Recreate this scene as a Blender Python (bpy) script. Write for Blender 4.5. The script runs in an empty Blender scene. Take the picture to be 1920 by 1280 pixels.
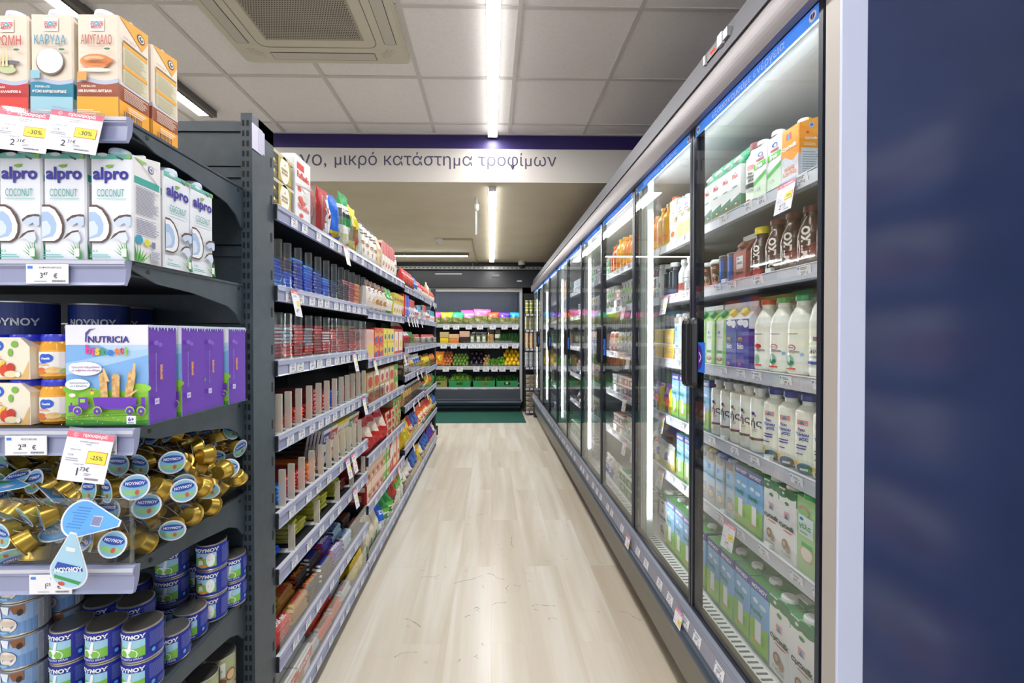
import bpy, math, random
from mathutils import Vector, Matrix
random.seed(7)
SC = bpy.context.scene
COL = SC.collection
PI = math.pi

# ---------------------------------------------------------------- camera
FPX = 819.0                      # focal length in pixels of a 1920 px wide frame
EYE = 1.33
cd = bpy.data.cameras.new('camera')
cd.sensor_width = 36.0
cd.lens = FPX / 1920 * 36
cd.shift_x = 24 / 1920
cd.shift_y = -4 / 1920
cd.clip_start = 0.02
cam = bpy.data.objects.new('camera', cd)
cam.location = (0, 0, EYE)
cam.rotation_euler = (math.radians(90 - 0.56), 0, math.radians(-1.05))
COL.objects.link(cam)
SC.camera = cam

# ---------------------------------------------------------------- world, exposure, sampling
w = bpy.data.worlds.new('world'); SC.world = w; w.use_nodes = True
w.node_tree.nodes['Background'].inputs[0].default_value = (0.86, 0.90, 1.0, 1)
w.node_tree.nodes['Background'].inputs[1].default_value = 1.4
SC.view_settings.view_transform = 'Standard'
SC.view_settings.look = 'None'
SC.view_settings.exposure = 0.70
SC.view_settings.gamma = 1.0
SC.view_settings.use_curve_mapping = False
cy = SC.cycles
cy.use_denoising = True
cy.max_bounces = 7
cy.diffuse_bounces = 3
cy.glossy_bounces = 3
cy.transmission_bounces = 4
cy.transparent_max_bounces = 32
cy.caustics_reflective = False
cy.caustics_refractive = False
cy.sample_clamp_indirect = 4.0

LED_STRENGTH = 34.0              # ceiling light lines
CASE_LED = 42.0                  # light lines inside the refrigerators

# ---------------------------------------------------------------- materials
def lin(c):
    return c / 12.92 if c <= 0.04045 else ((c + 0.055) / 1.055) ** 2.4
def rgb(h):
    h = h.lstrip('#')
    return tuple(lin(int(h[i:i+2], 16) / 255) for i in (0, 2, 4)) + (1,)
_mats = {}
def M(h, rough=0.5, metal=0.0, spec=0.5, coat=0.0):
    """plain printed or painted surface of a hex colour"""
    if h in SPECIAL:
        return SPECIAL[h]
    k = (h, rough, metal, spec, coat)
    if k in _mats:
        return _mats[k]
    m = bpy.data.materials.new('surface_' + h.strip('#')); m.use_nodes = True
    b = m.node_tree.nodes['Principled BSDF']
    b.inputs['Base Color'].default_value = rgb(h)
    b.inputs['Roughness'].default_value = rough
    b.inputs['Metallic'].default_value = metal
    b.inputs['Specular IOR Level'].default_value = spec
    b.inputs['Coat Weight'].default_value = coat
    _mats[k] = m
    return m
SPECIAL = {}

def clear_mat(name, f0, tint, rough=0.0, haze=0.0, hc=(0.8, 0.85, 0.85, 1)):
    """thin clear pane: straight through, with a mirror share that grows towards grazing"""
    m = bpy.data.materials.new(name); m.use_nodes = True
    nt = m.node_tree; N = nt.nodes; L = nt.links; N.clear()
    out = N.new('ShaderNodeOutputMaterial')
    geo = N.new('ShaderNodeNewGeometry')
    dot = N.new('ShaderNodeVectorMath'); dot.operation = 'DOT_PRODUCT'
    L.new(geo.outputs['Incoming'], dot.inputs[0]); L.new(geo.outputs['Normal'], dot.inputs[1])
    ab = N.new('ShaderNodeMath'); ab.operation = 'ABSOLUTE'; L.new(dot.outputs['Value'], ab.inputs[0])
    sub = N.new('ShaderNodeMath'); sub.operation = 'SUBTRACT'; sub.inputs[0].default_value = 1; L.new(ab.outputs[0], sub.inputs[1])
    pw = N.new('ShaderNodeMath'); pw.operation = 'POWER'; pw.inputs[1].default_value = 5; L.new(sub.outputs[0], pw.inputs[0])
    ma = N.new('ShaderNodeMath'); ma.operation = 'MULTIPLY_ADD'; ma.inputs[1].default_value = 1 - f0; ma.inputs[2].default_value = f0
    L.new(pw.outputs[0], ma.inputs[0])
    tr = N.new('ShaderNodeBsdfTransparent'); tr.inputs[0].default_value = tint
    gl = N.new('ShaderNodeBsdfGlossy'); gl.inputs['Roughness'].default_value = rough
    mx = N.new('ShaderNodeMixShader')
    L.new(ma.outputs[0], mx.inputs[0]); L.new(tr.outputs[0], mx.inputs[1]); L.new(gl.outputs[0], mx.inputs[2])
    last = mx
    if haze:
        df = N.new('ShaderNodeBsdfDiffuse'); df.inputs[0].default_value = hc
        m2 = N.new('ShaderNodeMixShader'); m2.inputs[0].default_value = haze
        L.new(mx.outputs[0], m2.inputs[1]); L.new(df.outputs[0], m2.inputs[2]); last = m2
    L.new(last.outputs[0], out.inputs[0])
    return m
SPECIAL['glass'] = clear_mat('door_glass', 0.068, (0.975, 0.985, 0.98, 1))
SPECIAL['acrylic'] = clear_mat('clear_acrylic', 0.05, (0.985, 0.992, 0.992, 1), 0.03, 0.004)
SPECIAL['film'] = clear_mat('clear_film', 0.07, (0.95, 0.96, 0.97, 1), 0.12, 0.05)
SPECIAL['railclear'] = clear_mat('clear_rail_cover', 0.06, (0.9, 0.92, 0.98, 1), 0.05, 0.06)
SPECIAL['frost'] = clear_mat('divider_edge', 0.08, (0.90, 0.94, 0.95, 1), 0.10, 0.05)

def emit(name, col, s):
    m = bpy.data.materials.new(name); m.use_nodes = True
    nt = m.node_tree; nt.nodes.clear()
    e = nt.nodes.new('ShaderNodeEmission'); o = nt.nodes.new('ShaderNodeOutputMaterial')
    e.inputs[0].default_value = col; e.inputs[1].default_value = s
    nt.links.new(e.outputs[0], o.inputs[0])
    SPECIAL[name] = m
emit('led_ceiling', (1.0, 0.985, 0.965, 1), LED_STRENGTH)
emit('led_side', (1.0, 0.985, 0.965, 1), 3.0)
emit('led_case', (0.93, 0.97, 1.0, 1), CASE_LED)
emit('led_red', (1.0, 0.05, 0.03, 1), 1.5)

def noise_mat(name, c1, c2, scale=(1, 1, 1), s=8.0, rough=0.5, metal=0.0, detail=4, bump=0.0, rough2=None, coat=0.0, lo=0.35, hi=0.65):
    m = bpy.data.materials.new(name); m.use_nodes = True
    nt = m.node_tree; N = nt.nodes; L = nt.links
    b = N['Principled BSDF']
    tc = N.new('ShaderNodeTexCoord'); mp = N.new('ShaderNodeMapping'); mp.inputs['Scale'].default_value = scale
    nz = N.new('ShaderNodeTexNoise'); nz.inputs['Scale'].default_value = s; nz.inputs['Detail'].default_value = detail
    cr = N.new('ShaderNodeValToRGB')
    cr.color_ramp.elements[0].position = lo; cr.color_ramp.elements[1].position = hi
    cr.color_ramp.elements[0].color = rgb(c1); cr.color_ramp.elements[1].color = rgb(c2)
    L.new(tc.outputs['Object'], mp.inputs[0]); L.new(mp.outputs[0], nz.inputs['Vector'])
    L.new(nz.outputs['Fac'], cr.inputs[0]); L.new(cr.outputs[0], b.inputs['Base Color'])
    b.inputs['Roughness'].default_value = rough; b.inputs['Metallic'].default_value = metal
    b.inputs['Coat Weight'].default_value = coat
    if bump:
        bp = N.new('ShaderNodeBump'); bp.inputs['Strength'].default_value = bump; bp.inputs['Distance'].default_value = 0.002
        L.new(nz.outputs['Fac'], bp.inputs['Height']); L.new(bp.outputs[0], b.inputs['Normal'])
    SPECIAL[name] = m
    return m
noise_mat('slate', '#35414b', '#3c4852', (1, 1, 1), 30, 0.42)
noise_mat('slateshaded', '#12171c', '#191f25', (1, 1, 1), 20, 0.5)  # slate again, with the shade inside the shelving put into the colour
noise_mat('ceil_tile', '#efebe9', '#f3f0ee', (1, 1, 1), 60, 0.9, bump=0.2)
noise_mat('beige_ceiling', '#d9cfb5', '#dfd6bd', (1, 1, 1), 3, 0.8)
noise_mat('carrot', '#e0761c', '#f09a34', (1, 1, 1), 60, 0.5)
noise_mat('leaf', '#2f6b1d', '#8fbf4a', (1, 1, 1), 30, 0.5)
noise_mat('leafdark', '#123a10', '#2f6a22', (1, 1, 1), 30, 0.5)
noise_mat('lemon', '#e8b80a', '#ffd92e', (1, 1, 1), 60, 0.45, bump=0.5)
noise_mat('onion', '#b95c2c', '#e89a63', (6, 6, 1), 40, 0.4)
noise_mat('greenfruit', '#4c7a26', '#86a84a', (1, 1, 1), 50, 0.4)
noise_mat('aubergine', '#120a18', '#2b1b33', (1, 1, 1), 30, 0.2)
noise_mat('ginger', '#a97c45', '#d9b277', (1, 1, 1), 40, 0.8, bump=0.5)
noise_mat('biscuit', '#c08a4a', '#e2bd86', (1, 1, 1), 120, 0.7)
noise_mat('salad', '#4c7a22', '#b8b070', (1, 1, 1), 45, 0.5)
noise_mat('praline', '#2e1a10', '#6b4226', (1, 1, 1), 120, 0.6)
noise_mat('matgreen', '#0e4a3a', '#14584a', (1, 1, 1), 300, 0.85, bump=0.6)
noise_mat('navypanel', '#2e3a5e', '#323e64', (1, 1, 1), 5, 0.16)

def floor_mat():
    m = bpy.data.materials.new('vinyl_floor'); m.use_nodes = True
    nt = m.node_tree; N = nt.nodes; L = nt.links; b = N['Principled BSDF']
    tc = N.new('ShaderNodeTexCoord')
    def mapped(sc, loc=(0, 0, 0)):
        mp = N.new('ShaderNodeMapping'); mp.inputs['Scale'].default_value = sc; mp.inputs['Location'].default_value = loc
        L.new(tc.outputs['Object'], mp.inputs[0]); return mp.outputs[0]
    # planks run along the aisle: brick texture with x and y swapped
    sep = N.new('ShaderNodeSeparateXYZ'); L.new(tc.outputs['Object'], sep.inputs[0])
    cmb = N.new('ShaderNodeCombineXYZ'); L.new(sep.outputs['Y'], cmb.inputs['X']); L.new(sep.outputs['X'], cmb.inputs['Y'])
    br = N.new('ShaderNodeTexBrick'); L.new(cmb.outputs[0], br.inputs['Vector'])
    br.inputs['Scale'].default_value = 1.0
    br.inputs['Brick Width'].default_value = 1.25; br.inputs['Row Height'].default_value = 0.19
    br.inputs['Mortar Size'].default_value = 0.0009; br.inputs['Mortar Smooth'].default_value = 0.3
    br.inputs['Color1'].default_value = (0, 0, 0, 1); br.inputs['Color2'].default_value = (1, 1, 1, 1)
    br.inputs['Mortar'].default_value = (0.5, 0.5, 0.5, 1)
    br.offset = 0.5
    n1 = N.new('ShaderNodeTexNoise'); n1.inputs['Scale'].default_value = 1.0; n1.inputs['Detail'].default_value = 3
    n1.inputs['Distortion'].default_value = 0.6
    add = N.new('ShaderNodeVectorMath'); add.operation = 'ADD'
    sc_ = N.new('ShaderNodeVectorMath'); sc_.operation = 'SCALE'; sc_.inputs['Scale'].default_value = 3.0
    L.new(br.outputs['Color'], sc_.inputs[0])
    L.new(mapped((6.5, 0.5, 1)), add.inputs[0]); L.new(sc_.outputs[0], add.inputs[1]); L.new(add.outputs[0], n1.inputs['Vector'])
    cr = N.new('ShaderNodeValToRGB'); e = cr.color_ramp.elements
    e[0].position = 0.25; e[0].color = rgb('#cbbfaa'); e[1].position = 0.72; e[1].color = rgb('#eae5da')
    e2 = e.new(0.47); e2.color = rgb('#d9cfbe')
    L.new(n1.outputs['Fac'], cr.inputs[0])
    # fine grain
    n2 = N.new('ShaderNodeTexNoise'); n2.inputs['Scale'].default_value = 1.0; n2.inputs['Detail'].default_value = 5
    L.new(mapped((90, 4, 1)), n2.inputs['Vector'])
    mx = N.new('ShaderNodeMix'); mx.data_type = 'RGBA'; mx.blend_type = 'MULTIPLY'; mx.inputs['Factor'].default_value = 0.14
    L.new(cr.outputs[0], mx.inputs['A']); L.new(n2.outputs['Color'], mx.inputs['B'])
    # seams
    mr = N.new('ShaderNodeMix'); mr.data_type = 'RGBA'; mr.inputs['B'].default_value = rgb('#a89c86')
    fm = N.new('ShaderNodeMath'); fm.operation = 'MULTIPLY'; fm.inputs[1].default_value = 0.28
    L.new(br.outputs['Fac'], fm.inputs[0]); L.new(fm.outputs[0], mr.inputs['Factor']); L.new(mx.outputs['Result'], mr.inputs['A'])
    L.new(mr.outputs['Result'], b.inputs['Base Color'])
    n3 = N.new('ShaderNodeTexNoise'); n3.inputs['Scale'].default_value = 3.0; n3.inputs['Detail'].default_value = 3
    L.new(mapped((1, 1, 1)), n3.inputs['Vector'])
    rr = N.new('ShaderNodeMapRange'); rr.inputs['To Min'].default_value = 0.20; rr.inputs['To Max'].default_value = 0.30; b.inputs['Specular IOR Level'].default_value = 0.24
    L.new(n3.outputs['Fac'], rr.inputs['Value']); L.new(rr.outputs[0], b.inputs['Roughness'])
    SPECIAL['floor'] = m
floor_mat()
def film_band(nm, c):
    # lettered blue film: diffuse, and the canopy light behind shines through it
    m = bpy.data.materials.new(nm); m.use_nodes = True; nt = m.node_tree; nt.nodes.clear()
    o = nt.nodes.new('ShaderNodeOutputMaterial'); d = nt.nodes.new('ShaderNodeBsdfDiffuse'); t = nt.nodes.new('ShaderNodeBsdfTranslucent'); x = nt.nodes.new('ShaderNodeMixShader')
    d.inputs[0].default_value = rgb(c); t.inputs[0].default_value = rgb(c); x.inputs[0].default_value = 0.35
    nt.links.new(d.outputs[0], x.inputs[1]); nt.links.new(t.outputs[0], x.inputs[2]); nt.links.new(x.outputs[0], o.inputs[0])
    SPECIAL[nm] = m
film_band('bluefilm', '#78baff'); film_band('whitefilm', '#ffffff')

# ---------------------------------------------------------------- faces: where flat print is laid on a shape
class Face:
    """maps (x right, y up, layer) of a printed side to 3-D; flat"""
    curved = False
    def __init__(s, o, u, v):
        s.o = Vector(o); s.u = Vector(u).normalized(); s.v = Vector(v).normalized(); s.n = s.u.cross(s.v)
    def at(s, x, y, k):
        return s.o + s.u * x + s.v * y + s.n * (0.00025 * k)
class Tube(Face):
    """print wrapped round an upright cylinder, x = 0 at the front"""
    curved = True
    def __init__(s, r, z0, cx=0, cyy=0):
        s.r = r; s.z0 = z0; s.cx = cx; s.cy = cyy
    def at(s, x, y, k):
        a = x / s.r; r = (s.r(y) if callable(s.r) else s.r) + 0.00025 * k
        return Vector((s.cx + r * math.sin(a), s.cy - r * math.cos(a), s.z0 + y))
class Fn(Face):
    curved = True
    def __init__(s, fn): s.fn = fn
    def at(s, x, y, k): return s.fn(x, y, k)

_text = {}
TSC = bpy.data.scenes.new('lettering')
def text_raw(t, bold, res):
    c = bpy.data.curves.new('t', 'FONT'); c.body = t; c.offset = bold; c.resolution_u = res
    o = bpy.data.objects.new('t', c); TSC.collection.objects.link(o)
    vl = TSC.view_layers[0]; vl.update()
    m = o.evaluated_get(vl.depsgraph).to_mesh()
    vs = [(v.co.x, v.co.y) for v in m.vertices]; fs = [tuple(p.vertices) for p in m.polygons]; ar = sum(p.area for p in m.polygons)
    bpy.data.objects.remove(o); bpy.data.curves.remove(c)
    return vs, fs, ar
SWAP = str.maketrans({'κ': 'к', 'π': 'п', 'Κ': 'K'})
def text_shape(t, bold=0.0, res=2):
    k = (t, bold, res)
    if k in _text: return _text[k]
    # the fill of a glyph can fail at one resolution: keep the fullest; two glyphs never fill, so near twins stand in
    def best(bo):                # several finenesses: the fullest fill that a second one confirms
        c = [text_raw(t.translate(SWAP), bo, r) for r in (2, 3, 4, 5, 8)]
        ok = [q for q in c if sum(abs(q[2] - z[2]) < 0.018 * max(q[2], 1e-6) for z in c) > 1] or c
        top = max(q[2] for q in ok)
        return next(q for q in ok if q[2] >= top * 0.982)
    vs, fs, ar = best(bold)
    if bold:                     # a thickened glyph may fail to fill: thicken less then
        a0 = best(0.0)
        for bo in (bold * 0.6, bold * 0.35, 0.0):
            if ar > a0[2] * (1 + 9 * (bold if bo == bold * 0.6 else bo) * 0.6): break
            vs, fs, ar = best(bo) if bo else a0
    xs = [v[0] for v in vs] or [0, 1]; ys = [v[1] for v in vs] or [0, 1]
    _text[k] = (vs, fs, min(xs), max(xs), min(ys), max(ys))
    return _text[k]

class MB:
    """collects shapes, then becomes ONE mesh object"""
    def __init__(s): s.v = []; s.f = []; s.m = []; s.sm = []; s.T = None
    def add(s, vs, fs, mat, smooth=False):
        b = len(s.v)
        if s.T is not None: vs = [tuple(s.T @ Vector(v)) for v in vs]
        s.v += [tuple(v) for v in vs]
        for f in fs:
            s.f.append(tuple(b + i for i in f)); s.m.append(mat); s.sm.append(smooth)
    def quad(s, a, b, c, d, mat): s.add([a, b, c, d], [(0, 1, 2, 3)], mat)
    def box(s, x0, x1, y0, y1, z0, z1, mat, bev=0.0, mats=None):
        """mats: dict of side -> material, sides -x +x -y +y -z +z"""
        mats = mats or {}
        g = lambda k: mats.get(k, mat)
        if not bev:
            vs = [(x, y, z) for z in (z0, z1) for y in (y0, y1) for x in (x0, x1)]
            for f, k in (((0, 2, 3, 1), '-z'), ((4, 5, 7, 6), '+z'), ((0, 1, 5, 4), '-y'), ((2, 6, 7, 3), '+y'), ((0, 4, 6, 2), '-x'), ((1, 3, 7, 5), '+x')):
                s.add([vs[i] for i in f], [(0, 1, 2, 3)], g(k))
            return
        b = bev
        X = (x0, x0 + b, x1 - b, x1); Y = (y0, y0 + b, y1 - b, y1); Z = (z0, z0 + b, z1 - b, z1)
        P = {}
        def v(i, j, k):
            return (X[i], Y[j], Z[k])
        q = s.quad
        q(v(1,0,1), v(2,0,1), v(2,0,2), v(1,0,2), g('-y')); q(v(2,3,1), v(1,3,1), v(1,3,2), v(2,3,2), g('+y'))
        q(v(0,2,1), v(0,1,1), v(0,1,2), v(0,2,2), g('-x')); q(v(3,1,1), v(3,2,1), v(3,2,2), v(3,1,2), g('+x'))
        q(v(1,2,0), v(2,2,0), v(2,1,0), v(1,1,0), g('-z')); q(v(1,1,3), v(2,1,3), v(2,2,3), v(1,2,3), g('+z'))
        # edges
        q(v(0,1,1), v(1,0,1), v(1,0,2), v(0,1,2), g('-y')); q(v(2,0,1), v(3,1,1), v(3,1,2), v(2,0,2), g('-y'))
        q(v(3,2,1), v(2,3,1), v(2,3,2), v(3,2,2), g('+y')); q(v(1,3,1), v(0,2,1), v(0,2,2), v(1,3,2), g('+y'))
        for (k, e, t) in ((1, 0, '-z'), (2, 3, '+z')):
            a = [(v(1,0,k), v(2,0,k), v(2,1,e), v(1,1,e)), (v(2,3,k), v(1,3,k), v(1,2,e), v(2,2,e)),
                 (v(0,2,k), v(0,1,k), v(1,1,e), v(1,2,e)), (v(3,1,k), v(3,2,k), v(2,2,e), v(2,1,e))]
            tr = [(v(0,1,k), v(1,0,k), v(1,1,e)), (v(2,0,k), v(3,1,k), v(2,1,e)), (v(3,2,k), v(2,3,k), v(2,2,e)), (v(1,3,k), v(0,2,k), v(1,2,e))]
            for c in a: s.quad(*(c if k == 2 else c[::-1]), g(t))
            for c in tr: s.add(list(c if k == 2 else c[::-1]), [(0, 1, 2)], g(t))
    def prism(s, pts, a0, a1, mat, axis='y', cap=True, smooth=False):
        """extrude a closed outline: axis y -> pts are (x, z); axis x -> pts are (y, z); axis z -> pts are (x, y)"""
        n = len(pts)
        def P(p, a): return (p[0], a, p[1]) if axis == 'y' else ((a, p[0], p[1]) if axis == 'x' else (p[0], p[1], a))
        vs = [P(p, a0) for p in pts] + [P(p, a1) for p in pts]
        s.add(vs, [(i, (i + 1) % n, n + (i + 1) % n, n + i) for i in range(n)], mat, smooth)
        if cap:
            s.add(vs[:n], [tuple(range(n))], mat); s.add(vs[n:], [tuple(range(n))][::-1], mat)
    def lathe(s, prof, mat, n=20, c=(0, 0, 0), smooth=True, ell=1.0, mats=None, axis='z'):
        """prof: [(r, z)] ; mats: per band"""
        vs = []
        for r, z in prof:
            for i in range(n):
                a = 2 * PI * i / n
                p = (r * math.cos(a), r * math.sin(a) * ell, z)
                if axis == 'x': p = (p[2], p[0], p[1])
                if axis == 'y': p = (p[0], p[2], p[1])
                vs.append((c[0] + p[0], c[1] + p[1], c[2] + p[2]))
        for j in range(len(prof) - 1):
            mt = mats[j] if mats and j < len(mats) and mats[j] else mat
            s.add([*vs[j*n:(j+2)*n]], [(i, (i + 1) % n, n + (i + 1) % n, n + i) for i in range(n)], mt, smooth)
        if prof[0][0] > 1e-4: s.add(vs[:n], [tuple(reversed(range(n)))], mats[0] if mats and mats[0] else mat)
        if prof[-1][0] > 1e-4: s.add(vs[-n:], [tuple(range(n))], (mats[-1] if mats and mats[-1] else mat))
    def rect(s, F, x0, y0, x1, y1, mat, k=1):
        if not F.curved:
            s.add([F.at(x0, y0, k), F.at(x1, y0, k), F.at(x1, y1, k), F.at(x0, y1, k)], [(0, 1, 2, 3)], mat); return
        nx = max(1, int(abs(x1 - x0) / 0.008)); ny = max(1, int(abs(y1 - y0) / 0.012)) if isinstance(F, Fn) else 1
        vs = [F.at(x0 + (x1 - x0) * i / nx, y0 + (y1 - y0) * j / ny, k) for j in range(ny + 1) for i in range(nx + 1)]
        s.add(vs, [(j*(nx+1)+i, j*(nx+1)+i+1, (j+1)*(nx+1)+i+1, (j+1)*(nx+1)+i) for j in range(ny) for i in range(nx)], mat)
    def poly(s, F, pts, mat, k=1):
        s.add([F.at(x, y, k) for x, y in pts], [tuple(range(len(pts)))], mat)
    def ell(s, F, cx, cyy, rx, ry, mat, k=1, n=18, a0=0, a1=2*PI):
        pts = [F.at(cx + rx * math.cos(a0 + (a1 - a0) * i / n), cyy + ry * math.sin(a0 + (a1 - a0) * i / n), k) for i in range(n + 1)]
        s.add([F.at(cx, cyy, k)] + pts, [(0, i + 1, i + 2) for i in range(n)], mat)
    def lines(s, F, x0, y0, x1, y1, n, mat, k=1, fill=0.45, rag=True):
        h = (y1 - y0) / n
        for i in range(n):
            e = x0 + (x1 - x0) * (random.uniform(0.7, 1) if rag else 1)
            s.rect(F, x0, y0 + i * h, e, y0 + i * h + h * fill, mat, k)
    def text(s, F, t, cx, cyy, mat, w=None, h=None, k=3, bold=0.0, rot=0, slant=0, align='c', res=2):
        vs, fs, a, b, c, d = text_shape(t, bold, res)
        if not vs: return
        sx = (w / (b - a)) if w else None; sy = (h / (d - c)) if h else None
        sx = sx or sy; sy = sy or sx
        if w and not h: sy = sx
        ox = (a + b) / 2 if align == 'c' else (a if align == 'l' else b)
        cr, sr = math.cos(rot), math.sin(rot)
        P = []
        for x, y in vs:
            X = (x - ox) * sx + slant * (y - (c + d) / 2) * sy; Y = (y - (c + d) / 2) * sy
            P.append(F.at(cx + X * cr - Y * sr, cyy + X * sr + Y * cr, k))
        s.add(P, fs, mat)
    def build(s, name, parent=None, loc=None):
        me = bpy.data.meshes.new(name)
        me.from_pydata(s.v, [], s.f)
        names = []
        for k in s.m:
            if k not in names: names.append(k)
        for k in names: me.materials.append(M(k) if isinstance(k, str) else M(*k))
        ix = {k: i for i, k in enumerate(names)}
        me.polygons.foreach_set('material_index', [ix[k] for k in s.m])
        me.polygons.foreach_set('use_smooth', s.sm)
        me.validate()
        o = bpy.data.objects.new(name, me); COL.objects.link(o)
        if parent: o.parent = parent
        if loc: o.location = loc
        return o

def struct(o):
    o['kind'] = 'structure'; return o
def empty(name, loc=(0, 0, 0), rz=0):
    o = bpy.data.objects.new(name, None); COL.objects.link(o); o.location = loc; o.rotation_euler = (0, 0, rz)
    o.empty_display_size = 0.05
    return o
def tag(o, label, cat, group=None):
    o['label'] = label; o['category'] = cat
    if group: o['group'] = group
    return o
ORD = ['first', 'second', 'third', 'fourth', 'fifth', 'sixth', 'seventh', 'eighth', 'ninth', 'tenth', 'eleventh', 'twelfth',
       'thirteenth', 'fourteenth', 'fifteenth', 'sixteenth', 'seventeenth', 'eighteenth', 'nineteenth', 'twentieth'] + \
      ['twenty-' + x for x in ('first', 'second', 'third', 'fourth', 'fifth', 'sixth', 'seventh', 'eighth', 'ninth')] + ['thirtieth'] + \
      ['thirty-' + x for x in ('first', 'second', 'third', 'fourth', 'fifth', 'sixth', 'seventh', 'eighth', 'ninth')] + ['fortieth'] + \
      ['forty-' + x for x in ('first', 'second', 'third', 'fourth', 'fifth', 'sixth', 'seventh', 'eighth', 'ninth')] + ['fiftieth'] + \
      ['fifty-' + x for x in ('first', 'second', 'third', 'fourth', 'fifth', 'sixth', 'seventh', 'eighth', 'ninth')] + ['sixtieth']
used_labels = {}; LONG = []
class Kind:
    """a kind of product: built once, copied for every further one"""
    def __init__(s, root, look, cat, w, d, h):
        s.root = root; s.look = look; s.cat = cat; s.w = w; s.d = d; s.h = h; s.used = False
    def put(s, loc, rz=0.0, where='', group=None, rx=0.0, ry=0.0, sc=1.0, look=None):
        if not s.used:
            r = s.root; s.used = True
        else:
            r = s.root.copy(); COL.objects.link(r)
            for ch in list(s.root.children):
                c = ch.copy(); COL.objects.link(c); c.parent = r
        r.location = loc
        if rx or ry:
            r.rotation_mode = 'QUATERNION'
            r.rotation_quaternion = (Matrix.Rotation(rz, 4, 'Z') @ Matrix.Rotation(ry, 4, 'Y') @ Matrix.Rotation(rx, 4, 'X')).to_quaternion()
        else:
            r.rotation_euler = (0, 0, rz)
        r.scale = (sc, sc, sc) if not isinstance(sc, tuple) else sc
        lk = s.look if look is None else look
        lab = lk + (', ' if lk and where else '') + where
        ws = lab.split()
        if len(ws) > 16: LONG.append(lab)
        tag(r, lab, s.cat, group or (s.look + 's'))
        used_labels.setdefault(lab, []).append(r)
        return r
def kind(mb, name, look, cat, w, d, h, parts=()):
    o = mb.build(name)
    for pn, pm in parts: pm.build(pn, o)
    return Kind(o, look, cat, w, d, h)
def front(w, d, y0=0): return Face((0, -d / 2, y0), (1, 0, 0), (0, 0, 1))
def side_pos(w, d): return Face((w / 2, 0, 0), (0, 1, 0), (0, 0, 1))
def side_neg(w, d): return Face((-w / 2, 0, 0), (0, -1, 0), (0, 0, 1))
# ================================================================ the shell of the shop
XL, XR, YB, YF = -5.2, 2.6, -4.0, 8.45
ZC, ZL, YS = 2.955, 2.565, 3.55         # tiled ceiling, lower ceiling, bulkhead

b = MB(); b.box(XL, XR, YB, YF, -0.05, 0, 'floor'); struct(b.build('floor'))
b = MB()
rnd = random.Random(5)
def scuff(x, y, L, a, wd=0.0012):
    # thin wavy rubber mark lying on the floor
    n = 8; pts = []
    for i in range(n + 1):
        t = i / n
        pts.append((x + L * t * math.cos(a) + 0.006 * math.sin(7 * t + x * 9), y + L * t * math.sin(a) + 0.008 * math.sin(5 * t + y * 3)))
    for i in range(n):
        (x0, y0), (x1, y1) = pts[i], pts[i + 1]; ww = wd * (0.4 + rnd.random())
        dx, dy = x1 - x0, y1 - y0; l = math.hypot(dx, dy) or 1; nx, ny = -dy / l * ww, dx / l * ww
        b.quad((x0 - nx, y0 - ny, 0.0004), (x1 - nx, y1 - ny, 0.0004), (x1 + nx, y1 + ny, 0.0004), (x0 + nx, y0 + ny, 0.0004), ('#6e6a60', 0.6))
def fl(px, py):
    Y = EYE * FPX / (py - 628); return ((px - 921) * Y / FPX, Y)
for (px, py, px2, py2) in ((852, 1097, 905, 1080), (914, 1078, 945, 1088), (948, 1115, 953, 1097), (962, 1101, 975, 1100), (922, 1137, 948, 1130),
                           (738, 1232, 783, 1223), (786, 1085, 823, 1079), (995, 1140, 1040, 1138), (1165, 1152, 1206, 1167), (890, 1143, 900, 1141),
                           (873, 1160, 882, 1154), (1028, 1166, 1045, 1163), (935, 866, 936, 873), (895, 966, 915, 963), (958, 1010, 962, 1030), (757, 1160, 790, 1176)):
    x0, y0 = fl(px, py); x1, y1 = fl(px2, py2)
    scuff(x0, y0, math.hypot(x1 - x0, y1 - y0), math.atan2(y1 - y0, x1 - x0))
for i in range(60):
    scuff(rnd.uniform(-0.5, 0.65), rnd.uniform(1.7, 4.5), rnd.uniform(0.004, 0.03), rnd.uniform(-0.6, 0.6), 0.0007)
struct(b.build('floor_scuff_marks'))

# walls
b = MB(); b.box(XL - 0.1, XL, YB, YF, 0, 3.1, ('#c9c6c2', 0.8)); struct(b.build('wall_left'))
b = MB(); b.box(XR, XR + 0.1, YB, YF, 0, 3.1, ('#b9b7b4', 0.8)); struct(b.build('wall_right'))
b = MB(); b.box(XL, XR, YF, YF + 0.1, 0, 3.1, ('#23262c', 0.6)); struct(b.build('wall_back'))
b = MB()
b.box(XL, XR, YB - 0.1, YB, 0, 0.4, ('#c4c2be', 0.8)); b.box(XL, XR, YB - 0.1, YB, 2.6, 3.1, ('#c4c2be', 0.8))
for x in (XL, -2.7, -0.1, XR - 0.12): b.box(x, x + 0.12, YB - 0.1, YB, 0.4, 2.6, ('#3a3d42', 0.5))
struct(b.build('wall_front'))
b = MB(); b.box(XL + 0.1, XR - 0.1, YB - 0.06, YB - 0.05, 0.4, 2.6, 'glass'); struct(b.build('window_1'))

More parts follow.
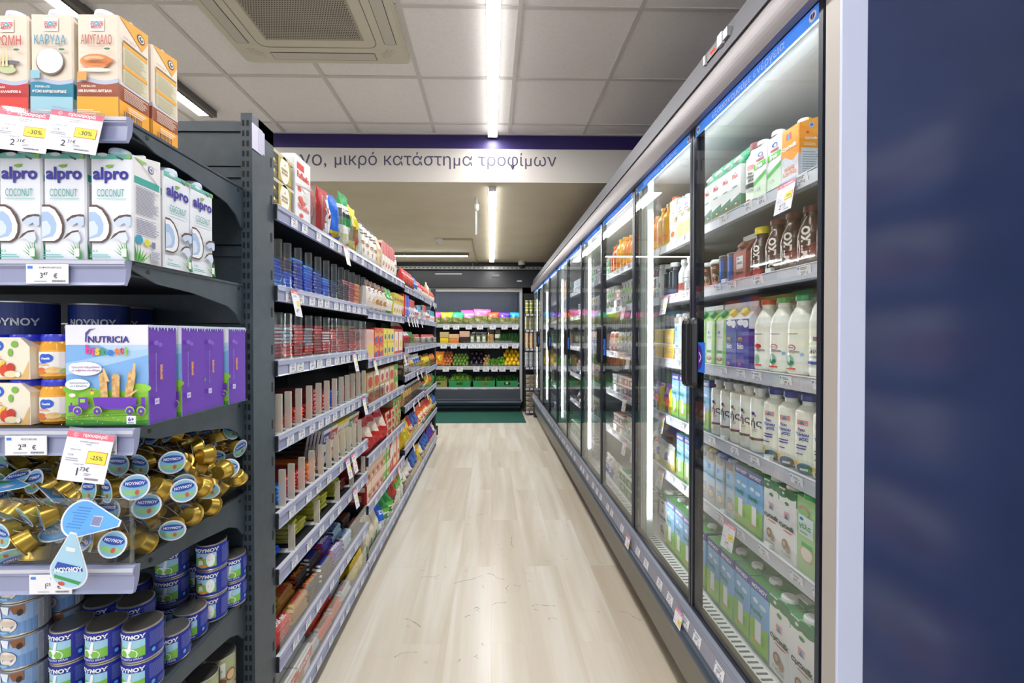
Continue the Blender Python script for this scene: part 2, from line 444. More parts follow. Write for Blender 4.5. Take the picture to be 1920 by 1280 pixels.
# tiled ceiling: tiles and the T-bar grid
b = MB()
gx = [0.146 + 0.6 * k for k in range(-9, 5)]; gy = [2.776 + 0.6 * k for k in range(-12, 2)] + [YS]
b.quad((XL, YB, ZC), (XL, YS, ZC), (XR, YS, ZC), (XR, YB, ZC), 'ceil_tile')
struct(b.build('ceiling'))
b = MB()
for x in gx: b.box(x - 0.012, x + 0.012, YB, YS, ZC - 0.006, ZC, ('#d2cdc8', 0.55))
for y in gy[:-1]:
    xs = [XL] + gx + [XR]
    for i in range(len(xs) - 1): b.box(xs[i] + 0.012, xs[i + 1] - 0.012, y - 0.012, y + 0.012, ZC - 0.0055, ZC, ('#d2cdc8', 0.55))
b.box(XL, XR, YS - 0.022, YS, ZC - 0.012, ZC, ('#c6c1bc', 0.6))
struct(b.build('ceiling_grid'))
b = MB()
b.box(XL, XR, YS + 0.25, YF, ZL, ZL + 0.05, 'beige_ceiling'); b.box(XL, XR, YS, YS + 0.25, ZL, ZC + 0.05, ('#cbc6c0', 0.6), mats={'-z': 'beige_ceiling'})
struct(b.build('ceiling_lowered'))
# printed band on the bulkhead
b = MB()
b.box(XL, XR, YS - 0.004, YS, 2.834, ZC - 0.012, ('#24145a', 0.45)); b.box(XL, XR, YS - 0.003, YS, ZL, 2.834, ('#cfcac4', 0.55))
F = Face((0, YS - 0.004, 0), (1, 0, 0), (0, 0, 1))
def px_at(px, Y): return (px - 921) * Y / FPX
x1 = px_at(1043, YS)
b.text(F, 'μικρό κατάστημα τροφίμων', x1, 2.7355, ('#4b4560', 0.5), w=x1 - px_at(631, YS), k=2, align='r', res=12)
tw = px_at(618, YS)
b.text(F, 'γειτονικό, σύγχρονο,', px_at(616, YS), 2.7355, ('#4b4560', 0.5), h=0.155, k=2, align='r', res=12)
o = struct(b.build('wall_bulkhead_sign'))

# long ceiling light lines
def light_line(x, y0, y1, z, wd, label, house=0.035, grey=False):
    t = empty('linear_ceiling_light', (x, (y0 + y1) / 2, z))
    tag(t, label, 'light')
    L = (y1 - y0) / 2
    m = MB(); m.box(-wd / 2 - 0.004, wd / 2 + 0.004, -L, L, 0.024, 0.006 + house, ('#e4e4e4', 0.4) if not grey else ('#6b6a6a', 0.4)); m.box(-wd / 2 - 0.004, wd / 2 + 0.004, -L - 0.012, -L, 0, 0.006 + house, ('#bfc0c2', 0.4)); m.box(-wd / 2 - 0.004, wd / 2 + 0.004, L, L + 0.012, 0, 0.006 + house, ('#bfc0c2', 0.4)); m.build('housing', t)
    m = MB(); m.box(-wd / 2 - 0.007, wd / 2 + 0.007, -L, L, 0, 0.024, 'led_side', mats={'-z': 'led_ceiling'}); m.build('diffuser', t)
    return t
light_line(0.012, -3.4, 3.50, ZC - 0.045, 0.056, 'long white light line over the aisle, in front of the purple band')
light_line(0.012, 3.65, 7.15, ZL - 0.040, 0.056, 'white light line on the beige ceiling, running towards the fruit refrigerator')
t = light_line(-2.07, -3.4, 3.20, ZC - 0.045, 0.056, 'light line seen above the milk drink cartons, with a dark track')
m = MB(); m.box(0.034, 0.075, -3.3, 3.33, 0.0, 0.045, ('#66625f', 0.5)); m.box(0.036, 0.046, -3.3, 3.33, -0.002, 0.0, ('#2b2a2a', 0.5)); m.build('track', t)
light_line(-4.1, -3.4, 3.20, ZC - 0.045, 0.056, 'light line over the far side of the shop, hidden by the shelving')
light_line(-3.2, 3.9, 7.6, ZL - 0.040, 0.056, 'light line of the lowered ceiling beyond the shelving')
# crosswise fitting near the back wall
t = empty('linear_ceiling_light', (px_at(795, 6.6), 6.6, ZL - 0.05)); tag(t, 'grey batten light fixed crosswise on the beige ceiling near the back', 'light')
m = MB(); m.box(-0.72, 0.68, -0.03, 0.03, 0.006, 0.05, ('#77756f', 0.5)); m.build('housing', t)
m = MB(); m.box(-0.70, 0.66, -0.022, 0.022, 0, 0.006, 'led_ceiling'); m.build('diffuser', t)

# air-conditioning cassette
t = empty('ceiling_air_conditioner', (-0.95, 2.125, ZC)); tag(t, 'square ivory air conditioner cassette in the tiled ceiling with perforated centre grille', 'air conditioner')
IV = ('#d3ccba', 0.5)
m = MB(); H = 0.475
def rr(hw, c, n=4):
    pts = []
    for sx, sy, a0 in ((1, 1, 0), (-1, 1, 90), (-1, -1, 180), (1, -1, 270)):
        for i in range(n + 1):
            a = math.radians(a0 + 90 * i / n); pts.append((sx * (hw - c) + c * math.cos(a), sy * (hw - c) + c * math.sin(a)))
    return pts
m.prism(rr(H, 0.03), -0.028, 0.0, IV, axis='z'); m.prism(rr(H - 0.012, 0.03), -0.036, -0.028, IV, axis='z')
m.build('panel', t)
Fd = Face((0, 0, -0.0365), (1, 0, 0), (0, -1, 0))
m = MB()
def frame_line(F, pts, w_, mat, k):
    n = len(pts)
    for i in range(n):
        (xa, ya), (xb, yb) = pts[i], pts[(i + 1) % n]; dx, dy = xb - xa, yb - ya; l = math.hypot(dx, dy) or 1
        ux, uy = -dy / l * w_, dx / l * w_; m.poly(F, [(xa, ya), (xb, yb), (xb + ux, yb + uy), (xa + ux, ya + uy)], mat, k)
frame_line(Fd, rr(0.325, 0.05), 0.004, ('#6d675e', 0.6), 2)
m.build('panel_seam', t)
m = MB(); m.box(-0.262, 0.262, -0.262, 0.262, -0.0385, -0.036, ('#aaa496', 0.6))
Fg = Face((0, 0, -0.0387), (1, 0, 0), (0, -1, 0)); nn = 40
for i in range(nn):
    for j in range(nn):
        cx = -0.25 + 0.5 * (i + 0.5 * (j % 2)) / nn + 0.004; cyy = -0.25 + 0.5 * j / nn + 0.006
        m.poly(Fg, [(cx - 0.0045, cyy), (cx - 0.002, cyy - 0.0035), (cx + 0.002, cyy - 0.0035), (cx + 0.0045, cyy), (cx + 0.002, cyy + 0.0035), (cx - 0.002, cyy + 0.0035)], ('#4a433c', 0.8), 1)
m.box(-0.006, 0.006, -0.30, -0.262, -0.042, -0.0385, ('#c9c3b4', 0.5))
m.build('grille', t)
for sx, sy in ((0, 1), (0, -1), (1, 0), (-1, 0)):
    m = MB(); a, bb = (0.29, 0.030) if sx == 0 else (0.030, 0.29); cx, cy2 = sx * 0.40, sy * 0.40
    m.box(cx - a, cx + a, cy2 - bb, cy2 + bb, -0.0385, -0.036, ('#c8c2b6', 0.5))
    th = 0.003
    for q in ((cx - a - th, cx - a, cy2 - bb, cy2 + bb), (cx + a, cx + a + th, cy2 - bb, cy2 + bb), (cx - a, cx + a, cy2 - bb - th, cy2 - bb), (cx - a, cx + a, cy2 + bb, cy2 + bb + th)):
        m.box(*q, -0.0375, -0.036, ('#3a352f', 0.8))
    m.build('air_flap', t)
for sx in (-1, 1):
    for sy in (-1, 1):
        m = MB()
        for i in range(9):
            for j in range(4):
                a = math.radians(10 + 70 * i / 8); r = 0.045 + 0.012 * j
                cx, cyy = sx * (0.335 + r * math.cos(a) * 1.0 - 0.01), sy * (0.335 + r * math.sin(a) - 0.01)
                m.ell(Fd, cx, cyy, 0.0022, 0.0022, ('#4a433c', 0.8), 3, 6)
        m.build('hole_pattern', t)

# small fittings of the lowered ceiling
m = MB(); x = px_at(823, 5.6); m.lathe([(0.05, 0), (0.055, -0.03), (0.035, -0.05), (0.03, -0.075), (0.0, -0.078)], ('#d8d6cf', 0.5), 16)
t = m.build('smoke_detector', loc=(x, 5.6, ZL)); tag(t, 'white round smoke detector on the beige ceiling beside the crosswise batten light', 'smoke detector')
m = MB()
m.box(x + 0.05, px_at(884, 5.6), 5.59, 5.61, ZL - 0.022, ZL - 0.002, ('#b0a88f', 0.6)); m.box(px_at(884, 5.6), px_at(884, 5.6) + 0.02, 5.61, 7.4, ZL - 0.022, ZL - 0.002, ('#b0a88f', 0.6))
tag(m.build('cable_conduit'), 'thin beige conduit running from the smoke detector towards the back wall', 'conduit')
t = empty('pull_cord_unit', (px_at(893, 3.95), 3.95, ZL)); tag(t, 'small white sensor hanging from the beige ceiling with a dangling strip', 'sensor')
m = MB(); m.lathe([(0.012, 0), (0.012, -0.05), (0.024, -0.06), (0.024, -0.10), (0.014, -0.115), (0, -0.118)], ('#d6d4cc', 0.4), 12); m.build('body', t)
m = MB(); m.box(-0.008, 0.008, -0.002, 0.002, -0.33, -0.10, ('#a9b3b8', 0.4)); m.build('strip', t)
t = empty('security_camera', (px_at(978, 7.3), 7.3, ZL)); tag(t, 'white dome security camera on the ceiling near the fruit refrigerator', 'security camera')
m = MB(); m.lathe([(0.06, 0), (0.06, -0.05), (0.045, -0.07), (0.0, -0.07)], ('#dcdcd8', 0.4), 16); m.build('housing', t)
m = MB(); m.lathe([(0.045, -0.05), (0.05, -0.08), (0.035, -0.115), (0.0, -0.125)], ('#2b2d30', 0.15), 16); m.build('lens', t)
# perforated cable tray in front of the dark back wall
m = MB(); y = 7.35; m.box(-2.2, 1.0, y, y + 0.06, ZL - 0.13, ZL - 0.085, ('#9b9d9c', 0.45, 0.6))
Ft = Face((0, y, ZL - 0.13), (1, 0, 0), (0, 0, 1))
for i in range(44): m.rect(Ft, -2.15 + i * 0.071, 0.016, -2.15 + i * 0.071 + 0.04, 0.030, ('#3a3b3c', 0.6), 1)
for xx in (-1.6, -0.31, 0.9): m.box(xx - 0.004, xx + 0.004, y + 0.03, y + 0.038, ZL - 0.085, ZL, ('#8a8c8c', 0.4))
tag(m.build('cable_tray'), 'perforated grey metal cable tray hung under the ceiling by the back wall', 'cable tray')
# dark hood over the back
m = MB(); m.box(-2.4, 1.3, 7.45, YF, 2.14, ZL - 0.001, ('#1c1f25', 0.35)); struct(m.build('wall_back_hood'))
m = MB(); m.box(-0.95, -0.5, 7.43, 7.45, 2.36, 2.375, ('#d8dadc', 0.4)); m.box(0.44, 0.52, 7.43, 7.45, 2.24, 2.26, ('#cfd2d4', 0.4)); m.box(0.02, 0.14, 7.42, 7.45, 2.32, 2.36, ('#5e6166', 0.4)); struct(m.build('trim_1'))
# ================================================================ shelving, refrigerators
RAIL = ('#9197b8', 0.28); RAILTOP = ('#c9cbd8', 0.3); WHITE = ('#e9eaf0', 0.45)

def price_label_mb(w_, h_, big='1', small='29', detail=True):
    """white paper price slip; local: centre, faces -y"""
    m = MB(); F = Face((0, -0.0006, 0), (1, 0, 0), (0, 0, 1))
    m.box(-w_/2, w_/2, -0.0005, 0.0005, -h_/2, h_/2, WHITE)
    m.rect(F, -w_*0.47, h_*0.25, -w_*0.36, h_*0.42, '#4c86d8', 1)
    if detail:
        m.lines(F, -w_*0.25, h_*0.2, w_*0.35, h_*0.44, 2, '#6a6d80', 1)
        m.text(F, big, -w_*0.12, -h_*0.1, '#33354a', h=h_*0.32, k=1, align='r', bold=0.01)
        m.text(F, small, -w_*0.1, -h_*0.02, '#33354a', h=h_*0.2, k=1, align='l', bold=0.01)
        m.text(F, '€', w_*0.22, -h_*0.1, '#33354a', h=h_*0.24, k=1)
        for i in range(14): m.rect(F, w_*0.13 + i*w_*0.022, -h_*0.44, w_*0.13 + i*w_*0.022 + w_*0.011, -h_*0.32, '#50526a', 1)
        m.lines(F, -w_*0.4, -h_*0.44, w_*0.05, -h_*0.34, 1, '#9a9cae', 1)
    else:
        m.lines(F, -w_*0.25, h_*0.12, w_*0.38, h_*0.4, 2, '#8a8ca0', 1)
        m.rect(F, -w_*0.2, -h_*0.25, w_*0.12, -h_*0.02, '#4a4c60', 1)
    return m
_small_labels = [price_label_mb(0.052, 0.036, a, b, True) for a, b in (('1', '85'), ('2', '29'), ('0', '98'), ('1', '49'))]
def label_part(parent, loc, rz, i=0, sc=1.0, _c={}):
    k = i % len(_small_labels)
    if k not in _c:
        o = _small_labels[k].build('price_label'); _c[k] = o.data; bpy.data.objects.remove(o)
    o = bpy.data.objects.new('price_label', _c[k]); COL.objects.link(o); o.parent = parent
    o.location = loc; o.rotation_euler = (0, 0, rz); o.scale = (sc, sc, sc); return o

def bracket(m, x, y0, y1, z, th=0.004, axis='y', mat='slate', H0=0.03, H1=0.115):
    """pressed-steel cantilever: deep at the post (y1), shallow at the front (y0)"""
    L = y1 - y0
    pts = [(y0, z), (y1, z), (y1, z - H1), (y1 - 0.04 * L, z - H1 + 0.005), (y1 - 0.10 * L, z - H1 * 0.72), (y1 - 0.2 * L, z - H1 * 0.56), (y1 - 0.55 * L, z - H0 * 1.45), (y0 + 0.18 * L, z - H0 * 1.2), (y0 + 0.02 * L, z - H0 * 0.55)]
    m.prism(pts, x - th / 2, x + th / 2, mat, axis='x')
    # raised rib and rolled upper flange
    pts2 = [(y0 + 0.03 * L, z - 0.001), (y1 - 0.02 * L, z - 0.001), (y1 - 0.02 * L, z - 0.006), (y0 + 0.03 * L, z - 0.006)]
    m.prism(pts2, x - th, x + th, mat, axis='x')
    for t in (0.12, 0.93): m.lathe([(0.0045, -0.0006), (0.0045, 0.0006)], ('#0c0f12', 0.6), 10, c=(x + th / 2 + 0.0003, y0 + t * L, z - H0 * 0.5), axis='x')

# ---------------------------------------------------------------- the aisle gondola (four bays in line)
GX = -0.65; GY0 = 1.34; GL = 0.9775; GB = -1.12
GZ = [[1.727, 1.48, 1.25, 1.02, 0.782, 0.61, 0.34, 0.12],
      [1.727, 1.465, 1.20, 0.955, 0.68, 0.422, 0.12],
      [1.705, 1.478, 1.235, 1.02, 0.786, 0.46, 0.12],
      [1.700, 1.478, 1.235, 0.985, 0.765, 0.46, 0.12]]
def post(m, x0, x1, y0, y1, z1, mat='slate', slots='-y', step=0.05):
    m.box(x0, x1, y0, y1, 0.0, z1, mat)
    n = int((z1 - 0.08) / 0.028)
    for i in range(n):
        z = z1 - 0.02 - i * 0.028
        if slots == '-y':
            for fx in (0.27, 0.73):
                cx = x0 + (x1 - x0) * fx
                m.quad((cx - 0.0035, y0 - 0.0004, z - 0.016), (cx + 0.0035, y0 - 0.0004, z - 0.016), (cx + 0.0035, y0 - 0.0004, z), (cx - 0.0035, y0 - 0.0004, z), ('#05070a', 0.7))
        elif slots == '+x':
            cy_ = (y0 + y1) / 2
            m.quad((x1 + 0.0004, cy_ - 0.004, z - 0.016), (x1 + 0.0004, cy_ + 0.004, z - 0.016), (x1 + 0.0004, cy_ + 0.004, z), (x1 + 0.0004, cy_ - 0.004, z), ('#05070a', 0.7))
bay_words = ['bay next to the perforated end post', 'bay with the biscuit boxes', 'bay with the crispbread', 'farthest bay, before the fruit refrigerator']
gond = []; gshelf = []
for i in range(4):
    y0 = GY0 + i * GL; y1 = y0 + GL
    g = empty('aisle_shelving', (GX, y0, 0)); gond.append(g)
    tag(g, 'dark slate gondola shelving along the aisle, ' + bay_words[i], 'shelving', None)
    m = MB(); m.box(GB - GX - 0.02, GB - GX, 0.002, GL - 0.002, 0.06, 1.9, 'slateshaded')
    for k in range(1, 6): m.box(GB - GX, GB - GX + 0.003, 0.02, GL - 0.02, k * 0.33, k * 0.33 + 0.006, 'slate')
    m.build('back_panel', g)
    m = MB(); m.box(-0.46, -0.05, 0.002, GL - 0.002, 0.0, 0.085, ('#15191d', 0.6)); m.build('plinth', g)
    if i:
        m = MB(); post(m, GB - GX, GB - GX + 0.05, 0.002, 0.028, 1.92); m.build('upright', g)
    sh = []
    for r, z in enumerate(GZ[i]):
        m = MB(); m.box(-0.462, -0.014, 0.003, GL - 0.003, z - 0.03, z, 'slateshaded', 0); s = m.build('shelf', g); sh.append(s)
        m = MB()
        pts = [(-0.014, z), (-0.004, z + 0.002), (0.0, z), (0.003, z - 0.012), (-0.001, z - 0.016), (-0.001, z - 0.042), (0.002, z - 0.046), (-0.005, z - 0.048), (-0.014, z - 0.042)]
        m.prism(pts, 0.004, GL - 0.004, RAIL, axis='y'); m.box(-0.012, 0.001, 0.004, GL - 0.004, z, z + 0.003, RAILTOP)
        m.box(-0.014, 0.0, 0.0, 0.004, z - 0.044, z, ('#10151b', 0.5)); m.box(-0.014, 0.0, GL - 0.004, GL, z - 0.044, z, ('#10151b', 0.5))
        m.build('price_rail', s)
        n = 11 if (i == 0 and r in (1, 2, 3)) else (8 if i == 0 else 6)
        if i == 3: n = 7
        rr_ = random.Random(i * 10 + r)
        for k in range(n):
            yy = 0.05 + (GL - 0.09) * (k + 0.3 + 0.35 * rr_.random()) / n
            label_part(s, (0.0012, yy, z - 0.029), PI / 2, rr_.randrange(4), 0.86 if n < 11 else 0.95)
    gshelf.append(sh)
    if i in (1, 3):
        m = MB(); m.box(-0.1, -0.07, 0.3, 0.33, 0, 0.08, ('#15191d', 0.6)); m.build('foot', g)
m = MB(); post(m, -0.475, -0.035, GL, GL + 0.012, 1.6, mat='slateshaded', slots=''); m.build('end_panel', gond[3])
m = MB(); post(m, -0.075, -0.02, GL + 0.012, GL + 0.05, 1.885, slots='+x'); 
m.build('upright', gond[3])
m = MB(); m.lathe([(0.02, 0), (0.024, 0.01), (0.024, 0.1), (0.02, 0.11)], ('#20262c', 0.5), 10, c=(-0.02, GL + 0.06, 0.12)); m.build('corner_bumper', gond[3])

# acrylic dividers of the confectionery bay
DIVY = [0.036, 0.099, 0.177, 0.263, 0.350, 0.434, 0.521, 0.603, 0.684, 0.764, 0.850, 0.945]
def divider_mb(h, d, edge):
    m = MB()
    m.box(-d, -0.022, -0.0012, 0.0012, 0.0, h, 'acrylic')
    fw = 0.007 if edge == 'frost' else 0.004
    m.box(-0.024, -0.004, -fw, fw, 0.004, h, edge, 0)
    m.box(-d, -0.002, -0.012, 0.012, 0.0, 0.004, ('#dfe3e6', 0.35)); return m
SPECIAL['dividercream'] = clear_mat('divider_edge_cream', 0.08, (0.86, 0.83, 0.77, 1), 0.2, 0.45, (0.8, 0.76, 0.68, 1))
for r, h, e in ((1, 0.148, 'frost'), (2, 0.15, 'frost'), (3, 0.125, 'dividercream'), (4, 0.12, 'dividercream')):
    base = divider_mb(h, 0.40, e).build('divider')
    for k, y in enumerate(DIVY if r != 4 else [q + 0.02 for q in DIVY[:11]]):
        o = base if k == 0 else base.copy()
        if k: COL.objects.link(o)
        o.parent = gshelf[0][r]; o.location = (0.0, y, GZ[0][r] + 0.001)
base = divider_mb(0.16, 0.34, 'frost').build('divider')
for k, y in enumerate((0.30, 0.42, 0.60, 0.74, 0.88)):
    o = base if k == 0 else base.copy()
    if k: COL.objects.link(o)
    o.parent = gshelf[0][0]; o.location = (0.0, y, GZ[0][0] + 0.001)
base = divider_mb(0.09, 0.34, 'dividercream').build('divider')
for k, y in enumerate((0.12, 0.33, 0.55, 0.74, 0.93)):
    o = base if k == 0 else base.copy()
    if k: COL.objects.link(o)
    o.parent = gshelf[0][5]; o.location = (0.0, y, GZ[0][5] + 0.001)
# clear front fences on the low trays and on the bag shelves
def fence_(i, r, y0, y1, h, mat='acrylic'):
    z = GZ[i][r]
    m = MB(); m.box(-0.008, -0.005, y0, y1, z + 0.001, z + h, mat); m.box(-0.04, -0.005, y0, y0 + 0.003, z + 0.001, z + h, mat); m.box(-0.0085, -0.0045, y0, y1, z + h, z + h + 0.002, 'frost')
    m.build('front_fence', gshelf[i][r])
fence_(0, 6, 0.02, 0.955, 0.10); fence_(0, 7, 0.02, 0.955, 0.11); fence_(1, 6, 0.02, 0.95, 0.05)
fence_(1, 3, 0.02, 0.40, 0.07); fence_(2, 6, 0.02, 0.95, 0.09); fence_(3, 6, 0.02, 0.95, 0.09)
for i in (2, 3):
    for r in (2, 3, 4): fence_(i, r, 0.02, 0.95, 0.07)
fence_(2, 5, 0.02, 0.95, 0.05); fence_(3, 5, 0.02, 0.95, 0.06)

# ---------------------------------------------------------------- end-of-row shelving beside the camera
EX = -0.685; EY0 = 0.832; EY1 = 1.222
EZ = [1.736, 1.470, 1.153, 0.894, 0.605, 0.33, 0.10]
e = empty('end_shelving', (EX, EY1, 0)); tag(e, 'dark slate end-of-row shelving facing the shopper, with milk drinks and cans', 'shelving')
m = MB(); post(m, -0.005, 0.021, 0.0, 0.034, 1.942)
m.box(0.021, 0.026, 0.0, 0.118, 0.0, 1.942, 'slate'); m.box(-0.005, 0.026, 0.034, 0.118, 1.90, 1.942, 'slate')
for k in range(17):
    z = 1.86 - k * 0.112
    m.quad((0.0265, 0.098, z - 0.028), (0.0265, 0.108, z - 0.028), (0.0265, 0.108, z), (0.0265, 0.098, z), ('#05070a', 0.7))
m.build('upright', e)
m = MB()
zz = [0.0, 0.34, 0.68, 1.02, 1.36, 1.58, 1.80, 1.928]
for k in range(len(zz) - 1):
    m.box(-2.4, -0.005, 0.02, 0.035, zz[k] + 0.004, zz[k + 1], 'slate'); m.box(-2.4, -0.005, 0.014, 0.02, zz[k + 1] - 0.03, zz[k + 1] - 0.004, 'slate')
m.build('back_panel', e)
m = MB(); m.box(-2.4, 0.0, -0.36, 0.0, 0.0, 0.07, ('#15191d', 0.6)); m.build('plinth', e)
DEP = EY1 - EY0
eshelf = []
for r, z in enumerate(EZ):
    m = MB(); m.box(-2.4, -0.004, -DEP + 0.012, 0.012, z - 0.028, z, 'slateshaded', 0.003); s = m.build('shelf', e); eshelf.append(s)
    m = MB(); xr = {0: 0.008, 1: 0.003, 2: 0.016, 3: 0.014}.get(r, 0.008)
    m.prism([(-DEP + 0.012, z), (-DEP + 0.002, z + 0.002), (-DEP - 0.003, z), (-DEP - 0.006, z - 0.012), (-DEP - 0.002, z - 0.017), (-DEP - 0.004, z - 0.042), (-DEP - 0.008, z - 0.047), (-DEP, z - 0.048), (-DEP + 0.008, z - 0.030)], -2.4, xr, RAIL, axis='x')
    m.box(-2.4, xr, -DEP - 0.0065, -DEP - 0.004, z - 0.008, z - 0.0015, RAILTOP)
    m.build('price_rail', s)
    m = MB(); bracket(m, 0.0, -DEP + 0.006, 0.0, z); m.build('bracket', s)
# paper slip stuck to the post
m = MB(); F = Face((EX + 0.0275, EY1 + 0.02, 0), (0, 1, 0), (0, 0, 1))
m.box(EX + 0.0265, EX + 0.028, EY1 - 0.002, EY1 + 0.052, 1.845, 1.915, ('#d6d4ea', 0.5)); m.box(EX + 0.0265, EX + 0.0285, EY1 + 0.028, EY1 + 0.062, 1.85, 1.912, ('#c6c4de', 0.5))
tag(m.build('paper_slip'), 'white paper slips stuck on top of the perforated end post', 'paper')
def near_label(r, px0, px1, y_frac, big, small, title, wide=0.074):
    z = EZ[r]; Y = EY0 - 0.006
    x0 = px_at(px0, Y); x1 = px_at(px1, Y)
    w_ = x1 - x0; h_ = 0.036
    m = MB(); F = Face((0, -0.0006, 0), (1, 0, 0), (0, 0, 1))
    m.box(-w_/2, w_/2, -0.0005, 0.0005, -h_/2, h_/2, WHITE)
    m.rect(F, -w_*0.46, h_*0.26, -w_*0.34, h_*0.40, '#3f7fe0', 1)
    m.text(F, title, w_*0.08, h_*0.32, '#33354a', h=0.0034, k=1)
    m.text(F, big, -w_*0.10, -h_*0.08, '#2c2e44', h=0.0095, k=1, align='r', bold=0.01); m.text(F, small, -w_*0.09, 0.0, '#2c2e44', h=0.0058, k=1, align='l', bold=0.01); m.text(F, '€', w_*0.2, -h_*0.1, '#2c2e44', h=0.009, k=1, bold=0.01)
    for i in range(16): m.rect(F, w_*0.12 + i*w_*0.02, -h_*0.42, w_*0.12 + i*w_*0.02 + w_*0.01, -h_*0.32, '#50526a', 1)
    m.lines(F, -w_*0.3, -h_*0.40, w_*0.05, -h_*0.32, 1, '#9a9cae', 1)
    o = m.build('price_label', eshelf[r]); o.location = ((x0 + x1) / 2 - EX, Y - EY1 - 0.0035, z - 0.027)
near_label(1, 71, 147, 0, '3', '47', 'ΡΟΦΗΜΑ ΚΑΡΥΔΑΣ')
near_label(2, 30, 105, 0, '2', '28', 'ΜΟΣΧΑΡΙ ΜΕ')
near_label(2, -45, 12, 0, '1', '86', 'ΚΡΕΜΑ')
near_label(3, 71, 148, 0, '1', '25', 'ΓΑΛΑ')
near_label(0, 176, 204, 0, '2', '31', 'ΡΟΦ')
near_label(2, 200, 231, 0, '1', '73', '')

# ---------------------------------------------------------------- refrigerated cases with glass doors
DX = 0.687; DY = [0.87 + 0.6165 * k for k in range(11)]
ZD0, ZD1 = 0.393, 2.052
XB = 1.40; XS = 0.82
FZ = [1.752, 1.512, 1.218, 0.956, 0.694]
ZDECK = 0.345
case_words = ['case nearest the navy end panel', 'second case from the navy end panel', 'third case from the navy end panel', 'fourth case from the navy end panel', 'last case, next to the stand of jars']
LIGHTG = ('#c9cbcc', 0.4); WINT = ('#d3d6d6', 0.5); NAVY = ('#1c2332', 0.3)
cases = []; fshelf = []
texts = ['εξοικονομούμε ενέργεια', 'προστατεύουμε τα προϊόντα'] * 5
for i in range(5):
    y0 = DY[2 * i] + (0.0 if i else -0.0); y1 = DY[2 * i + 2]; L = y1 - y0
    c = empty('refrigerated_case', (DX, y0, 0)); cases.append(c)
    tag(c, 'tall glass-door dairy refrigerator with silver canopy, ' + case_words[i], 'refrigerator')
    X = lambda v: v - DX
    e0 = 0.03 if i == 0 else 0.0
    m = MB()
    m.box(X(XB), X(XB + 0.05), 0, L, 0.1, 2.15, WINT)                       # back
    for k in range(14):
        m.box(X(XB) - 0.004, X(XB), 0.05 + k * L / 14, 0.07 + k * L / 14, 0.45, 2.0, ('#b9bdbe', 0.5))
    m.box(X(0.70), X(XB), 0, L, 2.07, 2.15, WINT)                           # roof
    m.prism([(X(0.70), 2.055), (X(0.80), 2.045), (X(1.2), 2.03), (X(XB), 1.98), (X(XB), 2.07), (X(0.70), 2.07)], 0, L, WINT, axis='y')
    m.box(X(0.72), X(XB), 0, L, 0.25, ZDECK, WINT)
    m.box(X(0.745), X(0.80), 0, L, ZDECK, ZDECK + 0.012, ('#e8eaea', 0.3))
    ng = int(L / 0.022)
    for k in range(ng): m.box(X(0.762), X(0.795), 0.006 + k * 0.022, 0.014 + k * 0.022, ZDECK + 0.012, ZDECK + 0.0125, ('#4b4f52', 0.6))
    if i == 0: m.box(X(0.72), X(XB), 0.0, 0.03, 0.25, 2.07, WINT)
    if i == 4: m.box(X(0.70), X(XB), L - 0.03, L, 0.1, 2.07, WINT)
    m.build('cabinet', c)
    # canopy: bulged silver cornice, dark fascia above
    m = MB()
    pts = []
    for k in range(9):
        t = k / 8; a = -1.15 + 2.1 * t
        pts.append((X(0.652) - 0.014 * math.cos(a) + 0.02, 2.032 + 0.094 * t))
    pts += [(X(0.70), 2.126), (X(0.70), 2.032)]
    m.prism(pts, -0.02 if i == 0 else 0, L, ('#7e787b', 0.42, 0.3), axis='y', smooth=False)
    m.build('canopy', c)
    m = MB(); m.prism([(X(0.658), 2.127), (X(0.684), 2.225), (X(0.70), 2.225), (X(0.70), 2.127)], -0.02 if i == 0 else 0, L, ('#54545c', 0.45), axis='y'); m.prism([(X(0.70), 2.05), (X(0.70), 2.225), (X(1.3), 2.225), (X(1.3), 2.15), (X(0.9), 2.15)], 0, L, ('#3d4048', 0.5), axis='y'); m.build('fascia', c)
    m = MB(); m.box(X(0.672), X(0.70), 0, L, 2.040, 2.056, ('#1a1a1e', 0.5)); m.build('door_track', c)
    # sill with price rail, bumper, kick plate
    m = MB(); m.prism([(X(0.69), ZD0 - 0.002), (X(0.676), ZD0 - 0.006), (X(0.668), ZD0 - 0.016), (X(0.668), ZD0 - 0.020), (X(0.72), ZD0 - 0.020)], 0, L, ('#7e8492', 0.35), axis='y')
    m.prism([(X(0.668), ZD0 - 0.020), (X(0.660), ZD0 - 0.066), (X(0.72), ZD0 - 0.066), (X(0.72), ZD0 - 0.020)], 0, L, ('#8f8f9f', 0.3), axis='y'); m.build('price_rail', c)
    m = MB(); pp = [(X(0.665) + 0.024 * math.cos(math.radians(a)), ZD0 - 0.092 + 0.026 * math.sin(math.radians(a))) for a in range(90, 271, 20)]
    m.prism(pp + [(X(0.72), ZD0 - 0.118), (X(0.72), ZD0 - 0.066)], 0, L, ('#3c4856', 0.28), axis='y', smooth=False); m.build('bumper', c)
    m = MB(); m.box(X(0.70), X(0.74), 0, L, 0.088, ZD0 - 0.112, ('#8b8880', 0.4, 0.3)); m.box(X(0.70), X(0.702), L - 0.002, L, 0.088, ZD0 - 0.112, ('#3a3a3a', 0.5)); m.build('kick_plate', c)
    m = MB(); m.box(X(0.75), X(XB), 0.0, L, 0, 0.25, ('#0b0c0e', 0.7)); m.build('base', c)
    # light lines
    m = MB(); m.box(X(0.716), X(0.724), 0.03, L - 0.03, 2.0255, 2.034, 'led_case'); m.box(X(0.72), X(0.735), 0.03, L - 0.03, 2.034, 2.046, LIGHTG); m.build('canopy_light', c)
    # mullion behind the door gap with its upright light
    ym = L
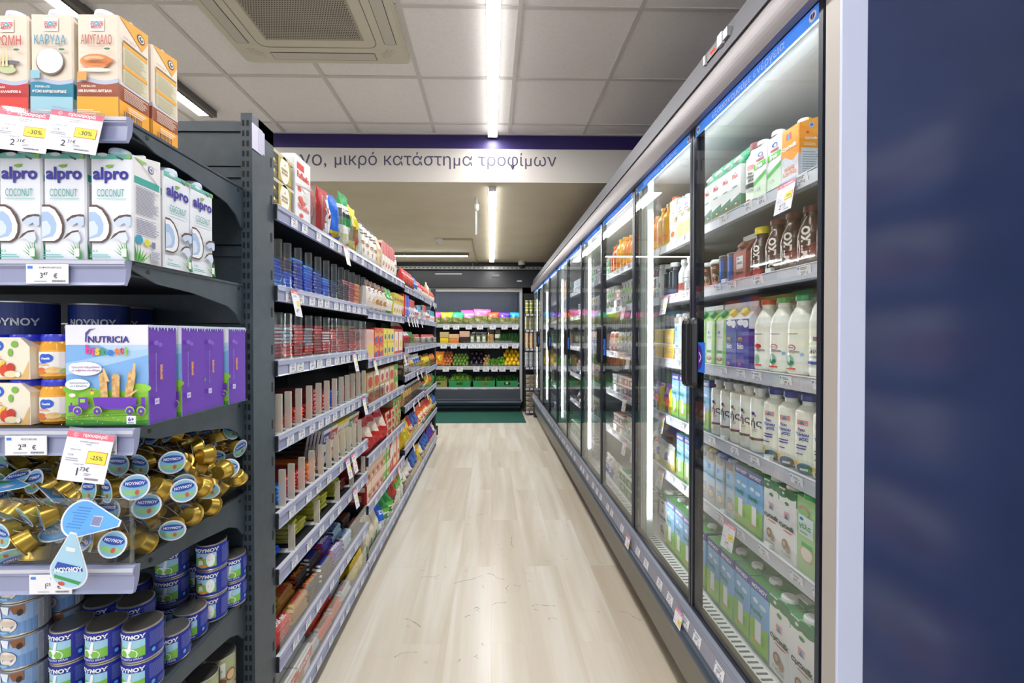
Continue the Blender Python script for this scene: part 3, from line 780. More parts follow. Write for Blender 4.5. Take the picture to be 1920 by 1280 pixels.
    m = MB(); m.box(X(0.715), X(0.742), ym - 0.115, ym - 0.004, ZD0 + 0.01, 2.04, ('#aab4b0', 0.22)); 
    for k in range(3): m.box(X(0.713), X(0.715), ym - 0.095 + k * 0.022, ym - 0.090 + k * 0.022, ZD0 + 0.01, 2.04, ('#c3ccc8', 0.3))
    m.build('mullion', c)
    m = MB(); m.box(X(0.725), X(0.732), ym - 0.124, ym - 0.115, ZD0 + 0.10, 1.89, 'led_case'); m.build('upright_light', c)
    m = MB(); m.box(X(0.75), X(0.79), ym - 0.132, ym - 0.130, ZD0 + 0.2, 1.86, 'acrylic'); m.build('reflection_strip', c)  # clear strip added to stand in for the upright light's dimmer reflection
    # shelves
    sh = []
    for r, z in enumerate(FZ):
        m = MB(); m.box(X(XS) + 0.012, X(XB) - 0.01, 0.032 if i == 0 else 0.004, L - 0.004, z - 0.022, z, ('#a7abab', 0.45)); s = m.build('shelf', c); sh.append(s)
        m = MB(); zt = z + 0.0
        m.prism([(X(XS) + 0.012, zt + 0.002), (X(XS), zt + 0.002), (X(XS) - 0.006, zt - 0.036), (X(XS) + 0.012, zt - 0.038)], 0.032 if i == 0 else 0.004, L - 0.004, ('#b3b6c0', 0.3), axis='y'); m.box(X(XS) - 0.002, X(XS) + 0.006, 0.032 if i == 0 else 0.004, L - 0.004, zt + 0.002, zt + 0.004, ('#e9ebee', 0.3)); m.build('price_rail', s)
        rr_ = random.Random(i * 7 + r + 50)
        n = 8 if i < 3 else 5
        for k in range(n):
            yy = 0.08 + (L - 0.16) * (k + rr_.uniform(0.1, 0.9)) / n
            o = label_part(s, (X(XS) - 0.0048, yy, zt - 0.0175), -PI / 2, rr_.randrange(4), 0.92); o.rotation_euler = (math.radians(9), 0, -PI / 2)
        if r in (1, 3, 4):
            m = MB(); m.box(X(XS) + 0.002, X(XS) + 0.004, 0.04, L - 0.01, zt + 0.004, zt + 0.045, 'acrylic'); m.build('front_fence', s)
            m = MB()
            for k in range(int(L / 0.25)): m.box(X(XS) + 0.0, X(XS) + 0.012, 0.15 + k * 0.25, 0.175 + k * 0.25, zt + 0.004, zt + 0.016, ('#e6eaea', 0.3))
            m.build('clip', s)
    fshelf.append(sh)
    rr_ = random.Random(i + 90)
    for k in range(9):
        yy = 0.06 + (L - 0.12) * (k + rr_.uniform(0.2, 0.8)) / 9
        o = label_part(c, (X(0.6625), yy, ZD0 - 0.043), -PI / 2, rr_.randrange(4), 0.95); o.rotation_euler = (math.radians(-10), 0, -PI / 2)
    # two doors
    for q in (0, 1):
        ya, yb = DY[2 * i + q] - y0, DY[2 * i + q + 1] - y0
        if i == 0 and q == 0: ya += 0.025
        d = MB(); fr = 0.012; g = 0.003
        x0_, x1_ = 0.0, 0.022
        d.box(x0_, x1_, ya + g, ya + g + fr, ZD0, ZD1 - 0.012, NAVY); d.box(x0_, x1_, yb - g - fr, yb - g, ZD0, ZD1 - 0.012, NAVY)
        d.box(x0_, x1_, ya + g + fr, yb - g - fr, ZD0, ZD0 + 0.010, NAVY); d.box(x0_, x1_, ya + g + fr, yb - g - fr, ZD1 - 0.02, ZD1 - 0.012, NAVY)
        do = d.build('door', c)
        d = MB(); d.box(0.004, 0.018, ya + g + fr, yb - g - fr, ZD0 + 0.010, ZD1 - 0.02, 'glass'); d.build('glass_pane', do)
        d = MB()   # dark silk-screened border at the inner pane
        hy = yb if q == 0 else ya
        bw = 0.034 if q == 0 else 0.030
        if q == 0: d.box(0.0185, 0.0195, yb - g - fr - bw, yb - g - fr, ZD0 + 0.01, ZD1 - 0.02, ('#20242b', 0.4)); d.box(0.0185, 0.0195, ya + g + fr, ya + g + fr + 0.006, ZD0 + 0.01, ZD1 - 0.02, ('#20242b', 0.4))
        else: d.box(0.0185, 0.0195, ya + g + fr, ya + g + fr + bw, ZD0 + 0.01, ZD1 - 0.02, ('#20242b', 0.4)); d.box(0.0185, 0.0195, yb - g - fr - 0.006, yb - g - fr, ZD0 + 0.01, ZD1 - 0.02, ('#20242b', 0.4))
        d.box(0.0185, 0.0195, ya + g + fr, yb - g - fr, ZD0 + 0.01, ZD0 + 0.03, ('#8c8775', 0.4))
        d.build('pane_border', do)
        # blue lettered band
        d = MB(); Fb = Face((0.0034, yb - g - fr, 2.001), (0, -1, 0), (0, 0, 1)); W_ = yb - ya - 2 * (g + fr)
        d.box(0.0036, 0.0039, ya + g + fr, yb - g - fr, 1.996, 2.036, 'bluefilm')
        for cx in (0.022, W_ - 0.022):
            d.ell(Fb, cx, 0.013, 0.011, 0.0115, '#f2f4ff', 1); d.ell(Fb, cx - 0.003, 0.0145, 0.0036, 0.0048, '#5a2f9a', 2, 12); d.ell(Fb, cx + 0.003, 0.0145, 0.0036, 0.0048, '#5a2f9a', 2, 12); d.poly(Fb, [(cx - 0.0062, 0.013), (cx, 0.0045), (cx + 0.0062, 0.013)], '#5a2f9a', 2); d.rect(Fb, cx - 0.0005, 0.003, cx + 0.0005, 0.021, '#f2f4ff', 3)
        d.text(Fb, texts[2 * i + q], W_ / 2, 0.013, 'whitefilm', w=min(W_ * 0.60, 0.36), k=1, bold=0.012)
        d.build('lettered_band', do)
        # handle: twin ribbed dark grip at the meeting edge
        s_ = -1 if q == 0 else 1
        hc = (yb - 0.004 if q == 0 else ya + 0.004)
        d = MB()
        hy0, hy1 = (hc - 0.042, hc) if q == 0 else (hc, hc + 0.042)
        z0, z1 = 1.152, 1.388
        prof = []
        n_ = 14
        for k in range(n_ + 1):
            t = k / n_; prof.append((-0.003 - 0.016 * math.sin(PI * t) ** 0.6 - 0.0035 * math.sin(PI * 3 * t), hy0 + (hy1 - hy0) * t))
        prof += [(0.0, hy1), (0.0, hy0)]
        def lay(z, f): 
            my = (hy0 + hy1) / 2
            return [(px_ * (0.4 + 0.6 * f), my + (py_ - my) * (0.55 + 0.45 * f), z) for px_, py_ in prof]
        zs = [(z0, 0.2), (z0 + 0.008, 0.75), (z0 + 0.02, 1.0), (z1 - 0.02, 1.0), (z1 - 0.008, 0.75), (z1, 0.2)]
        vs = []; n2 = len(prof)
        for z, f in zs: vs += lay(z, f)
        fs = [(j * n2 + a, j * n2 + (a + 1) % n2, (j + 1) * n2 + (a + 1) % n2, (j + 1) * n2 + a) for j in range(len(zs) - 1) for a in range(n2)]
        fs += [tuple(reversed(range(n2))), tuple(range(len(vs) - n2, len(vs)))]
        d.add(vs, fs, ('#15181d', 0.28)); d.build('handle', do)
        if q == 0:
            d = MB(); a0 = yb - 0.086; Fs = Face((-0.0006, a0 + 0.034, 1.212), (0, -1, 0), (0, 0, 1))
            d.box(-0.0008, 0.0035, a0 - 0.002, a0 + 0.036, 1.208, 1.306, ('#1f6fe0', 0.4)); Fs = Face((-0.0009, a0 + 0.036, 1.208), (0, -1, 0), (0, 0, 1))
            d.ell(Fs, 0.0, 0.049, 0.031, 0.043, '#4a1f86', 1, 20, -PI / 2, PI / 2)
            d.poly(Fs, [(0.007, 0.034), (0.010, 0.032), (0.024, 0.048), (0.024, 0.050), (0.021, 0.050)], '#f4f4ff', 2); d.poly(Fs, [(0.007, 0.065), (0.010, 0.067), (0.024, 0.050), (0.024, 0.048), (0.021, 0.049)], '#f4f4ff', 2)
            d.build('sticker', do)
# first case: pale corner profile and navy end panel
m = MB(); m.box(0.0, 0.014, -0.016, 0.020, 0.10, 2.2, ('#a8a29c', 0.4)); m.box(-0.001, 0.052, -0.022, -0.016, 0.0, 2.24, ('#c3cbe6', 0.35), 0.0015)
m.build('corner_profile', cases[0])
m = MB(); m.box(0.051, 0.93, -0.019, -0.001, 0.0, 2.3, 'navypanel', 0.002); m.build('end_panel', cases[0])
# thermometer display and switch box on the fascia
m = MB(); m.box(-0.008, 0.012, 0.0, 0.07, 0.0, 0.024, ('#26262a', 0.4)); m.box(-0.0085, -0.008, 0.02, 0.045, 0.008, 0.016, 'led_red'); m.box(-0.014, 0.012, -0.028, -0.004, -0.004, 0.03, ('#c7c9cc', 0.3)); m.box(-0.012, 0.012, -0.055, -0.032, 0.0, 0.026, ('#85878b', 0.3)); m.box(-0.012, 0.012, 0.074, 0.084, -0.002, 0.026, ('#b8babd', 0.3))
o = m.build('thermometer_display', cases[0]); o.location = (-0.014, 0.405, 2.17)
# end of the case row
m = MB(); m.box(0.0, 0.76, 1.233, 1.25, 0.0, 2.225, ('#2b2f3a', 0.4)); m.box(-0.04, 0.02, 1.233, 1.262, 2.03, 2.13, ('#9a959b', 0.4)); m.build('end_panel', cases[4])

# ---------------------------------------------------------------- open fruit refrigerator across the end of the aisle
RX0, RX1, RY = -1.9, 0.497, 7.55
f = empty('open_refrigerator', (0, RY, 0)); tag(f, 'open-front dark refrigerator for fruit and vegetables across the end of the aisle', 'refrigerator')
RZ = [1.512, 1.182, 0.782, 0.425]
m = MB()
m.box(RX0, RX1, 0.62, 0.66, 0.1, 2.14, ('#353b4c', 0.5)); m.box(RX0, RX1, 0.0, 0.66, 2.13, 2.22, ('#2a2e38', 0.4))
for k in range(60): m.box(RX0 + 0.02 + k * 0.04, RX0 + 0.024 + k * 0.04, 0.612, 0.62, 1.0, 2.1, ('#2b3040', 0.5))
m.box(RX0, RX0 + 0.03, 0.0, 0.62, 0.3, 2.14, ('#2a2e38', 0.5)); m.box(RX1 - 0.006, RX1, 0.03, 0.62, 0.3, 2.14, ('#333847', 0.4))
m.build('cabinet', f)
m = MB(); m.box(RX0, RX1, -0.03, 0.03, 2.075, 2.135, ('#b3b2ae', 0.4)); m.box(RX1 - 0.003, RX1 + 0.04, -0.025, 0.05, 0.18, 2.25, ('#b0b3b6', 0.35)); m.build('front_frame', f)
m = MB(); m.box(RX0, RX1 - 0.03, 0.05, 0.08, 2.10, 2.108, 'led_case'); m.build('canopy_light', f)
m = MB(); m.box(RX0, RX1, -0.04, 0.02, 0.215, 0.40, ('#3d4350', 0.4)); m.box(RX0, RX1, -0.045, -0.035, 0.222, 0.226, ('#9ba0a8', 0.3)); m.build('lower_panel', f)
m = MB(); m.prism([(-0.02, 0.215), (-0.065, 0.205), (-0.075, 0.17), (-0.06, 0.13), (-0.02, 0.12)], RX0, RX1 + 0.02, ('#2d3848', 0.3), axis='x'); m.prism([(-0.02, 0.12), (-0.05, 0.115), (-0.045, 0.075), (-0.02, 0.07)], RX0, RX1, ('#28323f', 0.3), axis='x'); m.build('bumper', f)
m = MB(); m.box(RX0, RX1 - 0.02, 0.02, 0.6, 0.0, 0.21, ('#0a0c0f', 0.7)); m.build('base', f)
rshelf = []
for r, z in enumerate(RZ):
    dep = [0.42, 0.48, 0.56, 0.60][r]; yf = 0.62 - dep - 0.0
    yf = [0.06, 0.04, 0.02, -0.035][r]
    m = MB(); m.box(RX0 + 0.03, RX1 - 0.008, yf + 0.012, 0.61, z - 0.03, z, ('#30353f', 0.5)); s = m.build('shelf', f); rshelf.append(s)
    m = MB(); m.box(RX0 + 0.03, RX1 - 0.008, yf, yf + 0.012, z - 0.05 if r < 3 else z - 0.055, z + 0.012, ('#b6b9bd', 0.35)); m.build('price_rail', s)
    if r < 3: m = MB(); m.box(RX0 + 0.03, RX1 - 0.01, yf + 0.005, yf + 0.009, z + 0.012, z + 0.05, 'acrylic'); m.build('front_fence', s)
    cols = [[846, 893+962-1000+0, 878, 903, 903+24, 950, 968]] and None
RLAB = [(837, 855.5, 879, 900, 924, 946, 966), (832, 851, 869, 883, 895, 907, 919, 931, 947, 966), (836, 862, 893, 911, 927, 942, 962), (852, 877, 907, 956)]
for r, xs in enumerate(RLAB):
    yf = [0.06, 0.04, 0.02, -0.035][r]
    for k, px in enumerate(xs):
        o = label_part(rshelf[r], (px_at(px, RY + yf), yf - 0.003, RZ[r] - 0.047 + (0.0 if r < 3 else -0.004)), 0, k, 2.05)
m = MB(); m.box(RX0, 0.53, 6.60, 7.60, 0.0, 0.008, 'matgreen'); tag(m.build('floor_mat'), 'dark green mat on the floor in front of the fruit refrigerator', 'mat')

# ---------------------------------------------------------------- narrow stand with jars beside the fruit refrigerator
SX0, SX1, SY = 0.560, 0.80, 7.22
g = empty('narrow_stand', (SX0, SY, 0)); g.rotation_euler = (0, 0, math.radians(0)); tag(g, 'narrow dark stand of jars and egg boxes between the two refrigerators', 'shelving')
SZ = [1.685, 1.42, 1.11, 0.80, 0.455, 0.075]
m = MB(); m.box(0, SX1 - SX0, 0.34, 0.36, 0, 2.05, ('#14171c', 0.5)); m.box(SX1 - SX0 - 0.01, SX1 - SX0, 0, 0.34, 0, 1.95, ('#14171c', 0.5)); m.build('back_panel', g)
sshelf = []
for r, z in enumerate(SZ):
    m = MB(); m.box(0, SX1 - SX0 - 0.01, 0.01, 0.34, z - 0.02, z, ('#20252d', 0.5)); s = m.build('shelf', g); sshelf.append(s)
    m = MB(); m.box(0, SX1 - SX0 - 0.01, 0.0, 0.01, z - 0.045, z + 0.003, ('#555769', 0.35)); m.build('price_rail', s)
    for k in range(2): label_part(s, (0.04 + 0.07 * k, -0.001, z - 0.02), 0, k, 0.85)

# ---------------------------------------------------------------- wall shelving behind the camera (mirrored in the navy panel)
for j in range(2):
    y0 = 0.30 - 1.0 * (j + 1)
    g = empty('wall_shelving', (1.50, y0, 0)); tag(g, ['dark shelving behind the camera, mirrored dimly in the navy panel', 'dark shelving farther behind the camera, out of the picture'][j], 'shelving')
    m = MB(); m.box(0.42, 0.44, 0, 1.0, 0, 2.2, 'slateshaded'); m.build('back_panel', g)
    for z in (0.15, 0.55, 0.9, 1.22, 1.54, 1.86):
        m = MB(); m.box(0.012, 0.42, 0.003, 0.997, z - 0.03, z, 'slateshaded'); s = m.build('shelf', g)
        m = MB(); m.box(0.0, 0.012, 0.003, 0.997, z - 0.045, z + 0.003, RAIL); m.build('price_rail', s)
# ================================================================ builders of packages
def art(m, F, w, h, items, k0=1):
    """items in fractions of the printed side; x from its left edge, y from its foot"""
    k = k0
    for it in items:
        t = it[0]; k += 1
        X = lambda x: (x - 0.5) * w
        Y = lambda y: y * h
        if t == 'r': m.rect(F, X(it[1]), Y(it[2]), X(it[3]), Y(it[4]), it[5], k)
        elif t == 'e': m.ell(F, X(it[1]), Y(it[2]), it[3] * w, it[4] * w, it[5], k, it[6] if len(it) > 6 else 16)
        elif t == 't':
            # text, cx, cy, width, colour, bold, rot, height
            m.text(F, it[1], X(it[2]), Y(it[3]), it[5], w=it[4] * w if it[4] else None, k=k, bold=it[6] if len(it) > 6 else 0.0, rot=it[7] if len(it) > 7 else 0, h=it[8] * h if len(it) > 8 and it[8] else None)
        elif t == 'l': m.lines(F, X(it[1]), Y(it[2]), X(it[3]), Y(it[4]), it[5], it[6], k)
        elif t == 'p': m.poly(F, [(X(a), Y(b)) for a, b in it[1]], it[2], k)
        elif t == 'w':   # wavy-topped field
            x0, y0, x1, y1, c = it[1:6]; amp = it[6] if len(it) > 6 else 0.02; n = 10
            for i in range(n):
                a, b2 = i / n, (i + 1) / n
                ya = y1 + amp * math.sin(a * 6.3 + 0.5); yb = y1 + amp * math.sin(b2 * 6.3 + 0.5)
                xa, xb = x0 + (x1 - x0) * a, x0 + (x1 - x0) * b2
                m.poly(F, [(X(xa), Y(y0)), (X(xb), Y(y0)), (X(xb), Y(yb)), (X(xa), Y(ya))], c, k)

def brick(w, d, h, col, fr=(), sp=(), sn=(), slant=0.012, flap=None, side=None, top=None, cap='#f3f2f4', back=None, cap_at=-0.3, cap_r=0.016):
    """1-litre drink carton with slanted top; returns body mesh and cap mesh"""
    m = MB(); x, y = w / 2, d / 2; hb = h + slant
    s_ = side or col; t_ = top or col
    b = 0.0025
    m.quad((-x + b, -y, 0), (x - b, -y, 0), (x - b, -y, h), (-x + b, -y, h), col)
    m.quad((x, -y + b, 0), (x, y, 0), (x, y, hb), (x, -y + b, h), s_); m.quad((-x, y, 0), (-x, -y + b, 0), (-x, -y + b, h), (-x, y, hb), s_)
    m.quad((-x, -y + b, 0), (-x + b, -y, 0), (-x + b, -y, h), (-x, -y + b, h), col); m.quad((x - b, -y, 0), (x, -y + b, 0), (x, -y + b, h), (x - b, -y, h), col)
    m.quad((x, y, 0), (-x, y, 0), (-x, y, hb), (x, y, hb), s_)
    m.add([(-x, -y + b, h), (-x + b, -y, h), (x - b, -y, h), (x, -y + b, h), (x, y, hb), (-x, y, hb)], [(0, 1, 2, 3, 4, 5)], t_)
    m.quad((-x, y, 0), (x, y, 0), (x, -y, 0), (-x, -y, 0), col)
    # seam ridge across the top
    m.box(-x + 0.004, x - 0.004, -0.003, 0.003, h, h + slant * 0.6 + 0.004, t_)
    if flap:
        Fs = side_pos(w, d)
        m.poly(Fs, [(-y + 0.002, h), (y - 0.001, hb - 0.0005), (y - 0.001, hb - 0.018), (y * 0.55, h - 0.035)], flap, 3)
        Fs = side_neg(w, d)
        m.poly(Fs, [(-y + 0.001, hb - 0.0005), (y - 0.002, h), (-y * 0.55, h - 0.035), (-y + 0.001, hb - 0.018)], flap, 3)
    art(m, front(w, d), w, h, fr); art(m, side_pos(w, d), d, h, sp)
    art(m, side_neg(w, d), d, h, sn if sn else sp)
    c = MB(); yc = d * cap_at; zc = h + slant * (yc + y) / d
    c.lathe([(cap_r, -0.002), (cap_r + 0.0015, 0.002), (cap_r, 0.010), (cap_r - 0.003, 0.0125), (0, 0.0128)], cap, 16, c=(0, yc, zc))
    return m, c
def carton_box(w, d, h, col, fr=(), sp=(), sn=(), top=None, side=None, bev=0.0012, tp=()):
    m = MB(); s_ = side or col
    m.box(-w/2, w/2, -d/2, d/2, 0, h, col, bev, mats={'+x': s_, '-x': s_, '+z': top or col})
    art(m, front(w, d), w, h, fr); art(m, side_pos(w, d), d, h, sp); art(m, side_neg(w, d), d, h, sn if sn else sp)
    if tp: art(m, Face((0, -d/2, h), (1, 0, 0), (0, 1, 0)), w, d, tp)
    return m
def gable(w, d, h, col, fr=(), sp=(), sn=(), topc=None, cap='#1e9a6a', fin='#f2f2f0'):
    """gable-top carton: slanted roof towards the front, fin across the top, cap on the slope"""
    m = MB(); x, y = w / 2, d / 2; hg = 0.042; tc = topc or col
    m.box(-x, x, -y, y, 0, h, col)
    m.quad((-x, -y, h), (x, -y, h), (x, 0, h + hg), (-x, 0, h + hg), tc); m.quad((x, y, h), (-x, y, h), (-x, 0, h + hg), (x, 0, h + hg), tc)
    m.add([(x, -y, h), (x, y, h), (x, 0, h + hg)], [(0, 1, 2)], tc); m.add([(-x, y, h), (-x, -y, h), (-x, 0, h + hg)], [(0, 1, 2)], tc)
    m.box(-x, x, -0.002, 0.002, h + hg - 0.001, h + hg + 0.016, fin)
    art(m, front(w, d), w, h, fr); art(m, side_pos(w, d), d, h, sp); art(m, side_neg(w, d), d, h, sn if sn else sp)
    c = MB(); a = math.atan2(hg, y)
    c.T = Matrix.Translation((0, -y * 0.55, h + hg * 0.45)) @ Matrix.Rotation(a, 4, 'X')
    c.lathe([(0.013, -0.001), (0.0145, 0.001), (0.0145, 0.012), (0.012, 0.015), (0, 0.0155)], cap, 14)
    return m, c
def can(r, h, col, items=(), lid='#15171a', n=32, rim='#b9b6ae', Y0=0.004, ring=True, colb=None):
    m = MB()
    rimt = (rim, 0.3, 0.8); lidt = (lid, 0.25, 0.0) 
    m.lathe([(r - 0.003, 0), (r + 0.0007, 0.0008), (r + 0.0007, 0.003), (r, 0.004), (r, h - 0.004), (r + 0.0007, h - 0.003), (r + 0.0007, h - 0.0008), (r - 0.0015, h)], col, n, mats=[rimt, rimt, rimt, col, rimt, rimt, rimt])
    F = Tube(r, Y0); W = 2 * PI * r
    art(m, F, W, h - 2 * Y0, items)
    l = MB(); l.lathe([(r - 0.0015, h), (r - 0.003, h - 0.004), (r - 0.008, h - 0.0035), (r - 0.010, h - 0.0045), (0.0, h - 0.0042)], lidt, n)
    if ring:
        l.T = Matrix.Translation((0.0, -r * 0.25, h - 0.0036))
        l.lathe([(0.006, 0), (0.0095, 0), (0.0095, 0.0015), (0.006, 0.0015), (0.006, 0)], ('#8c8f94', 0.25, 0.8), 14, ell=1.35); l.box(-0.004, 0.004, -0.018, -0.010, 0.0, 0.0015, ('#8c8f94', 0.25, 0.8)); l.T = None
    return m, l
def bottle(prof, col, n=20, items=(), rf=None, Y0=0.0, mats=None, lab_r=None):
    m = MB(); m.lathe(prof, col, n, mats=mats)
    if items: art(m, Tube(lab_r, Y0), 2 * PI * lab_r, items[0], items[1:])
    return m
def bag(w, d, h, colfn, seed=1, nx=12, ny=16, seal=0.10, arts=(), wr=0.004, flat=0.0, top=None, arts_h=None):
    """filled film bag standing up, heat-sealed on top; colfn(u -1..1, v 0..1) -> colour"""
    R = random.Random(seed); ph = [R.uniform(0, 6.28) for _ in range(6)]
    def th(u, v):
        body = max(0.0, 1 - abs(u) ** 3) ** 0.6
        e = 1.0 if v < 0.55 else max(0.0, (1 - seal - v) / (0.45 - seal)) ** 0.55 if v < 1 - seal else 0.0
        bt = min(1.0, 0.55 + v * 3)
        t = d / 2 * body * e * bt
        t += wr * (math.sin(5 * u + ph[0] + 6 * v) + 0.7 * math.sin(11 * u * v + ph[1]) + 0.6 * math.sin(17 * v + ph[2] + 3 * u)) * (0.3 + 0.7 * e) * body
        return max(t, 0.0012)
    def P(u, v, sgn, off=0.0):
        pinch = 1 - 0.05 * math.sin(PI * v) * (1 - flat)
        crimp = 0.0015 * math.sin(v * 120) if v > 1 - seal else 0
        return Vector((u * w / 2 * pinch, sgn * (th(u, v) + off) + crimp, v * h + 0.003 * math.sin(3 * u + ph[3]) * v))
    m = MB()
    for sgn in (-1, 1):
        g = [[P(-1 + 2 * i / nx, j / ny, sgn) for i in range(nx + 1)] for j in range(ny + 1)]
        for j in range(ny):
            for i in range(nx):
                u = -1 + 2 * (i + 0.5) / nx; v = (j + 0.5) / ny
                q = [g[j][i], g[j][i+1], g[j+1][i+1], g[j+1][i]]
                m.add(q if sgn < 0 else q[::-1], [(0, 1, 2, 3)], colfn(u, v) if sgn < 0 else colfn(u, v), True)
    for i in range(nx):
        u0, u1 = -1 + 2 * i / nx, -1 + 2 * (i + 1) / nx
        m.quad(P(u1, 0, -1), P(u0, 0, -1), P(u0, 0, 1), P(u1, 0, 1), colfn(0, 0.02))
    for sg in (-1, 1):
        for j in range(ny):
            a, b2 = j / ny, (j + 1) / ny
            q = [P(sg, a, -1), P(sg, a, 1), P(sg, b2, 1), P(sg, b2, -1)]
            m.add(q if sg > 0 else q[::-1], [(0, 1, 2, 3)], colfn(sg * 0.98, (a + b2) / 2), True)
    F = Fn(lambda x, y, k: P(max(-1, min(1, x / (w / 2))), max(0, min(1, y / h)), -1, 0.0004 * k + 0.0006))
    art(m, F, w, h, arts)
    return m
def bands(*bs):
    """bs: (upper v, colour) from the foot up"""
    def f(u, v):
        for t, c in bs:
            if v <= t: return c
        return bs[-1][1]
    return f
def bar(w, d, h, col, endc=None, items=(), topitems=(), crimp=True, frontitems=()):
    """flat wrapped bar lying down, narrow end to the front"""
    m = MB(); c2 = endc or col; e = 0.004 if crimp else 0
    x, y = w / 2, d / 2; 
    m.box(-x, x, -y + e, y - e, 0.0004, h, col, min(0.002, h * 0.25), mats={'-y': c2})
    if crimp:
        m.quad((-x, -y, h * 0.45), (x, -y, h * 0.45), (x, -y + e, h * 0.62), (-x, -y + e, h * 0.62), c2); m.quad((-x, -y + e, h * 0.3), (x, -y + e, h * 0.3), (x, -y, h * 0.4), (-x, -y, h * 0.4), c2)
    if topitems: art(m, Face((0, -y, h), (1, 0, 0), (0, 1, 0)), w, d, topitems)
    if frontitems: art(m, Face((0, -y + e, 0), (1, 0, 0), (0, 0, 1)), w, h, frontitems)
    return m

# ---------------------------------------------------------------- promotional hanging card
def promo_card(pct, big, small, title, w_=0.082, h_=0.083, lean=0.0, detail=True):
    m = MB(); F = Face((0, -0.0005, 0), (1, 0, 0), (0, 0, 1))
    m.box(-w_/2, w_/2, -0.0004, 0.0004, -h_, 0, ('#eceaf4', 0.35))
    m.rect(F, -w_/2, -h_*0.135, w_/2, 0, '#ee6f87', 1)
    if detail:
        m.text(F, 'προσφορά', w_*0.10, -h_*0.068, '#fdeef2', w=w_*0.52, k=2, bold=0.03)
        m.ell(F, -w_*0.32, -h_*0.068, h_*0.045, h_*0.045, '#fdeef2', 2, 14); m.ell(F, -w_*0.32, -h_*0.068, h_*0.036, h_*0.036, '#ee6f87', 3, 14); m.text(F, '€', -w_*0.32, -h_*0.068, '#fdeef2', h=h_*0.045, k=4)
        m.text(F, title[0], 0.0, -h_*0.20, '#5b5d78', h=h_*0.028, k=1); m.text(F, title[1], 0.0, -h_*0.245, '#5b5d78', h=h_*0.026, k=1)
        m.rect(F, w_*0.02, -h_*0.62, w_*0.44, -h_*0.37, '#e0553c', 1); m.rect(F, w_*0.03, -h_*0.61, w_*0.43, -h_*0.38, '#f4e34a', 2)
        m.text(F, pct, w_*0.23, -h_*0.495, '#3c3a40', w=w_*0.26, k=3)
        m.text(F, 'ΑΡΧΙΚΗ ΤΙΜΗ', -w_*0.25, -h_*0.37, '#6a6c84', w=w_*0.22, k=1); m.text(F, '2,21€', -w_*0.33, -h_*0.48, '#4a4c64', w=w_*0.12, k=1); m.lines(F, -w_*0.42, -h_*0.6, -w_*0.12, -h_*0.52, 2, '#a9abbd', 1)
        m.text(F, 'ΤΕΛΙΚΗ ΤΙΜΗ', -w_*0.12, -h_*0.655, '#5a5c74', w=w_*0.22, k=1)
        m.text(F, big, -w_*0.10, -h_*0.80, '#3a3c5a', h=h_*0.155, k=1, align='r', bold=0.012); m.text(F, small, -w_*0.07, -h_*0.74, '#3a3c5a', h=h_*0.085, k=1, align='l', bold=0.008)
        m.lines(F, w_*0.04, -h_*0.86, w_*0.2, -h_*0.80, 2, '#9a9cb0', 1)
        for i in range(18): m.rect(F, w_*0.08 + i*w_*0.016, -h_*0.945, w_*0.08 + i*w_*0.016 + w_*0.009, -h_*0.905, '#5a5c74', 1)
    else:
        m.lines(F, -w_*0.1, -h_*0.10, w_*0.36, -h_*0.04, 1, '#fdeef2', 2)
        m.lines(F, -w_*0.3, -h_*0.26, w_*0.35, -h_*0.18, 2, '#8284a0', 1)
        m.rect(F, w_*0.02, -h_*0.60, w_*0.42, -h_*0.40, '#f0dc3e', 1)
        m.text(F, big, -w_*0.10, -h_*0.80, '#3a3c5a', h=h_*0.155, k=1, align='r'); m.text(F, small, -w_*0.07, -h_*0.74, '#3a3c5a', h=h_*0.085, k=1, align='l')
    m.box(-w_*0.5, w_*0.5, -0.001, 0.0012, -0.004, 0.006, 'railclear')
    return m
_pc = {}
def hang_promo(loc, rz, label, pct='-20%', big='2', small='29€', title=('ΓΑΛΑ', '1LT'), w_=0.082, h_=0.083, rx=0.12, ry=0.0, detail=True):
    k = (pct, big, small, title, w_, h_, detail)
    if k not in _pc:
        o = promo_card(pct, big, small, title, w_, h_, detail=detail).build('promotion_card'); _pc[k] = o
    else:
        o = _pc[k].copy(); COL.objects.link(o)
    o.location = loc; o.rotation_mode = 'QUATERNION'
    o.rotation_quaternion = (Matrix.Rotation(rz, 4, 'Z') @ Matrix.Rotation(rx, 4, 'X') @ Matrix.Rotation(ry, 4, 'Y')).to_quaternion()
    tag(o, label, 'price card'); return o
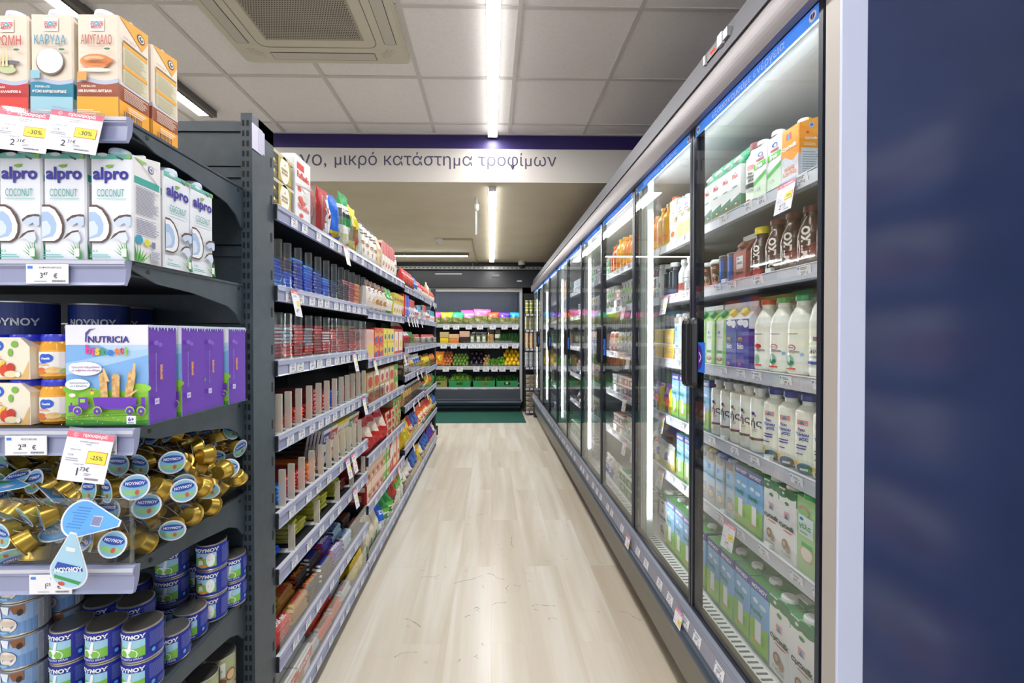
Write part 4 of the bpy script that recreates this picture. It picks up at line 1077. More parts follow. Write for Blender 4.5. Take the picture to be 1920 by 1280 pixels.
# ================================================================ end shelving beside the camera: its goods
def delta_mark(y, s=0.13):
    out = []
    for i in range(3): out.append(('r', 0.5 - s * 1.15, y + 0.018 - i * 0.0145, 0.5 + s * 1.15, y + 0.026 - i * 0.0145, '#d8353c'))
    out += [('p', [(0.5 - s * 0.95, y - 0.012), (0.5 + s * 0.95, y - 0.012), (0.5, y + 0.034)], '#e8f3f6'), ('p', [(0.5 - s * 0.75, y - 0.009), (0.5 + s * 0.75, y - 0.009), (0.5, y + 0.029)], '#2795bf'), ('p', [(0.5 - s * 0.35, y - 0.006), (0.5 + s * 0.35, y - 0.006), (0.5, y + 0.012)], '#bfe0ea')]
    out.append(('t', 'ΔΕΛΤΑ', 0.5, y - 0.028, s * 2.0, '#d8353c', 0.04))
    return out
def nut_carton(name, word, wc, c_mid, c_low, line1, line2, pic, sidec):
    CREAM = '#e7d9c9'
    fr = [('w', 0, 0.30, 1, 0.385, '#b9c0d8', 0.016), ('w', 0, 0, 1, 0.345, c_mid, 0.014), ('r', 0, 0, 1, 0.215, c_low)] + [('r', 0.33, 0.84, 0.67, 0.965, '#efe6e0')] + delta_mark(0.905) + \
         [('t', word, 0.5, 0.755, 0.74, wc, 0.004, 0, 0.095), ('l', 0.3, 0.685, 0.75, 0.70, 1, '#c9a890')] + pic + \
         [('t', line1, 0.34, 0.30, 0.34, '#f4ece6', 0.01, 0, 0.022), ('t', line2, 0.5, 0.255, 0.80, '#f7f0ea', 0.03, 0, 0.028),
          ('e', 0.80, 0.655, 0.09, 0.035, '#e9e6d6'), ('e', 0.80, 0.655, 0.075, 0.026, '#3f7a4a'), ('l', 0.08, 0.03, 0.62, 0.085, 3, '#f0e4d0')]
    sp = [('r', 0, 0, 1, 0.20, c_low), ('w', 0, 0.20, 1, 0.345, c_mid, 0.006), ('w', 0, 0.345, 1, 0.375, '#cfd0d8', 0.006),
          ('r', 0.12, 0.37, 0.93, 0.79, '#d9d2b4'), ('r', 0.12, 0.735, 0.93, 0.775, '#e9a21c'), ('r', 0.12, 0.52, 0.93, 0.555, '#e9a21c'), ('r', 0.12, 0.78, 0.93, 0.792, '#6b6a6a'),
          ('l', 0.16, 0.57, 0.9, 0.725, 12, '#a79f84'), ('l', 0.16, 0.38, 0.9, 0.51, 10, '#a79f84'), ('l', 0.12, 0.215, 0.93, 0.33, 7, '#e8cdbb'),
          ('l', 0.25, 0.11, 0.9, 0.175, 3, '#f7ead0'), ('t', word, 0.3, 0.82, 0.4, wc, 0.0)]
    for i in range(11): sp.append(('r', 0.10 + i * 0.05, 0.02, 0.10 + i * 0.05 + (0.03 if i % 3 else 0.018), 0.10, '#3a3a44'))
    m, c = brick(0.077, 0.072, 0.196, CREAM, fr, sp, flap=sidec, slant=0.010, cap='#dfe0ee', cap_at=-0.22, cap_r=0.017)
    # round seal on the folded flap
    F = side_pos(0.077, 0.072)
    m.ell(F, 0.016, 0.184, 0.0095, 0.0095, '#33343c', 5, 18); m.ell(F, 0.016, 0.184, 0.0072, 0.0072, '#e9e2d4', 6, 18); m.ell(F, 0.016, 0.184, 0.0052, 0.0052, '#4b4c58', 7, 14); m.ell(F, 0.017, 0.1855, 0.0022, 0.0022, '#e9e2d4', 8, 10)
    return kind(m, name, '', 'drink carton', 0.077, 0.072, 0.206, [('cap', c)])
almond_pic = [('e', 0.48, 0.545, 0.37, 0.18, '#e0935a', 22), ('e', 0.50, 0.555, 0.34, 0.15, '#d98446', 22), ('e', 0.45, 0.57, 0.24, 0.06, '#efb78a', 18), ('p', [(0.72, 0.60), (0.95, 0.555), (0.72, 0.50)], '#cf7a40'), ('e', 0.5, 0.46, 0.36, 0.05, '#f3e4d8', 18),
              ('r', 0.06, 0.36, 0.28, 0.44, '#f2a04a')] + [('e', 0.42 + 0.05 * i, 0.535 + 0.012 * (i % 3), 0.2, 0.008, '#b8632c') for i in range(4)]
coco_pic = [('e', 0.5, 0.54, 0.33, 0.32, '#7a6a5a', 24), ('e', 0.5, 0.548, 0.31, 0.30, '#eef0f6', 24), ('e', 0.51, 0.55, 0.25, 0.24, '#dfe3ee', 22), ('e', 0.45, 0.575, 0.14, 0.12, '#f8f9fc', 18), ('r', 0.05, 0.38, 0.27, 0.455, '#8fc4d8')]
oat_pic = [('e', 0.4, 0.5, 0.3, 0.12, '#d9cfa8', 18), ('e', 0.55, 0.47, 0.2, 0.09, '#c3cba0', 16), ('e', 0.62, 0.54, 0.24, 0.05, '#6a6670', 14)] + [('p', [(0.15 + 0.09 * i, 0.5), (0.19 + 0.09 * i, 0.66 + 0.01 * i), (0.22 + 0.09 * i, 0.5)], '#e4d3a0') for i in range(5)]
K_alm = nut_carton('milk_drink_carton', 'ΑΜΥΓΔΑΛΟ', '#b5453a', '#9c4a2c', '#f5a81c', 'ΡΟΦΗΜΑ ΑΠΟ', '100% ΕΛΛΗΝΙΚΑ ΑΜΥΓΔΑΛΑ', almond_pic, '#f0a01e')
K_coc = nut_carton('milk_drink_carton', 'ΚΑΡΥΔΑ', '#2f8fb5', '#1683a4', '#9ecbdc', 'ΡΟΦΗΜΑ ΑΠΟ', 'ΦΥΣΙΚΟ ΚΑΡΥΔΟ ΚΑΡΥΔΑΣ', coco_pic, '#5ab0cc')
K_oat = nut_carton('milk_drink_carton', 'ΒΡΩΜΗ', '#c0392f', '#c1242c', '#e23a30', 'ΡΟΦΗΜΑ', 'ΒΡΩΜΗ, ΚΑΛΑΜΠΟΚΙ &', oat_pic, '#d8353c')
G1 = 'milk drink cartons on the top shelf of the end shelving'
z = EZ[0] + 0.001
K_alm.put((-0.741, 0.878, z), 0, 'tall orange and cream almond drink carton in front at the end of the top shelf', G1, look='')
for ch in (): pass
K_alm.put((-0.741, 0.960, z), 0.0, 'orange and cream almond drink carton, second behind the front one on the top shelf', G1, look='')
K_coc.put((-0.829, 0.880, z), 0.02, 'blue and cream coconut drink carton between the oat and almond cartons, top shelf', G1, look='')
K_coc.put((-0.829, 0.965, z), 0, 'blue and cream coconut drink carton hidden behind the front coconut one', G1, look='')
K_oat.put((-0.913, 0.884, z), -0.02, 'red and cream oat drink carton, in front beside the coconut one, top shelf', G1, look='')
K_oat.put((-0.998, 0.886, z), 0, 'red and cream oat drink carton at the picture edge of the top shelf', G1, look='')

def alpro(almond=False):
    W_ = '#e9edf7'; teal = '#2f9d96'; navy = '#2a239a'
    fr = [('w', 0.0, 0.955, 1, 0.999, '#67b9ad', 0.0), ('e', 0.25, 0.985, 0.22, 0.07, '#79c3ba'), ('e', 0.30, 0.995, 0.12, 0.045, W_),
          ('p', [(0.62, 0.985), (0.80, 0.955), (0.78, 0.94), (0.66, 0.965)], '#5a4a42'), ('p', [(0.8, 0.99), (0.95, 0.95), (0.99, 0.97), (0.97, 0.995)], '#8db35a'),
          ('t', 'alpro', 0.5, 0.80, 0.84, navy, 0.03), ('e', 0.47, 0.885, 0.09, 0.032, '#7ab648', 14), ('p', [(0.44, 0.865), (0.60, 0.90), (0.46, 0.90)], '#8cc152'),
          ('t', 'COCONUT' if not almond else 'ALMOND', 0.5, 0.635, 0.64, teal, 0.0, 0, 0.072), ('l', 0.18, 0.575, 0.88, 0.588, 1, '#8fc7c3')]
    if not almond:
        fr += [('p', [(0.0, 0.52), (0.18, 0.52), (0.32, 0.49), (0.45, 0.42), (0.51, 0.34), (0.50, 0.26), (0.43, 0.20), (0.30, 0.165), (0.0, 0.165)], '#5c4038'),
               ('p', [(0.0, 0.50), (0.17, 0.50), (0.30, 0.47), (0.41, 0.40), (0.47, 0.33), (0.46, 0.26), (0.39, 0.205), (0.28, 0.178), (0.0, 0.178)], '#f1f4fb'),
               ('p', [(0.0, 0.45), (0.14, 0.455), (0.27, 0.41), (0.34, 0.34), (0.33, 0.27), (0.25, 0.22), (0.0, 0.20)], '#a9c3e8'),
               ('p', [(0.0, 0.36), (0.12, 0.37), (0.22, 0.31), (0.2, 0.25), (0.0, 0.21)], '#d3e0f4'),
               ('p', [(0.58, 0.38), (0.72, 0.42), (0.90, 0.43), (1.0, 0.425), (1.0, 0.405), (0.86, 0.41), (0.70, 0.39), (0.60, 0.355)], '#5c4038'),
               ('p', [(0.60, 0.355), (0.70, 0.39), (0.86, 0.41), (1.0, 0.405), (1.0, 0.33), (0.92, 0.31), (0.84, 0.35), (0.72, 0.32)], '#c3d3ee'),
               ('p', [(0.50, 0.19), (0.60, 0.245), (0.74, 0.275), (0.88, 0.28), (0.88, 0.265), (0.72, 0.255), (0.60, 0.215)], '#5c4038'),
               ('p', [(0.58, 0.20), (0.72, 0.25), (0.88, 0.262), (0.93, 0.20), (0.88, 0.16), (0.76, 0.17), (0.68, 0.20)], '#d6e0f3')]
    else:
        fr += [('e', 0.3, 0.38, 0.3, 0.25, '#e4b79a'), ('e', 0.55, 0.25, 0.2, 0.12, '#c98a5a')]
    fr += [('t', 'ΕΚΑ', 0.14, 0.085, 0.16, teal), ('l', 0.03, 0.025, 0.58, 0.062, 2, '#6bb5b0')]
    for i in range(7):
        fr.append(('p', [(0.98, 0.0), (0.90, 0.0), (0.58 + 0.055 * i, 0.10 + 0.02 * (i % 4) + 0.008 * i)], '#7fb95a' if i % 2 else '#3e8a4a'))
    fr.append(('r', 0.80, 0.03, 0.92, 0.105, '#eef6ee'))
    sp = [('r', 0.06, 0.75, 0.95, 0.815, '#3aa89e'), ('p', [(0.05, 0.99), (0.5, 0.985), (0.35, 0.945)], '#9ccc6a'), ('r', 0.02, 0.965, 0.9, 0.968, '#b9bcc8'),
          ('p', [(0.1, 0.985), (0.115, 0.985), (0.9, 0.81), (0.89, 0.80)], '#9d9fae'),
          ('l', 0.10, 0.46, 0.92, 0.735, 20, '#8a8ca8'), ('l', 0.10, 0.27, 0.92, 0.43, 10, '#8f91b4'), ('e', 0.18, 0.215, 0.13, 0.13, '#3a9fc4', 16), ('e', 0.46, 0.20, 0.10, 0.10, '#e0dc3a', 14),
          ('r', 0.62, 0.16, 0.75, 0.22, '#7a7c9a'), ('r', 0.58, 0.03, 0.95, 0.135, '#d7d9e6'), ('l', 0.60, 0.035, 0.93, 0.13, 6, '#9a9cb4')]
    for i in range(6): sp.append(('p', [(0.02 + 0.03 * i, 0.0), (0.12 + 0.03 * i, 0.0), (-0.02 + 0.11 * i + 0.0, 0.20 - 0.022 * i)], '#6fbf4a' if i % 2 else '#2f8a4a'))
    m, c = brick(0.078, 0.070, 0.200, W_, fr, sp, slant=0.012, cap='#c9dbe9', side='#ecebee', cap_at=-0.2, cap_r=0.017)
    F = side_pos(0.078, 0.070); m.ell(F, 0.010, 0.187, 0.007, 0.0075, '#3b3f9a', 4, 16); m.ell(F, 0.010, 0.187, 0.0055, 0.006, '#ecebee', 5, 16); m.text(F, 'e', 0.010, 0.187, '#3b3f9a', h=0.006, k=6)
    return kind(m, 'milk_drink_carton', '', 'drink carton', 0.078, 0.07, 0.21, [('cap', c)])
K_alp = alpro(); K_alpa = alpro(True)
G2 = 'white coconut drink cartons on the second shelf of the end shelving'
z = EZ[1] + 0.001
def alp(x, y, rz, lab, K=None): (K or K_alp).put((x, y, z), rz, lab, G2, look='')
alp(-0.717, 0.876, 0, 'white coconut drink carton with its ingredients side shown, end of the second shelf')
alp(-0.804, 0.876, 0, 'white coconut drink carton in front, second from the bracket, second shelf')
alp(-0.886, 0.876, 0, 'white coconut drink carton in front, third from the bracket, second shelf')
alp(-0.969, 0.876, 0, 'white carton with warm almond print, cut by the picture edge, second shelf', K_alpa)
alp(-0.713, 0.959, PI / 2, 'coconut carton turned to face the aisle, first behind the front row')
alp(-0.713, 1.040, PI / 2, 'coconut carton turned to face the aisle, second behind the front row')
alp(-0.818, 0.957, 0, 'coconut carton standing hidden behind the second front one')
alp(-0.899, 0.957, 0, 'coconut carton standing hidden behind the third front one')

# ---- third shelf: rusk boxes, jars, tins
z = EZ[2] + 0.001
PUR = '#6a34b8'
def rusk():
    w_, d_, h_ = 0.158, 0.074, 0.196
    fr = [('r', 0, 0, 1, 0.80, '#7fb2ea'), ('p', [(0.0, 0.62), (1, 0.78), (1, 0.70), (0.0, 0.5)], '#a9cdf3'), ('p', [(0.4, 0.80), (1, 0.80), (1, 0.76), (0.6, 0.72)], '#b9d6f5'), ('r', 0, 0.80, 1, 1, '#e9e9f5'),
          ('w', 0, 0, 1, 0.36, '#8ccb3c', 0.02), ('e', 0.1, 0.36, 0.14, 0.05, '#7abf3a'), ('e', 0.88, 0.37, 0.16, 0.06, '#96d24a'), ('w', 0, 0, 1, 0.05, '#4b9a3a', 0.01), ('r', 0, 0, 1, 0.02, '#2f7a3c'),
          ('t', 'NUTRICIA', 0.53, 0.855, 0.50, '#3b2f8f', 0.03), ('p', [(0.245, 0.83), (0.262, 0.83), (0.268, 0.90), (0.31, 0.945), (0.38, 0.965), (0.30, 0.958), (0.25, 0.92)], '#4a3fa0')]
    word = 'biskotti'; cols = ['#e0409a', '#e0409a', '#f2c21c', '#34a853', '#2f7fd0', '#ea7a2a', '#d9342c', '#8cc63f']
    widths = [0.082, 0.034, 0.068, 0.078, 0.088, 0.062, 0.062, 0.034]; cx = 0.245
    for ch, co, ww in zip(word, cols, widths):
        fr.append(('t', ch, cx + ww / 2, 0.735 + (0.012 if ch in 'bkt' else 0) + 0.012 * math.sin(cx * 9), ww * 0.88, co, 0.04)); cx += ww + 0.002
    fr += [('e', 0.26, 0.565, 0.20, 0.085, '#eef3fb', 20), ('e', 0.14, 0.575, 0.08, 0.06, '#eef3fb'), ('t', 'Τραγανά παξιμαδάκια', 0.265, 0.58, 0.34, '#a33a9a', 0.01), ('t', 'με ασβέστιο και σίδηρο', 0.27, 0.548, 0.34, '#a33a9a', 0.01),
           ('e', 0.17, 0.41, 0.15, 0.07, '#eef3fb', 18), ('t', 'Εμπλουτισμένο', 0.19, 0.425, 0.22, '#3a4a9a'), ('t', 'με 4 βιταμίνες', 0.19, 0.395, 0.2, '#3a4a9a'), ('e', 0.11, 0.305, 0.04, 0.022, '#eef6e6')]
    for cx, y1, tl in ((0.50, 0.53, -0.02), (0.64, 0.52, 0.0), (0.79, 0.55, 0.05)):
        fr += [('p', [(cx - 0.045 , 0.28), (cx + 0.04, 0.28), (cx + 0.045 + tl, y1 - 0.03), (cx + 0.02 + tl, y1), (cx - 0.02 + tl, y1), (cx - 0.05 + tl, y1 - 0.03)], 'biscuit')]
    for a in ((0.49, 0.57, 0.54, 0.44), (0.87, 0.62, 0.85, 0.46), (0.9, 0.36, 0.8, 0.30)): fr.append(('p', [(a[0] - 0.012, a[1]), (a[0] + 0.012, a[1]), (a[2] + 0.025, a[3]), (a[2] - 0.025, a[3])], '#e2c084'))
    fr += [('r', 0.34, 0.315, 0.38, 0.345, '#f0d23a'), ('p', [(0.33, 0.345), (0.39, 0.345), (0.36, 0.365)], '#c04a6a'),
           ('p', [(0.37, 0.285), (0.90, 0.285), (0.88, 0.17), (0.40, 0.17)], PUR), ('r', 0.95, 0.17, 1.0, 0.285, PUR), ('p', [(0.08, 0.205), (0.20, 0.205), (0.20, 0.285), (0.31, 0.285), (0.32, 0.18), (0.08, 0.135)], PUR), ('r', 0.22, 0.235, 0.28, 0.27, '#9fd04a'), ('r', 0.105, 0.205, 0.13, 0.235, PUR), ('r', 0.33, 0.20, 0.37, 0.215, PUR), ('r', 0.9, 0.20, 0.95, 0.215, PUR)]
    for wx in (0.195, 0.435, 0.83, 1.0 - 0.03):
        fr += [('e', wx, 0.155, 0.055, 0.055, '#9fd04a', 18), ('e', wx, 0.15, 0.045, 0.045, PUR, 18), ('e', wx, 0.15, 0.013, 0.013, '#9fd04a', 10)]
    fr += [('p', [(0, 0.085), (0.4, 0.125), (1, 0.135), (1, 0.141), (0.4, 0.131), (0, 0.092)], '#5a7a3a'), ('p', [(0, 0.065), (0.4, 0.10), (1, 0.11), (1, 0.116), (0.4, 0.106), (0, 0.071)], '#5a7a3a')]
    for i in range(16): fr.append(('p', [(0.05 + i * 0.06, 0.062 + 0.0008 * i * (16 - i) * 0.3 + 0.02), (0.056 + i * 0.06, 0.062 + 0.0008 * i * (16 - i) * 0.3 + 0.02), (0.066 + i * 0.06, 0.10 + 0.0006 * i * (16 - i) * 0.5), (0.06 + i * 0.06, 0.10 + 0.0006 * i * (16 - i) * 0.5)], '#5a7a3a'))
    for q in range(14): fr.append(('e', (q * 0.37) % 0.8 + 0.05, 0.03 + 0.1 * ((q * 0.61) % 1), 0.006, 0.005, '#eef6e0', 8))
    fr += [('r', 0.84, 0.035, 0.95, 0.115, '#f2f0fa'), ('t', '6+', 0.895, 0.082, 0.07, '#3b3f9a', 0.03), ('t', 'μηνών', 0.895, 0.048, 0.07, '#3b3f9a', 0.02)]
    sp = [('r', 0.0, 0, 1, 0.985, PUR), ('r', 0, 0.975, 1, 1.0, '#d9dff2')]
    for i in range(9): sp.append(('p', [(0.05 + i * 0.11, 0.985), (0.13 + i * 0.11, 0.985), (0.09 + i * 0.11, 0.955 - 0.012 * (i % 3))], '#c9dcf4'))
    for i in range(9): sp.append(('p', [(0.03 + i * 0.11, 0.0), (0.13 + i * 0.11, 0.0), (0.09 + i * 0.11, 0.02 + 0.008 * (i % 3))], '#3f6a3a'))
    sp += [('t', 'biskotti', 0.36, 0.52, 0.40, '#e8a03a', 0.05, -PI / 2), ('t', 'Τραγανά παξιμαδάκια με βιταμίνες και σίδηρο', 0.16, 0.52, 1.05, '#cbb9ea', 0.0, -PI / 2), ('r', 0.10, 0.20, 0.26, 0.26, '#d9cef2'), ('t', '6+', 0.18, 0.23, 0.1, PUR), ('e', 0.16, 0.82, 0.09, 0.07, '#8a5fd0', 12), ('e', 0.30, 0.80, 0.07, 0.06, '#8a5fd0', 12)]
    m = carton_box(w_, d_, h_, '#e9e9f5', fr, sp, side='#5f2fa8')
    return kind(m, 'biscuit_box', '', 'biscuit box', w_, d_, h_)
K_rusk = rusk()
xr_ = -0.669
for i, (yc, dx) in enumerate(((0.902, 0.0), (0.989, 0.003), (1.066, 0.0), (1.152, 0.006))):
    K_rusk.put((xr_ - 0.079 + dx, yc, z), 0.0, ['purple-sided baby biscuit box showing its train picture, first in its row', 'purple-sided baby biscuit box, second in the row behind the front one', 'purple-sided baby biscuit box, third in the row, before the last one', 'purple-sided baby biscuit box at the back end of its row by the post'][i], 'baby biscuit boxes on the third shelf', look='')

def jar(loose=True):
    r = 0.0335; h_ = 0.088
    m = MB()
    m.lathe([(r * 0.86, 0), (r, 0.006), (r, 0.058), (r * 0.93, 0.070), (r * 0.86, 0.075)], ('#e8a32c', 0.15), 28, mats=[('#c98a1c', 0.15), ('#eead38', 0.15), ('#e8a32c', 0.15)])
    F = Tube(r, 0.012)
    art(m, F, 2 * PI * r, 0.042, [('r', 0.30, 0, 0.70, 1, '#f2efe6'), ('e', 0.42, 0.68, 0.05, 0.045, '#2a5fd0'), ('e', 0.46, 0.70, 0.045, 0.04, '#2a5fd0'), ('t', 'Nestlé', 0.44, 0.69, 0.075, '#f4f6ff', 0.03), ('e', 0.62, 0.88, 0.035, 0.016, '#7fb84a'),
                                 ('l', 0.34, 0.36, 0.5, 0.5, 2, '#e08a3a'), ('e', 0.40, 0.12, 0.05, 0.03, '#d9713a'), ('e', 0.50, 0.14, 0.06, 0.03, '#e9c27a'), ('e', 0.58, 0.12, 0.035, 0.02, '#a9c46a'), ('r', 0.64, 0.1, 0.70, 0.9, '#dfe4ee')])
    l = MB(); l.lathe([(r * 0.86, 0.075), (r * 0.93, 0.0755), (r * 0.93, 0.084), (r * 0.88, 0.0885), (0, 0.0875)], ('#2430c8', 0.25), 28)
    return kind(m, 'baby_food_jar', '', 'jar', 2 * r, 2 * r, h_, [('lid', l)])
K_jar = jar(); JH = 0.0893
for c_, (x, y) in enumerate(((-0.872, 0.905), (-0.93, 0.985))):
    for l_ in range(2):
        K_jar.put((x, y, z + l_ * JH), 0.35 if c_ == 0 else 0.1, (['orange baby food jar on the third shelf, lower of two beside the biscuit box', 'orange baby food jar with blue lid, topmost of the pair beside the biscuit box'] if c_ == 0 else ['orange baby food jar hidden behind the pair, lower one', 'orange baby food jar hidden behind the pair, upper one'])[l_], 'loose baby food jars', look='')
def sleeve_pair():
    r = 0.033
    t = empty('baby_food_twin_pack')
    m = MB(); hw = 0.066; pts = []
    m.prism([(-hw, 0.0), (hw, 0.0), (hw * 0.985, 0.064), (hw * 0.72, 0.082), (-hw * 0.72, 0.082), (-hw * 0.985, 0.064)], -r * 1.03, -r * 0.35, '#efe7d4', axis='y')
    F = Face((0, -r * 1.03, 0), (1, 0, 0), (0, 0, 1))
    art(m, F, 2 * hw, 0.082, [('p', [(0.02, 0), (0.98, 0), (0.985, 0.45), (0.88, 0.08), (0.6, 0.05)], '#e0b878'), ('e', 0.50, 0.80, 0.12, 0.09, '#2a5fd0'), ('t', 'Nestlé', 0.50, 0.80, 0.16, '#f4f6ff', 0.03), ('e', 0.78, 0.84, 0.05, 0.05, '#7fb84a'), ('e', 0.72, 0.64, 0.035, 0.06, '#7fb84a'),
                              ('l', 0.45, 0.46, 0.64, 0.58, 2, '#e08a3a'), ('p', [(0.40, 0.1), (0.52, 0.12), (0.66, 0.42), (0.62, 0.46), (0.48, 0.22)], '#ecc63a'), ('e', 0.64, 0.22, 0.07, 0.09, '#d9482c'), ('e', 0.73, 0.28, 0.06, 0.07, '#c8352c'), ('e', 0.74, 0.13, 0.10, 0.05, '#eadcb4'), ('e', 0.84, 0.12, 0.035, 0.04, '#f2efe6')])
    m.build('cardboard_sleeve', t)
    for s in (-1, 1):
        j = MB(); c = (s * 0.034, 0, 0)
        j.lathe([(r * 0.86, 0.001), (r, 0.006), (r, 0.058), (r * 0.93, 0.070), (r * 0.86, 0.075)], ('#c58a2c', 0.15), 24, c=c); j.build('jar', t)
        j = MB(); j.lathe([(r * 0.86, 0.075), (r * 0.93, 0.0755), (r * 0.93, 0.084), (r * 0.88, 0.088), (0, 0.0875)], ('#2430c8', 0.25), 24, c=c); j.build('lid', t)
        j = MB(); j.T = Matrix.Translation(c); F2 = Tube(r, 0.012); j.rect(F2, 0.02, 0, 0.075, 0.042, '#cfd6e4', 1); j.lines(F2, 0.025, 0.004, 0.07, 0.038, 6, '#7a86b0', 2); j.T = None; j.build('label', t)
    return Kind(t, '', 'jar pack', 0.132, 0.066, 0.089)
K_pair = sleeve_pair()
for l_ in range(2):
    K_pair.put((-0.968, 0.905, z + l_ * JH), 0.0, ['sleeved twin pack of baby food jars, lower of two, beside the loose jars', 'sleeved twin pack of baby food jars, upper of two, beside the loose jars'][l_], 'sleeved baby food jar packs', look='')
def farine():
    r, h_ = 0.056, 0.250
    m, l = can(r, h_, '#b8652a', [('r', 0, 0.70, 1, 1, '#16307c'), ('w', 0.2, 0.62, 0.8, 0.74, '#16307c', 0.02), ('w', 0.2, 0.60, 0.8, 0.66, '#3f8a4a', 0.02), ('w', 0.2, 0.55, 0.8, 0.64, '#b8652a', 0.02), ('r', 0, 0.60, 0.2, 0.7, '#16307c'), ('r', 0.8, 0.6, 1, 0.7, '#16307c'),
                               ('t', 'ΝΟΥΝΟΥ', 0.5, 0.83, 0.25, '#e6e9f2', 0.03), ('t', 'ΦΑΡΙΝ', 0.53, 0.50, 0.12, '#d9e4ee', 0.0, 0, 0.10), ('t', 'ΛΑΚΤΕ', 0.53, 0.36, 0.14, '#d9e4ee', 0.0, 0, 0.10), ('e', 0.37, 0.42, 0.045, 0.05, '#8a5236'), ('e', 0.37, 0.47, 0.048, 0.03, '#4a2c1e'), ('w', 0.32, 0, 0.43, 0.2, '#b9cbe0'), ('l', 0.5, 0.1, 0.6, 0.2, 3, '#e8c04a')], lid='#d8d4d0', ring=False)
    return kind(m, 'baby_cereal_tin', '', 'tin', 2 * r, 2 * r, h_, [('lid', l)])
K_far = farine()
for i, (x, y) in enumerate(((-0.955, 1.02), (-1.07, 1.02), (-0.89, 1.105), (-0.845, 1.165))):
    pass
for i, (x, y, rz) in enumerate(((-1.175, 1.00, 0.25), (-1.055, 1.01, 0.40), (-0.955, 1.085, 0.45), (-0.985, 1.20, 0.3))):
    K_far.put((x, y, z), rz, ['tall blue and orange baby cereal tin beyond the picture edge', 'tall blue and orange baby cereal tin, standing behind the sleeved twin packs', 'tall blue and orange baby cereal tin, standing behind the loose jars', 'blue and orange cereal tin, farthest back behind the others'][i], 'baby cereal tins', look='')

# ---- fourth shelf: clear bin of coffee cream portions
z = EZ[3] + 0.001
t = empty('acrylic_bin', (EX, EY0, z)); tag(t, 'clear acrylic bin holding the pile of coffee cream packs, fourth shelf', 'bin')
def wall_(a, b2, h_, nm):
    m = MB(); (x0, y0), (x1, y1) = a, b2; dx, dy = x1 - x0, y1 - y0; l = math.hypot(dx, dy); nx, ny = -dy / l * 0.0015, dx / l * 0.0015
    m.prism([(x0 - nx, y0 - ny), (x1 - nx, y1 - ny), (x1 + nx, y1 + ny), (x0 + nx, y0 + ny)], 0, h_, 'acrylic', axis='z')
    m.prism([(x0 - nx, y0 - ny), (x1 - nx, y1 - ny), (x1 + nx, y1 + ny), (x0 + nx, y0 + ny)], h_, h_ + 0.0015, 'frost', axis='z'); m.build(nm, t)
wall_((-0.62, 0.006), (0.002, 0.006), 0.125, 'bin_front'); wall_((0.004, 0.008), (0.004, 0.34), 0.125, 'bin_side')
m = MB(); m.box(0.0005, 0.0055, 0.004, 0.009, 0, 0.128, 'frost'); m.box(-0.026, -0.0235, 0.0015, 0.0045, 0.0, 0.122, 'frost'); m.build('bin_corner', t)
wall_((-0.275, 0.009), (-0.275, 0.30), 0.12, 'bin_divider')
GOLD = ('#c9a94c', 0.28, 0.75); GOLD2 = ('#b8983e', 0.3, 0.75)
def cup_mb(T):
    m = MB(); m.T = T
    n = 18
    m.lathe([(0.0125, 0), (0.0145, 0.001), (0.0175, 0.019), (0.0205, 0.0195), (0.0205, 0.0203)], GOLD, n, mats=[GOLD2, GOLD, GOLD, GOLD])
    return m
def lid_items(m, T):
    m.T = T
    F = Face((0, 0, 0.0205), (1, 0, 0), (0, 1, 0))
    m.ell(F, 0, 0, 0.0203, 0.0203, '#e4e7f2', 0, 20); m.ell(F, 0, 0, 0.0178, 0.0178, '#7fbbe0', 1, 20)
    m.ell(F, 0, -0.004, 0.0165, 0.009, '#8fc486', 2, 16, PI, 2 * PI); m.ell(F, 0, 0.006, 0.016, 0.0065, '#2647a8', 3, 16); m.text(F, 'ΝΟΥΝΟΥ', 0, 0.006, '#eef2fb', w=0.026, k=4, bold=0.03); m.ell(F, 0.004, -0.008, 0.003, 0.004, '#c8574a', 4, 8); m.T = None
